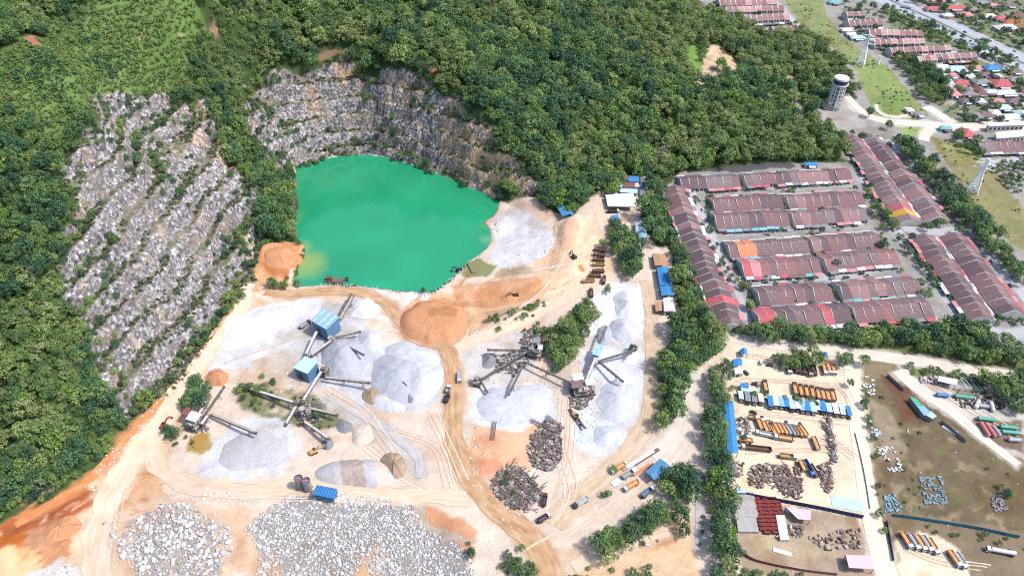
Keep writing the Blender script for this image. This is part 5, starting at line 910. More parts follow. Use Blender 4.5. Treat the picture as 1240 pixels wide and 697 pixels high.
# ------------------------------------------------------------------ stockpiles of crushed rock
def gravm(name, c, c2=None, v=.14): 
    return mat(name, alb(*c), .95, var=v, scale=.55, dirt=None if c2 is None else alb(*c2), bump=.5, spec=.1)
GM = {'w': gravm('gravel_white', (234,233,235), (214,214,217)), 'g': gravm('gravel_grey', (190,192,200), (176,178,186)), 'd': gravm('gravel_dark', (150,150,156), (126,126,130)), 'b': gravm('gravel_brown', (176,152,130), (196,178,160)), 't': gravm('gravel_taupe', (190,172,160), (206,192,182)), 'l': gravm('gravel_lilac', (206,202,204), (190,184,184)), 's': gravm('gravel_sand', (222,206,190), (206,190,176)), 'o': gravm('soil_orange', (216,158,118), (202,138,98)), 'q': gravm('soil_silt', (196,140,92), (180,126,84)), 'i': gravm('gravel_ice', (210,212,219), (222,222,226))}
def pile(pts, h, c, label, seed=0, slope=.56, name='gravel_pile', flat=0.0, furrow=0.0, cat='stockpile', group=None, bands=None, lift=0.0):
    q = polyXY(pts); q = q[::-1] if sum(q[i][0] * q[(i + 1) % len(q)][1] - q[(i + 1) % len(q)][0] * q[i][1] for i in range(len(q))) < 0 else q
    c0 = q.mean(0); nt, nr = 72, 18; th = np.linspace(0, 2 * math.pi, nt, endpoint=False); Rr = np.zeros(nt)
    for k, t in enumerate(th):          # the outline as seen from its middle
        d = np.array([math.cos(t), math.sin(t)]); best = 2.0
        for a, b in zip(q, np.roll(q, -1, 0)):
            e_ = b - a; M = np.array([[d[0], -e_[0]], [d[1], -e_[1]]]); 
            if abs(np.linalg.det(M)) < 1e-9: continue
            s_, v_ = np.linalg.solve(M, a - c0)
            if s_ > 0 and 0 <= v_ <= 1: best = max(best, s_)
        Rr[k] = best
    Rr = np.convolve(np.r_[Rr[-5:], Rr, Rr[:5]], np.array([1, 2, 3, 4, 5, 6, 5, 4, 3, 2, 1]) / 36., 'valid') * (1 + .10 * fbm(np.cos(th) * 4 + seed, np.sin(th) * 4, 1.3, 3, seed))
    rr = 1 - (np.arange(nr) / (nr - 1)) ** 1.0; X = c0[0] + np.outer(rr, np.cos(th) * Rr); Y = c0[1] + np.outer(rr, np.sin(th) * Rr); dd = (1 - rr)[:, None] * (Rr[None] * rr[:, None] + (1 - rr)[:, None] * Rr.mean())
    k_ = max(.6, h * .22); a_ = dd * slope; H = -k_ * np.log(np.exp(-a_ / k_) + np.exp(-h / k_)) + k_ * math.log(1 + math.exp(-h / k_)) + (.09 * h * fbm(X, Y, 4.5, 3, seed + 3) + furrow * fbm(np.arctan2(Y - c0[1], X - c0[0]) * 9, dd * .05, 1, 2, seed)) * np.minimum(1, dd / 2)
    Z = ground(X, Y) + lift + H - .12 * (dd < .01); V = np.stack([X - c0[0], Y - c0[1], Z], -1).reshape(-1, 3); I = np.arange(nr * nt).reshape(nr, nt); J = np.roll(I, -1, 1)
    z0 = float(ground(*c0)); V[:, 2] -= z0; F4 = np.stack([I[:-1], J[:-1], J[1:], I[1:]], -1).reshape(-1, 4)
    me = grid_mesh(name, V, F4, [GM[c]] if not bands else [GM[k] for _, k in bands], True)
    if bands:       # grades of stone tipped side by side
        xs = [plane(k, 575)[0] - c0[0] for k, _ in bands]; cx_ = V[F4].mean(1); me.polygons.foreach_set('material_index', np.searchsorted(xs, cx_[:, 0] + 1.2 * fbm(cx_[:, 0], cx_[:, 1], 3, 2, 4) + .25 * cx_[:, 1]).clip(0, len(xs) - 1).astype(np.int32))
    o = link(name, me, None, (c0[0], c0[1], z0)); return tag(o, label, cat, group)
def cone(px, py, r, h, c, label, seed=0, ex=1.0, **k):
    x, y, z = P(px, py); q = []
    s = (y * cp + (CAMZ - z) * sp) / F
    for t in np.arange(20) * math.pi / 10: q.append((px + r / s * math.cos(t) * ex, py + r / s * math.sin(t) * .7))
    return pile(q, h, c, label, seed, **k)
pile([(402,406),(425,408),(444,418),(446,440),(432,462),(404,464),(390,446),(388,420)], 8, 'g', 'big pale grey stockpile between the two blue plant buildings', 1)
pile([(452,436),(475,425),(500,430),(512,446),(508,472),(494,490),(466,488),(448,466)], 5.5, 'g', 'largest blue grey stockpile, east of the round brown heap', 2, .36)
pile([(492,432),(515,434),(538,446),(536,468),(520,486),(500,494),(484,470)], 4.5, 'i', 'smooth pale stockpile between the largest heap and the haul road', 32, .32)
pile([(462,420),(490,412),(520,424),(540,436),(520,446),(474,442)], 4, 'i', 'long white ridge of gravel behind the largest heap', 33, .4)
pile([(438,478),(456,494),(480,500),(500,496),(478,484),(462,476)], 2.5, 'i', 'low pale tongue of gravel below the largest heap', 34, .4)
pile([(424,362),(446,360),(462,372),(456,383),(440,386),(425,384),(418,374)], 5.5, 'w', 'white cone heap at the top of the twin conveyors', 3)
pile([(434,402),(450,398),(462,406),(462,420),(448,426),(434,420)], 4.5, 'i', 'pale heap under the upper short conveyor', 4)
pile([(440,472),(450,468),(461,473),(463,484),(455,491),(443,488),(437,480)], 5.5, 'b', 'round brown heap under the long steel conveyor', 5, furrow=.4)
pile([(486,475),(494,470),(504,480),(506,488),(497,489),(488,482)], 1.6, 'd', 'flat dark grey patch heap tipped beside the excavator', 6)
pile([(398,434),(404,430),(412,436),(412,446),(404,448),(398,442)], 3, 'd', 'small dark grey heap at the foot of the middle conveyor', 7)
pile([(407,512),(416,508),(427,512),(428,521),(418,525),(408,522)], 2.6, 'd', 'small dark bluish heap on the pale ring of gravel', 8)
pile([(391,530),(400,528),(405,536),(402,544),(394,545),(388,538)], 4, 'd', 'dark grey cone under the short southern conveyor', 9)
pile([(374,570),(390,561),(414,557),(442,556),(462,558),(484,578),(474,588),(440,590),(412,588),(385,582)], 4.5, 'l', 'long flat stockpile in grey, pinkish brown and pale stripes beside the silos', 10, .55, bands=((414, 'l'), (441, 't'), (456, 'l'), (470, 's'), (999, 'l')))
pile([(459,552),(472,547),(486,550),(493,562),(490,577),(482,584),(470,572),(462,562)], 5, 'b', 'ridged brown heap at the east end of the striped stockpile', 13, furrow=.7)
pile([(425,516),(445,512),(455,530),(440,540),(428,540)], 2.2, 's', 'low brownish heap north of the striped stockpile', 14)
pile([(584,428),(598,426),(604,436),(596,446),(584,446)], 5.5, 'd', 'dark grey cone at the end of the western arm of the middle crusher', 15)
pile([(590,470),(620,468),(650,466),(668,478),(664,504),(640,512),(605,515),(578,505),(576,484)], 3.2, 'i', 'broad flat pale stockpile in front of the middle crusher', 16, .35)
pile([(743,355),(765,350),(780,372),(780,388),(760,392),(745,380)], 6.5, 'w', 'white heap at the north end of the eastern gravel pad', 17)
pile([(738,388),(758,384),(776,396),(774,412),(752,416),(738,406)], 6, 'i', 'crumpled white heap in the middle of the eastern gravel pad', 18)
pile([(724,396),(736,392),(744,402),(740,416),(728,420),(721,410)], 5.5, 'g', 'grey cone under the top of the blue conveyor', 19)
pile([(752,424),(768,420),(776,430),(768,442),(754,440)], 4, 'w', 'small white heap under the eastern arm conveyor', 20)
pile([(730,462),(755,458),(772,470),(772,495),(755,512),(735,510),(722,490)], 5, 'i', 'large smooth pale stockpile east of the white roofed plant', 21, .4)
pile([(720,516),(748,514),(752,528),(735,542),(718,538)], 3, 'i', 'low bluish stockpile at the south end of the eastern gravel pad', 22, .4)
pile([(262,545),(290,525),(325,520),(350,535),(345,560),(310,568),(270,570)], 2.4, 'l', 'low wide grey stockpile beside the western crusher', 23, .25)
pile([(275,385),(320,372),(355,368),(360,385),(320,410),(285,425),(265,425)], 2.8, 'w', 'broad white stockpile below the rock face road', 24, .3)
pile([(318,306),(334,298),(354,302),(362,314),(345,326),(322,322)], 4.5, 'o', 'orange spoil mound on the west shore of the lake', 25, .5, 'spoil_mound', furrow=.6)
pile([(252,450),(266,446),(278,454),(274,466),(258,468),(248,460)], 3, 'o', 'small orange spoil heap north of the western crusher', 26, .6, 'spoil_mound', furrow=.4)
pile([(56,636),(82,622),(100,628),(96,645),(70,656),(50,652)], 3.5, 'o', 'rusty eroded spoil mound in the bottom left corner', 27, .5, 'spoil_mound', furrow=.7)
pile([(604,360),(620,352),(632,356),(625,366),(610,368)], 2.2, 'o', 'orange spoil ridge beside the settling basin', 28, .5, 'spoil_mound')
pile(ell(526, 390, 42, 27), 4.2, 'o', 'large round flat topped orange mound ringed by the haul track', 29, .75, 'spoil_mound', furrow=.25)
pile(ell(534, 383, 22, 8), .5, 'q', 'darker wet silt patch on top of the round orange mound', 30, .2, 'silt_patch', cat='silt', lift=4.0)
# ------------------------------------------------------------------ boulders
def boulder_mesh(seed, m):
    g = np.random.default_rng(seed); import bmesh
    bm = bmesh.new(); bmesh.ops.create_icosphere(bm, subdivisions=2, radius=1)
    pl = [(lambda d: (d / np.linalg.norm(d), g.uniform(.52, .8)))(g.normal(size=3)) for _ in range(9)]; sc_ = g.uniform(.7, 1.25, 3)
    for v in bm.verts:
        p = np.array(v.co)
        for n_, d in pl:
            e_ = p @ n_ - d
            if e_ > 0: p = p - n_ * e_
        v.co = Vector(p * sc_ * np.array([1, 1, .8]))
    me = bpy.data.meshes.new('boulder'); bm.to_mesh(me); bm.free(); me.materials.append(m); return me
BM = [boulder_mesh(50 + i, mat('boulder_' + 'pale cream grey'.split()[i % 3], alb(*((228,228,230), (214,206,198), (178,180,186))[i % 3]), .9, var=.25, scale=.9, dirt=alb(196,186,176), bump=.6)) for i in range(8)]
BF = [([(128,634),(158,634),(196,608),(215,608),(240,618),(276,640),(280,668),(262,690),(256,708),(176,708),(150,672)], 'grey white boulder in the western rubble field by the forked track', 'boulders of the western rubble field', 1.45, (.42,1.65)),
      ([(300,640),(328,615),(352,602),(420,598),(500,612),(512,640),(560,665),(572,690),(560,712),(460,712),(440,680),(420,712),(310,712),(318,670)], 'white boulder in the large rubble field below the silos', 'boulders of the large rubble field', 1.05, (.36,1.1)),
      ([(225,600),(260,596),(315,600),(312,608),(270,606),(230,606)], 'loose boulder along the bank north of the western rubble field', 'boulders along the bank', 3.0, (.4,1.0)),
      ([(40,700),(68,680),(90,684),(96,710),(60,712)], 'pale boulder heap piece in the bottom left corner', 'boulders in the bottom left corner', 2.5, (.4,1.2)),
      ([(62,640),(95,622),(100,632),(78,652)], 'pale boulder on the rusty slope', 'boulders on the rusty slope', 3.2, (.4,1.1)),
      ([(130,600),(142,565),(156,562),(165,580),(150,615)], 'cream stone on the furrowed slope beside the track', 'stones on the furrowed slope', 3.6, (.3,.9)),
      ([(105,580),(150,532),(215,470),(220,478),(160,540),(115,586)], 'pale stone along the orange drainage channel', 'stones along the channel', 3.4, (.3,.8)),
      ([(595,275),(600,262),(606,270),(604,285)], 'orange stained rock on the eastern shore of the lake', 'rocks on the eastern shore', 2.4, (.5,1.2)),
      ([(500,610),(520,615),(545,640),(572,650),(578,690),(565,690),(545,660),(512,640)], 'stone along the pale gully', 'stones along the gully', 3.4, (.3,.8)),
      ([(600,312),(640,290),(676,262),(684,285),(672,325),(655,335),(620,335)], 'scattered rock on the sandy bank east of the lake', 'rocks on the sandy bank', 5.5, (.3,1.0))]
allb = []
for pl, lab, grp, spc, (s0, s1) in BF:
    q = polyXY(pl); q = (q - q.mean(0)) * 1.03 + q.mean(0); p = spread(q, spc, g0); keep = (fbm(p[:, 0], p[:, 1], 11, 2, 77) + g0.normal(0, .22, len(p))) > (-.5 if spc < 2.6 else -.05); p = p[keep]
    s = s0 + (s1 - s0) * g0.random(len(p)) ** 2.4
    allb += [(ss, x, y, lab, grp) for ss, (x, y) in zip(s, p)]
allb.sort(key=lambda t: -t[0]); BO = []; per = {}
for s, x, y, lab, grp in allb:
    if len(BO) >= 290: break
    k = len(BO); o = link('boulder', BM[k % 8], None, (x, y, float(ground(x, y)) + s * .28), (g0.uniform(-.4, .4), g0.uniform(-.4, .4), g0.uniform(0, 6.28))); o.scale = (s, s, s); tag(o, lab, 'boulder', grp); BO.append(o)
rest = np.array([(x, y, s) for s, x, y, _, _ in allb[len(BO):]])
scatter('rubble', rest[:, :2], rest[:, 2], rng.uniform(0, 6.28, len(rest)), BO[:8], label='countless smaller blasted stones between the boulders', sink=-.15, tilt=.3)
# talus along the shore, at the foot of the faces and among the sand
def shore(pts, n, sp_):
    q = polyXY(pts); t = g0.random(n) * (len(q) - 1); i = t.astype(int); f = (t - i)[:, None]; return q[i] * (1 - f) + q[i + 1] * f + g0.normal(0, sp_, (n, 2))
tl = np.concatenate([shore([(358,199),(400,193),(455,189),(500,201),(548,219),(602,244)], 240, 1.2), shore([(372,346),(402,342),(430,346),(484,352),(523,355),(550,336),(566,318),(590,304)], 300, 2.2), shore([(290,368),(256,410),(214,468),(152,535),(110,585)], 260, 2.0), shore([(575,515),(565,560),(590,600),(630,630)], 120, 4), shore([(560,405),(620,388),(690,352)], 90, 2), shore([(670,262),(676,290),(668,325)], 90, 3), shore([(600,440),(640,410),(660,440),(690,500)], 160, 9), shore([(330,450),(380,480),(420,500)], 90, 10), shore([(690,460),(715,490),(700,520)], 110, 7)])
scatter('shore_rubble', tl, g0.uniform(.2, .75, len(tl)), g0.uniform(0, 6.28, len(tl)), BO[:8], label='loose stones along the lake shore and the foot of the rock faces', sink=-.1, tilt=.3)
# ------------------------------------------------------------------ conveyors and crushers
BELT = mat('conveyor_belt', alb(112,108,106), .85, dirt=alb(186,180,174)); COVER = mat('conveyor_cover', alb(222,216,212), .8, dirt=alb(176,168,160))
def conveyor(a, b, za, zb_, label, w=1.2, cover=None, legs=True):
    """belt conveyor between two pixels whose ends stand za and zb metres above the ground"""
    A_, B_ = P(*a, za), P(*b, zb_); o = np.array([A_[0], A_[1], float(ground(A_[0], A_[1]))]); e = empty('conveyor', o, 0, label, 'conveyor'); a3, b3 = Vector(A_ - o), Vector(B_ - o); d = b3 - a3; u = d.cross(Vector((0, 0, 1))).normalized()
    m = MB(); L_ = d.length; n = max(3, int(L_ / 3.5))
    for s in (-1, 1):
        off = u * s * w / 2; m.beam(a3 + off, b3 + off, .22); up = Vector((0, 0, -.75)); m.beam(a3 + off + up, b3 + off + up, .18)
        for i in range(n + 1): p = a3 + d * i / n + off; m.beam(p, p + up, .14); 
        for i in range(n): m.beam(a3 + d * i / n + off, a3 + d * (i + 1) / n + off + up, .12)
    m.build('frame', DSTEEL, e)
    m = MB(); m.beam(a3 + Vector((0, 0, .18)), b3 + Vector((0, 0, .18)), w * .8, .18); m.build('belt', BELT, e)
    if cover: m = MB(); m.beam(a3 + Vector((0, 0, .62)) + d * .04, b3 + Vector((0, 0, .62)) - d * .06, w * 1.12, .7); m.build('cover', cover, e)
    m = MB(); m.tube(b3 - u * w * .6, b3 + u * w * .6, .4, .4, 10); m.box(tuple(b3 + Vector((0, 0, -.2))), (1.2, 1.2, 1.0), math.atan2(d.y, d.x)); m.build('head_drum', DSTEEL, e)
    if legs:
        k = max(1, int(L_ / 14))
        for i in range(1, k + 1):
            p = a3 + d * (i / (k + .35)); g_ = float(ground(p.x + o[0], p.y + o[1])) - o[2] - .3; m = MB()
            for s in (-1, 1): m.beam(p + u * s * w * .5, (p.x + u.x * s * w * 1.1, p.y + u.y * s * w * 1.1, g_), .24)
            m.beam(p + u * w * .7 - Vector((0, 0, (p.z - g_) * .5)), p - u * w * .7 - Vector((0, 0, (p.z - g_) * .5)), .18); m.build('trestle', STEEL, e)
    return e
for c in [((408,388),(425,356),6,7,'dark steel conveyor of the twin pair, nearest the tall blue building'),((411,388),(428,358),6,7,'dust grey conveyor of the twin pair at the white cone heap',1.2,DUST),((384,401),(370,431),9,6,'pale covered conveyor joining the two blue plant buildings',1.2,COVER),((402,412),(376,431),6,2,'covered conveyor from the steel hub down to the pale crusher house',1.2,COVER),
          ((405,408),(436,401),4,6,'short conveyor climbing to the upper heap',1.2,DUST),((408,412),(440,429),4,7,'dark conveyor arm pointing at the haul road heap',1.0),((392,457),(447,463),4,7,'long grey conveyor feeding the round brown heap',1.2,DUST),((390,449),(366,487),8,6,'pale covered conveyor running south from the crusher house',1.2,COVER),
          ((300,470),(358,488),2,7,'long low pale conveyor from the western bank to the purple crusher',1.2,COVER),((359,492),(346,514),5,1.5,'short pale covered conveyor below the purple crusher',1.2,COVER),((372,494),(408,502),4,6,'grey conveyor arm from the purple crusher to the east',1.2,DUST),((368,510),(398,531),3,6,'conveyor arm from the purple crusher above the dark cone',1.2,COVER),
          ((246,504),(271,468),4,5,'dark conveyor climbing north from the western crusher',1.0),((240,503),(251,487),5,3,'short pale covered conveyor beside the dark bush tree',1.2,COVER),((244,514),(252,503),5,4,'stubby pale conveyor on the western crusher',1.2,COVER),((255,501),(310,524),3,6,'long conveyor from the western crusher to the grey stockpile',1.2,DUST),
          ((646,424),(591,423),7,6,'thin western arm conveyor above the dark cone',1.0),((640,424),(582,459),7,5,'long conveyor to the little western hopper',1.0),((634,440),(616,477),6,7,'dark steep conveyor above the flat pale stockpile',1.0),((634,437),(700,467),5,6,'long dark conveyor linking the middle crusher to the white roofed plant',1.0),((582,460),(590,474),4,3,'stub conveyor under the little western hopper',1.0),
          ((704,465),(734,396),3,9,'steep conveyor climbing to the grey cone',1.0),((709,464),(722,432),3,6,'pale return conveyor beside the steep conveyor',1.2,COVER),((724,437),(770,423),4,7,'thin eastern arm conveyor on the gravel pad',1.0),((725,437),(754,461),4,7,'southern arm conveyor on the gravel pad',1.0),((690,494),(708,517),1.5,3,'rusty conveyor lying below the white roofed plant',1.0)]: conveyor(*c)
x, y, z = P(724, 424, 7); m = MB(); m.box((0, 0, 0), (4.2, 9, 1.6), -.42, Matrix.Rotation(.12, 3, 'X')); o = m.build('conveyor_cabin', roofm('cabin_sky_blue', (170,212,236)), None, loc=(x, y, z)); tag(o, 'sky blue covered drive cabin on the steep conveyor', 'plant cabin')
def plant(px, py, label, seed, cols, h=9, sz=9, roofs=((0, 0, 4, 4, 'w'),), name='crusher'):
    """crusher tower: steel legs, floors, hoppers, roofs"""
    x, y, z = P(px, py); g = random.Random(seed); e = empty(name, (x, y, z), g.uniform(-.5, .5), label, 'crusher'); s = sz / 2; m = MB()
    for i in range(-1, 2):
        for j in range(-1, 2): m.box((i * s * .8, j * s * .8, h * .45), (.35, .35, h * .95))
    for k in (.35, .7):
        for i in range(-1, 2): m.beam((i * s * .8, -s * .8, h * k), (i * s * .8, s * .8, h * k), .3); m.beam((-s * .8, i * s * .8, h * k), (s * .8, i * s * .8, h * k), .3)
        m.beam((-s * .8, -s * .8, 0), (s * .8, -s * .8, h * k), .2); m.beam((s * .8, -s * .8, 0), (s * .8, s * .8, h * k), .2)
    m.build('frame', DSTEEL, e)
    m = MB(); m.box((0, 0, h * .36), (sz * .85, sz * .8, .2)); m.box((s * .2, 0, h * .71), (sz * .6, sz * .75, .2)); m.build('deck', DUST, e)
    for k in range(3):
        m = MB(); cx_, cy_ = g.uniform(-s, s) * .5, g.uniform(-s, s) * .5; m.prism([(cx_ - 1.4, cy_ - 1.4), (cx_ + 1.4, cy_ - 1.4), (cx_ + 1.4, cy_ + 1.4), (cx_ - 1.4, cy_ + 1.4)], h * (.38 + .16 * k), h * (.56 + .16 * k)); m.build('machine_housing', cols[k % len(cols)], e)
    m = MB(); m.tube((-s * .4, s * .5, h * .75), (-s * .4, s * .5, h * 1.0), .5, 2.0, 8, False); m.tube((-s * .4, s * .5, h * .74), (-s * .4, s * .5, h * .98), .4, 1.8, 8); m.build('hopper', DUST, e)
    for rx_, ry_, rw, rl, c in roofs:
        m = MB(); m.box((rx_, ry_, h + .3), (rw, rl, .25), 0, Matrix.Rotation(.1, 3, 'X')); [m.box((rx_ + i * rw * .4, ry_ + j * rl * .4, h * .85), (.2, .2, h * .3)) for i in (-1, 1) for j in (-1, 1)]; m.build('roof', HC[c], e)
    return e
PURP = mat('purple_housing', alb(140,112,120), .8, dirt=alb(176,160,160))
plant(237, 517, 'western crusher with white and rust red roofs beside the muddy pond', 1, [DUST, RUSTM, WHT], 9, 9, ((1, 1, 7, 6, 'w'), (-5.4, 2.5, 4, 5, 'm')))
plant(372, 505, 'purple grey crusher at the crossing of the long pale conveyors', 2, [PURP, DUST, PURP], 7, 7, ((1.5, -1.5, 3, 3, 'g'),))
plant(648, 430, 'tall dark middle crusher at the head of four conveyors', 3, [DUST, STEEL, GREY], 10, 10, ((0, 3, 5, 4, 'g'), (3.5, -2, 3, 3, 'w')))
plant(578, 466, 'little hopper at the west end of the long conveyor', 4, [DSTEEL, DUST], 6, 5, ((0, 0, 2.5, 2.5, 'g'),))
plant(703, 475, 'white roofed plant beside the large smooth pale stockpile', 5, [DSTEEL, NAVY, DUST], 8, 11, ((-1, 5.5, 6.5, 5, 'w'), (5, .5, 5, 4.5, 'w'), (-3, -.5, 6, 5, 'd')))
plant(404, 416, 'steel transfer hub below the tall blue building', 6, [DUST, STEEL], 5, 5, ((0, 0, 2.5, 2.5, 'g'),)); plant(394, 455, 'steel transfer hub beside the pale crusher house', 7, [DSTEEL, DUST], 7, 5, ((0, 0, 2, 2, 'd'),))
# silos and blue bin shed at the rubble field
for px, py, lab in ((365, 590, 'grey steel silo with maroon rim, farther from the blue bin house'), (374, 593, 'grey steel silo with maroon rim, next to the blue bin house')):
    x, y, z = P(px, py); e = empty('silo', (x, y, z), 0, lab, 'silo'); m = MB(); m.tube((0, 0, 1.5), (0, 0, 9), 2.1, 2.1, 22, False); m.tube((0, 0, 1.5), (0, 0, 0), 2.1, .9, 22, False); m.tube((0, 0, 8.2), (0, 0, 8.25), 2.05, 2.05, 22); m.build('drum', mat('silo_grey', alb(176,178,184), .6, .2, dirt=alb(140,128,124), streak=(1, 1, .15)), e)
    m = MB(); [m.tube((2.15 * math.cos(t), 2.15 * math.sin(t), 9), (2.15 * math.cos(t + .4), 2.15 * math.sin(t + .4), 9), .22, .22, 5) for t in np.arange(16) * .3927]; [m.beam((-2, i, 9), (2, i, 9), .25) for i in (-.8, .8)]; m.build('rim', MAR, e)
    m = MB(); [m.box((1.7 * a_, 1.7 * b_, .8), (.3, .3, 1.7)) for a_ in (-1, 1) for b_ in (-1, 1)]; m.build('leg', STEEL, e)
x, y, z = P(396, 603); e = empty('bin_shed', (x, y, z), -.22, 'bright blue ribbed bin house beside the two silos above the rubble', 'bin house'); m = MB(); m.prism([(-5.5, -2.6), (5.5, -2.6), (5.5, 2.6), (-5.5, 2.6)], 3.2, 6.2); m.build('wall', mat('bin_blue', alb(48,124,180), .6, dirt=alb(70,140,190)), e)
m = MB(); m.box((0, 0, 6.35), (11.6, 5.8, .2)); m.build('roof', BLUE, e); m = MB(); [m.box((i, 0, 6.55), (.3, 5.6, .2)) for i in np.arange(-5, 5.1, 1.6)]; m.build('rib', roofm('rib_blue', (40,104,160)), e); m = MB(); [m.box((i * 4.8, j * 2.1, 1.6), (.6, .6, 3.2)) for i in (-1, 0, 1) for j in (-1, 1)]; m.build('post', CONC, e)
dbp = jitgrid(-330, 420, 150, 520, 4.2); keep = (samp(FOR, dbp[:, 0], dbp[:, 1]) < .05) & (ground(dbp[:, 0], dbp[:, 1]) < 6) & (ground(dbp[:, 0], dbp[:, 1]) > WZ + 1) & (samp(RK, dbp[:, 0], dbp[:, 1]) < .05) & (fbm(dbp[:, 0], dbp[:, 1], 22, 3, 44) + rng.normal(0, .2, len(dbp)) > .22)
q = dbp[keep]; scatter('ground_litter', q, rng.uniform(.12, .45, len(q)), rng.uniform(0, 6.28, len(q)), BO[:8], label='small stones and litter on the sandy ground', sink=-.03, tilt=.3)
# ------------------------------------------------------------------ vehicles
def paint_mat(n, c): return mat('paint_' + n, alb(*c), .45, var=.08, scale=1.2, dirt=alb(*(np.array(c) * .6 + 80)), spec=.4)
VC = {'o': paint_mat('orange', (236,166,94)), 'y': paint_mat('amber', (218,170,90)), 'w': paint_mat('white', (232,232,230)), 'm': paint_mat('maroon', (112,66,62)), 'g': paint_mat('grey', (176,176,180)), 'b': paint_mat('blue', (70,130,190)), 'k': paint_mat('charcoal', (66,64,66)), 'r': paint_mat('red', (176,52,54)), 't': paint_mat('tan', (208,176,130)), 's': paint_mat('slate', (112,138,168)), 'n': paint_mat('brown', (116,84,66)), 'c': paint_mat('terracotta', (226,158,122)), 'e': paint_mat('green', (84,170,150)), 'p': paint_mat('salmon', (216,128,122))}
TYRE = mat('tyre_rubber', (.02, .02, .021), .8); LOADS = {'o': gravm('load_ochre', (236,182,128)), 'd': DARK, 'g': GM['g'], 'n': gravm('load_brown', (134,108,90))}
_VM = {}
def wheel_mesh(r, w_):
    k = ('wheel', r, w_)
    if k not in _VM: m = MB(); m.tube((0, -w_ / 2, 0), (0, w_ / 2, 0), r, r, 14); _VM[k] = m.mesh('wheel', TYRE)
    return _VM[k]
def open_box(L_, W_, z0, H_, t=.12):
    m = MB(); m.box((0, 0, z0 + t / 2), (L_, W_, t)); [m.box((0, s * (W_ / 2 - t / 2), z0 + H_ / 2 + t), (L_, t, H_)) for s in (-1, 1)]; [m.box((s * (L_ / 2 - t / 2), 0, z0 + H_ / 2 + t), (t, W_ - 2 * t - .01, H_)) for s in (-1, 1)]
    for i in np.arange(-L_ / 2 + .7, L_ / 2 - .3, 1.1):
        for s in (-1, 1): m.box((i, s * (W_ / 2 + .05), z0 + H_ / 2 + t), (.12, .1, H_))
    return m
def truck(px, py, ang, body, label, cab='w', load='o', L_=6.4, group=None, name='tipper_truck', tanker=False):
    """tipper with its cab; ang: heading of the cab in degrees from +X; no cab gives a parked tipper trailer"""
    x, y, z = P(px, py, 1.2); z = float(ground(x, y)); e = empty(name, (x, y, z), R(ang), label, 'truck' if cab else 'trailer', group); W_ = 2.5
    if tanker:
        m = MB(); m.tube((-L_ / 2, 0, 2.2), (L_ / 2, 0, 2.2), 1.1, 1.1, 16); [m.tube((i, 0, 2.2), (i + .15, 0, 2.2), 1.15, 1.15, 16) for i in np.arange(-L_ / 2 + .5, L_ / 2, L_ / 5)]; m.build('tank', VC[body], e)
    else:
        open_box(L_, W_, 1.15, 1.5).build('tipper_body', VC[body], e)
        if load: m = MB(); l2, w2 = L_ - .3, W_ - .3; m.add([(-l2 / 2, -w2 / 2, 2.05), (l2 / 2, -w2 / 2, 2.05), (l2 / 2, w2 / 2, 2.05), (-l2 / 2, w2 / 2, 2.05), (-l2 * .2, 0, 2.4), (l2 * .25, 0, 2.35)], [(0, 1, 5, 4), (1, 2, 5), (2, 3, 4, 5), (3, 0, 4), (3, 2, 1, 0)]); m.build('load', LOADS[load], e)
    m = MB(); m.box((.4 if cab else 0, 0, .9), (L_ + (2.4 if cab else 0), 1.1, .3)); m.build('chassis', VC['k'], e)
    if cab:
        c = L_ / 2 + 1.25; m = MB(); pr = [(c - .95, .75), (c + .95, .75), (c + .95, 1.7), (c + .75, 2.75), (c - .95, 2.85)]; vs = [(a, s * 1.2, b) for s in (-1, 1) for a, b in pr]; m.add(vs, [(0, 1, 2, 3, 4), (9, 8, 7, 6, 5)] + [(i + 5, (i + 1) % 5 + 5, (i + 1) % 5, i) for i in range(5)]); cb = m.build('cab', VC[cab], e)
        m = MB(); m.add([(c + .97, -1.05, 1.72), (c + .97, 1.05, 1.72), (c + .79, 1.05, 2.6), (c + .79, -1.05, 2.6)], [(0, 1, 2, 3)]); [m.add([(c - .5, s * 1.215, 1.75), (c + .6, s * 1.215, 1.75), (c + .5, s * 1.215, 2.5), (c - .5, s * 1.215, 2.5)], [(0, 1, 2, 3)]) for s in (-1, 1)]; m.build('window', DARK, cb)
    for ax in [-L_ / 2 + .9, -L_ / 2 + 2.1] + ([L_ / 2 + 1.2] if cab else [L_ / 2 - 1.2]):
        for s in (-1, 1): link('wheel', wheel_mesh(.52, .42), e, (ax, s * 1.05, .52))
    return e
ORD = ['first', 'second', 'third', 'fourth', 'fifth', 'sixth', 'seventh', 'eighth', 'ninth', 'tenth', 'eleventh', 'twelfth']
# row of eight in front of the weedy bank, tails up the picture
for i, (px, py) in enumerate([(963,472),(970,474),(977,475),(984,476),(991,478),(997,479),(1003,480),(1009,480)]):
    truck(px, py, 82, 'ocycccoc'[i], f'{["orange","terracotta","amber","terracotta","terracotta","terracotta","orange","terracotta"][i]} tipper, {ORD[i]} from the west in the row of eight above the weedy bank', 'k', 'o', 6.6, 'tippers in the row of eight')
truck(927, 469, 84, 'c', 'lone terracotta tipper beside the blue cabin north of the weedy bank', 'k', 'o', 6.6)
for i, (px, py) in enumerate([(963,444),(968,445),(973,446),(980,448),(985,447)]): truck(px, py, -96, 'm', f'maroon truck, {ORD[i]} from the west in the row under the yard trees', 'mkmgm'[i], 'd', 6, 'maroon trucks under the yard trees')
for i, (px, py) in enumerate([(998,446),(1003.5,445.5),(1009,446)]): truck(px, py, -97, 'c', f'terracotta truck with white cab, {ORD[i]} of three by the round dark tree', 'w', 'o', 6, 'three trucks by the round tree')
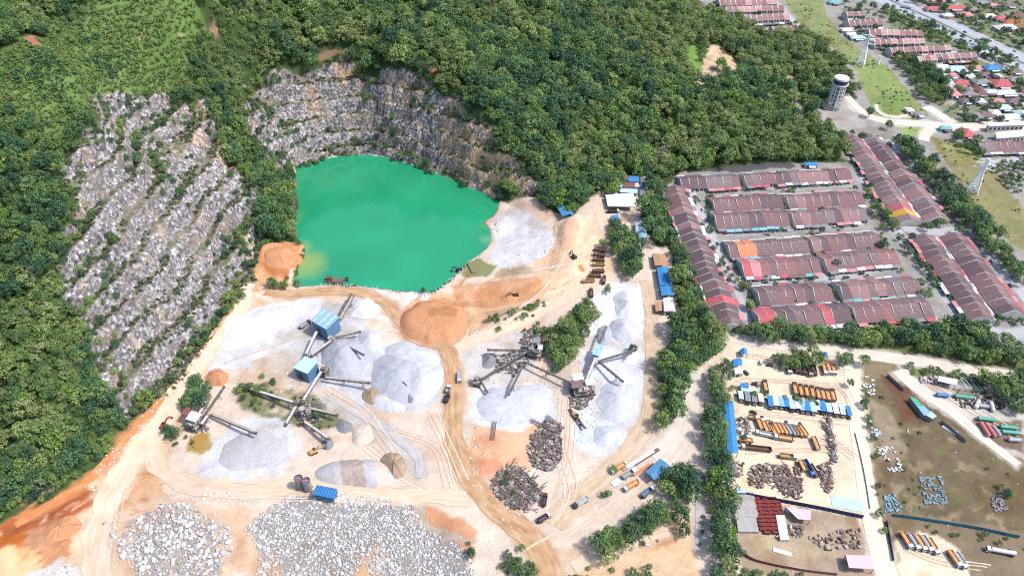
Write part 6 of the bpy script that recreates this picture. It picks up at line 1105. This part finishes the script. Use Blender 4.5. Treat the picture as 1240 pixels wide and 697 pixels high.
truck(947, 440, -95, 'c', 'salmon coloured truck west of the maroon row', 'w', 'o', 5.6); truck(955, 446, -95, 'g', 'white cabbed truck between the salmon and the maroon trucks', 'w', None, 4.6)
for i, (px, py) in enumerate([(920,514),(927,517),(931.5,516),(937,522),(941,519),(945.5,519),(950.5,520),(955,520),(960,521),(964,521),(968,522),(972.5,522)]):
    c = 'otcoootggtoo'[i]; truck(px, py, 94 + i * 1.1, c, f'{dict(o="orange",t="tan",c="terracotta",g="grey")[c]} tipper, {ORD[i]} from the west in the long yard row', 'w' if i % 4 != 3 else 'k', 'o' if c != 'g' else 'g', 7, 'tippers in the long yard row')
truck(915, 506, 168, 't', 'empty tan tipper lying crosswise behind the yard row', None, None, 8.5, name='tipper_trailer'); truck(928, 526, 165, 'w', 'white framed truck parked crosswise in front of the yard row', 'w', None, 8); truck(951, 531, 168, 't', 'tan truck with white cab parked crosswise below the yard row', 'w', 'o', 8); truck(902.5, 533, 170, 'o', 'orange truck beside the scrap heap at the blue shed', 'w', 'o', 7.5)
truck(918, 543, 172, 'n', 'long low brown loader in the middle of the yard', 'w', None, 14, name='lowbed_truck'); truck(952, 552.5, -8, 't', 'tan tipper with pale sides above the scrap heaps', 'w', None, 7); truck(987.5, 537, 92, 't', 'sand coloured trailer by the beams on the lane side', None, 'o', 8.5, name='tipper_trailer'); truck(971.5, 564, -84, 'y', 'amber tipper between scrap heaps', None, 'o', 6.5, name='tipper_trailer'); truck(978, 564.5, -78, 'b', 'blue container truck beside the amber tipper', 'b', None, 8); truck(985, 570, -77, 'n', 'dark brown tipper trailer beside the blue truck', None, 'n', 8, name='tipper_trailer')
for i, (px, py) in enumerate([(1096,652),(1105,653.5),(1113,655),(1120.6,656),(1128,659)]): truck(px, py, -80, 'cgogo'[i], f'{["terracotta","grey","orange","grey","orange"][i]} truck with white cab, {ORD[i]} of five below the teal fence', 'w', 'og'['cgogo'[i] == 'g'], 6.4, 'five trucks below the teal fence')
truck(1154, 674, -78, 'o', 'orange truck of the pair on the sand by the frame bottom', 'w', 'o', 6.4); truck(1161, 676, -78, 'w', 'white truck of the pair on the sand by the frame bottom', 'w', 'g', 6.4); truck(1214, 668, 168, 'w', 'long white articulated tanker below the teal fence', 'w', None, 11, name='tanker_truck', tanker=True)
for i, (px, py, c) in enumerate([(728,303,'n'),(727,309,'n'),(726.5,315,'m'),(726.5,320.5,'y'),(726,328.5,'n'),(721.5,334,'n'),(714,340,'y')]):
    truck(px, py, 170 + i * 3, c, f'{dict(n="brown",m="maroon",y="amber")[c]} dump truck, {ORD[i]} from the north in the line below the wooded clump', 'y' if c == 'y' else 'n', 'n', 6.2, 'dump trucks below the wooded clump', 'dump_truck')
truck(716, 356, 90, 'm', 'single maroon dump truck south of the parked line', 'm', 'n', 5.5, None, 'dump_truck'); truck(731, 340, 80, 'n', 'brown dump truck by the gravel edge', 'n', 'n', 5.5, None, 'dump_truck')
truck(750, 566, 214, 'o', 'orange tipper with white cab at the pale concrete pad', 'w', 'o', 7.4); truck(766, 587, 214, 'o', 'orange tipper with white cab below the blue shelter', 'w', 'o', 7.4); truck(705, 607, 214, 'w', 'white tipper alone on the pale lorry park', 'k', 'g', 7); truck(783, 597, 38, 's', 'slate blue tipper below the blue shelter', 'w', None, 6.6)
truck(659, 607, 80, 'm', 'small maroon tipper parked upright beside the scrap pile', 'm', 'd', 5); truck(657, 628, 32, 'm', 'maroon tipper with white cab at the haul road junction', 'w', 'd', 5.6)
truck(368, 394, 48, 'g', 'dusty grey dump truck beside the tall blue building', 'k', 'g', 6, None, 'dump_truck'); truck(556.5, 455, -88, 'w', 'white dusty tipper driving up the haul road', 'w', 'g', 6); truck(540.5, 484, 75, 'k', 'black car sized pickup on the haul road edge', 'k', 'd', 3.6, None, 'pickup'); truck(542.5, 473, 80, 'g', 'grey pickup ahead of the black one on the haul road', 'w', None, 3.4, None, 'pickup')
truck(741, 256, 0, 'k', 'dark lorry in front of the white workshop', 'w', 'd', 7); truck(760, 575, 214, 'g', 'empty grey trailer by the weigh pad', None, None, 7, name='tipper_trailer')
def excavator(px, py, ang, c, label, reach=1.0, tone='k'):
    x, y, z = P(px, py); e = empty('excavator', (x, y, z), R(ang), label, 'excavator')
    for s in (-1, 1): m = MB(); m.box((0, s * 1.15, .45), (3.8, .6, .75)); m.tube((-1.7, s * 1.15 - .3, .45), (-1.7, s * 1.15 + .3, .45), .42, .42, 10); m.tube((1.7, s * 1.15 - .3, .45), (1.7, s * 1.15 + .3, .45), .42, .42, 10); m.build('track', TYRE, e)
    m = MB(); m.box((-.5, 0, 1.5), (3.4, 2.5, 1.1)); m.box((-1.7, 0, 1.6), (1.0, 2.6, 1.4)); m.build('body', VC[c], e); m = MB(); m.box((.75, .65, 2.3), (1.4, 1.1, 1.6)); m.build('cab', VC[tone], e)
    m = MB(); m.beam((.9, -.3, 1.7), (3.4, -.3, 4.2), .5, .6); m.beam((3.4, -.3, 4.2), (6.0 * reach, -.3, 3.2), .4, .5); m.beam((6.0 * reach, -.3, 3.3), (6.5 * reach, -.3, .9), .35, .4); m.build('arm', VC[c], e); m = MB(); m.prism([(6.0 * reach, -.9), (7.2 * reach, -.9), (7.2 * reach, .3), (6.0 * reach, .3)], .2, 1.1); m.build('bucket', VC['k'], e)
    return e
excavator(380, 548, 30, 'y', 'yellow and black loader shovel at the dark southern cone'); excavator(485, 464, -40, 'k', 'dark excavator on the largest blue grey stockpile'); excavator(199, 517, 70, 'r', 'red loader beside the grey green bush and the pond'); excavator(697, 505, -60, 'y', 'amber excavator below the white roofed plant'); excavator(624, 359, 200, 'k', 'dark excavator on the orange ridge by the basin'); excavator(556, 328, 190, 'k', 'dark machine at the lake edge by the brown pond', .8); excavator(695, 312, 120, 'k', 'dark loader on the sand below the pale ramp', .8)
# cars on streets and the highway
def car_meshes():
    m = MB(); pr = [(-2.1, .35), (2.1, .35), (2.15, .75), (1.2, .9), (-2.05, .95)]; vs = [(a, s * .86, b) for s in (-1, 1) for a, b in pr]; m.add(vs, [(0, 1, 2, 3, 4), (9, 8, 7, 6, 5)] + [(i + 5, (i + 1) % 5 + 5, (i + 1) % 5, i) for i in range(5)]); body = m.mesh('body', VC['w'])
    m = MB(); m.add([(x, s * w_, z) for s in (-1, 1) for x, w_, z in ((-1.75, .8, .96), (1.05, .8, .92), (.35, .66, 1.45), (-1.2, .66, 1.45))], [(0, 1, 2, 3), (7, 6, 5, 4), (1, 5, 6, 2), (3, 7, 4, 0)]); glass = m.mesh('window', DARK)
    m = MB(); m.box((-.42, 0, 1.47), (1.6, 1.34, .06)); return body, glass, m.mesh('roof', VC['w'])
CBM = car_meshes()
def car(x, y, a, c, label, group):
    e = empty('parked_car' if 'parked' in label else 'car', (x, y, float(ground(x, y)) + .22), a, label, 'car', group); omat(link('body', CBM[0], e), VC[c]); link('window', CBM[1], e); omat(link('roof', CBM[2], e), VC[c])
    for ax in (-1.35, 1.35):
        for s in (-.78, .78): link('wheel', wheel_mesh(.32, .22), e, (ax, s, .32))
cg = random.Random(8); CN = {'w': 'white', 'g': 'silver grey', 'k': 'black', 'r': 'red', 's': 'slate blue'}
def cars_along(pts, n, off, where, grp, jit=0):
    q, s = smooth_line(polyXY(pts), 1.0)
    for i in range(n):
        k = int((i + cg.uniform(.15, .85)) / n * (len(q) - 3)) + 1; d = q[k + 1] - q[k]; a = math.atan2(d[1], d[0]); nn = np.array([-math.sin(a), math.cos(a)]); side = cg.choice([-1, 1]); p = q[k] + nn * off * side; c = cg.choice('wwwggkrs')
        car(p[0], p[1], a + (0 if cg.random() < .5 else math.pi), c, f'{CN[c]} car parked {where}' if off < 6 else f'{CN[c]} car driving {where}', grp)
for pts, n, wh, grp in (([(833,225),(862,290),(895,365)],10,'along the street beside the west terrace column','cars beside the west column'), ([(826,230),(900,228),(1000,223)],11,'along the top street under the wood','cars on the top street'), ([(868,281),(960,276),(1050,270)],11,'on the street between the third and fourth terrace rows','cars on the second street'), ([(893,340),(1000,336),(1090,320)],10,'on the street with orange roofed houses','cars on the third street'), ([(916,404),(1010,398),(1140,387)],8,'along the lowest street above the tree belt','cars on the lowest street'),
                        ([(1030,172),(1045,215),(1070,250),(1090,285),(1115,318),(1150,365)],14,'along the green strip street of the east terraces','cars on the green strip street'), ([(1072,168),(1100,190),(1135,225),(1165,262),(1200,310),(1240,360)],13,'along the street by the long tree belt','cars on the tree belt street')): cars_along(pts, n, 2.9, wh, grp)
for k, n, wh in ((5.2,4,'on the inner lane of the near carriageway'),(-5.2,4,'on the inner lane of the far carriageway'),(15.6,3,'on the outer lane of the far side of the highway')):
    for i in range(n):
        f = (i + cg.uniform(.2, .8)) / n; b_ = f * (len(hw) - 1); j = min(int(b_), len(hw) - 2); p = hw[j] + (hw[j + 1] - hw[j]) * (b_ - j) + nh * k; c = cg.choice('wgkr'); car(p[0], p[1], math.atan2(dirh[1], dirh[0]), c, f'{CN[c]} car driving {wh}', 'cars on the highway')
for px, py, lab in ((1096, 9, 'white lorry on the near carriageway by the top edge'), (1193, 48, 'white lorry on the highway above the village')): truck(px, py, -33, 'w', lab, 'w', None, 9)
for px, py, c, lab in ((1030,440,'w','white car parked beside the round dark tree at the sandy lane'),(903,452,'k','dark car parked by the low white cabin'),(921,440,'w','white car parked at the west end of the yard tree clump'),(932,443,'k','black car parked next to the white one in the yard'),(914,465,'k','black car parked by the blue roofed cabin'),(918,466,'g','grey car parked by the blue roofed cabin'),(726,234,'w','white car at the top of the winding dirt track'),(912,500,'k','black car parked alone on the yard sand')):
    x, y, z = P(px, py); car(x, y, cg.uniform(0, 3), c, lab, None)
# ------------------------------------------------------------------ tarpaulin shelters along the yard's weedy bank
TW_ = {'b': BLUE, 's': SKYB, 'w': WHT, 'g': GREY, 'p': PALEB}
row = [(896,482,'p'),(904,483,'g'),(912,484,'g'),(920,485,'w'),(931.5,489,'b'),(938,489,'w'),(944.5,490,'s'),(951,491,'b'),(957,492,'p'),(964.5,493,'w'),(970,494,'s'),(976,495,'b'),(983,496,'p'),(988,494,'w'),(994,495,'b'),(1002,497,'p'),(1010,498,'w'),(1018,499,'p'),(1026,501,'b')]
cn = {'b': 'bright blue', 's': 'sky blue', 'w': 'white', 'g': 'grey', 'p': 'pale blue'}; cnt = {}
for px, py, c in row:
    cnt[c] = cnt.get(c, 0) + 1; x, y, z = P(px, py); e = empty('truck_shelter', (x, y, z), -.12, f'{cn[c]} canopy, {ORD[cnt[c]-1]} such from the west below the weedy bank', 'canopy', 'canopies in the row below the weedy bank'); g = random.Random(px); w_, l_ = g.uniform(2.7, 3.5), g.uniform(6, 8.5)
    m = MB(); m.box((0, 0, 3.2), (w_, l_, .12), 0, Matrix.Rotation(g.uniform(-.05, .1), 3, 'X')); m.build('canopy_sheet', TW_[c], e); m = MB(); [m.box((i * w_ * .45, j * l_ * .45, 1.5), (.15, .15, 3.1)) for i in (-1, 1) for j in (-1, 1)]; m.build('frame', STEEL, e); m = MB(); m.box((0, .4, .9), (w_ * .7, l_ * .6, 1.3)); m.box((0, -l_ * .5, .9), (w_ * .6, 1.6, 1.5)); m.build('stored_machine', g.choice([DSTEEL, VC['k'], STEEL]), e)
# ------------------------------------------------------------------ fences
def fence(pts, h, m_, label, post=3.0):
    q, s = smooth_line(polyXY(pts), post); o = np.array([q[0][0], q[0][1], 0]); e = empty('fence', (q[0][0], q[0][1], float(ground(*q[0]))), 0, label, 'fence'); z0 = float(ground(*q[0])); zz_ = ground(q[:, 0], q[:, 1]) - z0; m = MB()
    for i in range(len(q) - 1): m.beam((q[i][0] - o[0], q[i][1] - o[1], zz_[i] + h / 2), (q[i + 1][0] - o[0], q[i + 1][1] - o[1], zz_[i + 1] + h / 2), .1, h)
    m.build('panel', m_, e); m = MB(); m.box((0, 0, h / 2), (.22, .22, h + .3)); pm = m.mesh('post', STEEL); [link('post', pm, e, (q[i][0] - o[0], q[i][1] - o[1], zz_[i])) for i in range(len(q))]
TEALF = roofm('fence_teal', (54,130,150), dirt=alb(84,160,176)); NAVF = roofm('fence_navy', (40,66,112))
fence([(891,598),(940,607),(1000,618),(1056,630)], 3.2, NAVF, 'navy blue sheet fence along the south of the lorry yard'); fence([(1072,624),(1130,632),(1180,640),(1245,654)], 2.8, TEALF, 'teal sheet fence along the foot of the brown field'); fence([(1072,626),(1078,660),(1083,690)], 2.0, NAVF, 'dark blue fence between the sandy lane and the truck sand')
fence([(888,600),(890,650),(894,675),(960,690),(1020,697)], 2.2, MAR, 'maroon sheet fence round the salvage plot'); fence([(1070,452),(1098,478)], 2.4, GREY, 'grey fence on the slope above the roadside shed'); fence([(1134,508),(1160,528),(1178,545)], 2.6, GREY, 'grey slatted fence past the pale end shed'); fence([(1034,520),(1046,570),(1054,622)], 0.9, GREY, 'low grey fence on the lane side of the yard')
fence([(884,478),(910,482),(960,488),(1030,500)], 1.6, STEEL, 'low fence at the weedy bank behind the canopies')
# ------------------------------------------------------------------ tanks, containers, slabs, stacks
def tank(px, py, ang, c, r, L_, label, group=None):
    x, y, z = P(px, py); m = MB(); e = empty('storage_tank', (x, y, z), R(ang), label, 'tank', group); m.tube((-L_ / 2, 0, r + .3), (L_ / 2, 0, r + .3), r, r, 16); m.tube((-L_ / 2, 0, r + .3), (-L_ / 2 - .5, 0, r + .3), r, r * .5, 16); m.tube((L_ / 2, 0, r + .3), (L_ / 2 + .5, 0, r + .3), r, r * .5, 16); m.build('drum', VC[c], e); m = MB(); [m.box((i * L_ * .3, 0, .25), (.5, r * 1.6, .6)) for i in (-1, 1)]; m.build('cradle', CONC, e)
for px, py, an, c, lb in ((1191,521,92,'p','salmon red tank, westernmost of the three standing side by side'),(1198,522,96,'p','salmon red tank in the middle of the three side by side'),(1205,523,98,'g','grey pink tank, easternmost of the three side by side'),(1220,519,-8,'e','sea green tank, upper one of the long pair'),(1222,525,-8,'e','sea green tank, lower one of the long pair'),(1193,509,-8,'e','teal tank lying above the salmon tanks'),(1227,534,-5,'g','grey tank below the sea green pair'),(1182,491,50,'w','white tank among the scrap of the storage yard'),(1188,493,-10,'g','grey tank among the scrap of the storage yard'),(1200,494,75,'w','small white tank at the scrap end'),(1140,480,-8,'b','small blue tank at the west end of the storage scrap'),(1165,482,-10,'e','dark green tank frame in the storage yard'),(1212,474,-4,'w','white tank on the green edge of the storage yard')): tank(px, py, an, c, 1.25, 9 if c in 'pe' else 6.5, lb)
def frame_rack(px, py, ang, label, c='w'):
    x, y, z = P(px, py); m = MB(); L_, W_, H_ = 8, 2.4, 2.4
    for i in (-1, 1):
        for j in (-1, 1): m.box((i * L_ / 2, j * W_ / 2, H_ / 2), (.25, .25, H_)); 
        m.box((0, i * W_ / 2, H_), (L_, .22, .25)); m.box((i * L_ / 2, 0, H_), (.22, W_, .24)); m.box((0, i * W_ / 2, .3), (L_, .22, .25)); m.box((i * L_ / 2, 0, .31), (.22, W_, .24))
    o = m.build('steel_rack', VC[c], None, loc=(x, y, z), rot=(0, 0, R(ang))); tag(o, label, 'rack')
for i, (px, py, c) in enumerate(((1168,467,'w'),(1175,469,'k'),(1181,469,'e'),(1188,470,'k'),(1193,470,'w'))): frame_rack(px, py, 100, f'{["white","black","green","black","white"][i]} open frame rack, {ORD[i]} from the west on the green verge', c)
def slab(px, py, w_, l_, ang, m_, label, h=.5, name='concrete_slab', cat='slab'):
    x, y, z = P(px, py); m = MB(); m.box((0, 0, h / 2), (w_, l_, h)); o = m.build(name, m_, None, loc=(x, y, z), rot=(0, 0, R(ang))); tag(o, label, cat)
slab(757, 577, 3.4, 18, -56, WHT, 'long pale concrete weigh pad in the lorry park', .4); slab(768, 560, 2.2, 17, -56, CONC, 'pale beam stack beside the orange tipper', .8); slab(775, 556, 2.4, 20, -56, WHT, 'white beam stack, middle of the three', .8); slab(783, 553, 2.0, 18, -56, RUSTM, 'rusty beam stack nearest the blue shelter', .7); slab(777, 569, 1.6, 12, -56, ORG, 'orange steel stack beside the blue shelter', .7)
slab(1150, 520, 3.5, 8, 40, WHT, 'white slab lying on the brown field', .5); slab(947, 668, 9, 2.4, -20, WHT, 'white sheet lying on the salvage plot', .4); slab(1026, 610, 16, 7, -10, PALEB, 'pale blue floor sheet at the corner of the yard', .25)
for i in range(4):
    slab(898 + i % 2 * 9, 612 + (i // 2) * 17, 6.5, 15, -3, CONC, ['pale block stack at the navy fence, western one','pale block stack at the navy fence, eastern one','pale block stack farther from the fence, western one','pale block stack farther from the fence, eastern one'][i], 1.6, 'block_stack', 'block stack')
DRED = roofm('frame_red', (140,52,50), dirt=alb(110,60,56))
for i in range(6):
    px, py = 919 + i * 5.2, 622 + (i % 2) * 4; x, y, z = P(px, py); m = MB()
    for k in range(9): m.box((0, -9 + k * 2.2, .8), (3.0, 1.6, 1.4 + .3 * (k % 2)))
    o = m.build('steel_stack', DRED, None, loc=(x, y, z), rot=(0, 0, R(-4))); tag(o, f'dark red steel stack, {ORD[i]} from the west on the salvage plot', 'steel stack', 'dark red steel stacks')
for px, py in ((944,640),(949,640)): slab(px, py, 2.4, 14, -6, WHT, f'long white container, {"western" if px < 946 else "eastern"} one beside the red stacks', 1.8, 'container', 'container')
def blanket(pts, m_, label, h=1.0):     # sheeted goods lying on the field
    q = polyXY(pts); c = q.mean(0); m = MB(); g = random.Random(len(label) + int(c[0])); nn = max(20, int(abs(np.ptp(q[:, 0]) * np.ptp(q[:, 1])) / 9)); p = spread(q, 1.5, g0); p = p[fbm(p[:, 0], p[:, 1], 6, 2, 5) > -.25]
    for x, y in p: m.box((x - c[0], y - c[1], g.uniform(.2, h * .5)), (g.uniform(.7, 1.9), g.uniform(.5, 1.5), g.uniform(.3, h * .8)), g.uniform(0, 3), Matrix.Rotation(g.uniform(-.3, .3), 3, 'X'))
    z = float(ground(*c)); o = m.build('stored_bags', m_, None, loc=(c[0], c[1], z)); tag(o, label, 'stored goods', None, 'stuff')
blanket([(1113,577),(1140,577),(1146,610),(1120,610)], roofm('sheet_blue_grey', (140,162,172), dirt=alb(108,126,136)), 'blue grey sheeted goods in the middle of the brown field'); blanket([(1070,598),(1092,598),(1096,618),(1072,620)], roofm('sheet_teal_grey', (130,166,180), dirt=alb(160,186,196)), 'teal grey sheeted goods at the corner of the brown field'); blanket([(1060,540),(1080,540),(1094,570),(1076,572)], WHT, 'white bagged goods at the west edge of the brown field'); blanket([(1044,452),(1056,455),(1060,480),(1046,478)], WHT, 'white rubble sheets at the north corner of the brown field'); blanket([(1052,505),(1064,508),(1068,528),(1056,528)], PALEB, 'pale bagged goods beside the dark blue fence'); blanket([(1092,522),(1100,520),(1104,530),(1094,530)], WHT, 'small white heap of bags on the brown field'); blanket([(1198,600),(1215,596),(1220,618),(1204,620)], GREY, 'grey and white scrap bags at the east edge of the brown field')
# ------------------------------------------------------------------ scrap
def scrap(pts, label, ms, seed, dens=2.6, lm=(1.0, 4), hmax=1.6, name='scrap_heap'):
    q = polyXY(pts); c = q.mean(0); z = float(ground(*c)); g = random.Random(seed); m = MB(); main = g.uniform(0, 3)
    for x, y in spread(q, dens, np.random.default_rng(seed)):
        m.cur = g.randrange(len(ms)); t = main + g.gauss(0, .5); L_ = g.uniform(*lm); k = g.random(); zz_ = g.uniform(.1, hmax * .6)
        if k < .36: m.beam((x - c[0], y - c[1], zz_), (x - c[0] + L_ * math.cos(t), y - c[1] + L_ * math.sin(t), zz_ + g.uniform(-.2, .9)), g.uniform(.15, .6), g.uniform(.15, .7))
        elif k < .88: m.box((x - c[0], y - c[1], zz_), (g.uniform(.6, 2.4), g.uniform(.6, 2), g.uniform(.4, hmax)), g.uniform(0, 3), Matrix.Rotation(g.uniform(-.4, .4), 3, 'X'))
        else: m.tube((x - c[0], y - c[1], .6), (x - c[0] + math.cos(t) * 1.6, y - c[1] + math.sin(t) * 1.6, .8), .6, .6, 8, False)
    o = m.build(name, ms, None, loc=(c[0], c[1], z)); return tag(o, label, 'scrap', None, 'stuff')
S1 = [RUSTM, DSTEEL, STEEL, DUST]; S2 = [RUSTM, RUSTM, DUST, roofm('scrap_brown', (128,90,76)), STEEL]; S3 = [WHT, DUST, STEEL, RUSTM, DSTEEL]
for i, (pts, lab, ms, dn) in enumerate([
 ([(644,528),(662,508),(680,514),(682,550),(668,572),(646,566),(640,548)],'jumbled steel scrap north of the red pickup junction',S1,2.0),([(600,572),(620,562),(640,575),(652,600),(640,620),(612,614),(594,592)],'old machine scrap with weeds beside the haul road bend',S1,2.0),
 ([(910,566),(930,560),(934,582),(922,592),(908,586)],'red brown scrap heap by the navy fence',S2,2.0),([(936,568),(952,562),(962,580),(972,592),(968,606),(950,598),(938,584)],'rusty beams in the middle of the scrap yard',S2,1.9),([(962,560),(970,560),(972,590),(964,590)],'rusty cuttings beside the amber tipper',S2,1.9),([(992,564),(1004,560),(1010,585),(1004,600),(994,590)],'rusty steel bundle by the lane fence',S2,1.8),
 ([(890,508),(904,504),(910,520),(906,540),(892,535)],'mixed white and grey scrap beside the long blue shed',S3,2.0),([(888,562),(904,560),(900,575),(890,582)],'rusty bits near the narrow grey hut',S2,2.6),([(1152,478),(1205,482),(1222,490),(1215,498),(1165,493)],'dark machine scrap in the tank storage yard',[DSTEEL,VC['k'],DUST,STEEL],2.4),([(1112,458),(1136,456),(1136,466),(1114,466)],'pinkish rubble beside the white open shed',[DUST,PINK,WHT],2.4),
 ([(690,470),(716,462),(722,478),(705,498),(692,492)],'broken steel round the white roofed plant',S1,2.2),([(640,400),(668,398),(665,425),(640,430),(628,415)],'dark steel round the middle crusher',S1,2.2),([(598,432),(640,418),(644,440),(620,456),(600,452)],'loose steel between the crusher arms',S1,3.0),([(975,650),(1040,640),(1046,665),(1000,668)],'broken timber over the salvage plot',S2,3.4),([(930,638),(975,635),(980,650),(940,652)],'scattered cuttings below the lilac shed',S3,3.2),
 ([(228,505),(250,505),(252,522),(232,524)],'steel bits under the western crusher',S1,2.0),([(356,488),(392,492),(390,512),(360,514)],'steel bits under the purple crusher',S1,2.0),([(690,640),(790,640),(800,655),(785,662)],'white boxes on the orange track below the curved tree row',S3,6),([(1000,505),(1006,508),(1014,560),(1008,562)],'long beams piled along the lane fence',S1,1.6)]): scrap(pts, lab, ms, i + 20, dn * .62, (2, 8) if 'beam' in lab or 'machine' in lab else (.6, 2.4))
for i, (px, py, a) in enumerate(((598,522,85),(655,515,-30),(672,512,-45),(667,530,-20),(656,540,60),(678,545,85),(640,580,-45),(632,590,-50),(622,603,-25),(646,590,-45))):       # old truss sections
    x, y, z = P(px, py); m = MB(); L_ = 13
    for s in (-.8, .8):
        for t in (.3, 1.5): m.box((0, s, t), (L_, .2, .2))
        for k in range(8): m.beam((-L_ / 2 + k * L_ / 8, s, .3), (-L_ / 2 + (k + 1) * L_ / 8, s, 1.5), .14); 
    [m.box((-L_ / 2 + k * L_ / 6, 0, 1.5), (.2, 1.7, .18)) for k in range(7)]; o = m.build('truss_section', [DSTEEL, RUSTM, STEEL][i % 3], None, loc=(x, y, z), rot=(0, 0, R(a)))
    tag(o, ['lone rusty truss by the flat pale stockpile','truss at the north tip of the steel scrap','dark truss at the east corner of the steel scrap','truss across the middle of the steel scrap','truss leaning over the west of the steel scrap','upright lying truss on the east edge of the steel scrap','truss on the north end of the machine scrap','truss in the middle of the machine scrap','truss at the weedy south end of the machine scrap','truss on the east flank of the machine scrap'][i], 'truss', None)
# dredge on the lake
x, y = plane(405, 340, WZ)[:2]; e = empty('dredge', (x, y, WZ), -.08, 'small rusty dredge with a dark deck floating by the south shore of the lake', 'dredge'); m = MB()
for s in (-1.6, 1.6): m.tube((-7, s, .2), (7, s, .2), .7, .7, 10)
m.build('pontoon', DSTEEL, e); m = MB(); m.box((0, 0, 1), (13, 4.4, .25)); m.build('deck', RUSTM, e); m = MB(); m.box((-3.5, 0, 2.2), (4, 3, 2.2)); m.build('cabin', VC['n'], e); m = MB(); m.beam((2, 0, 1), (11, .5, 1.2), .5); [m.beam((3 + i, -1, 1), (3 + i, -1, 2.2), .12) for i in range(4)]; m.build('suction_pipe', STEEL, e)
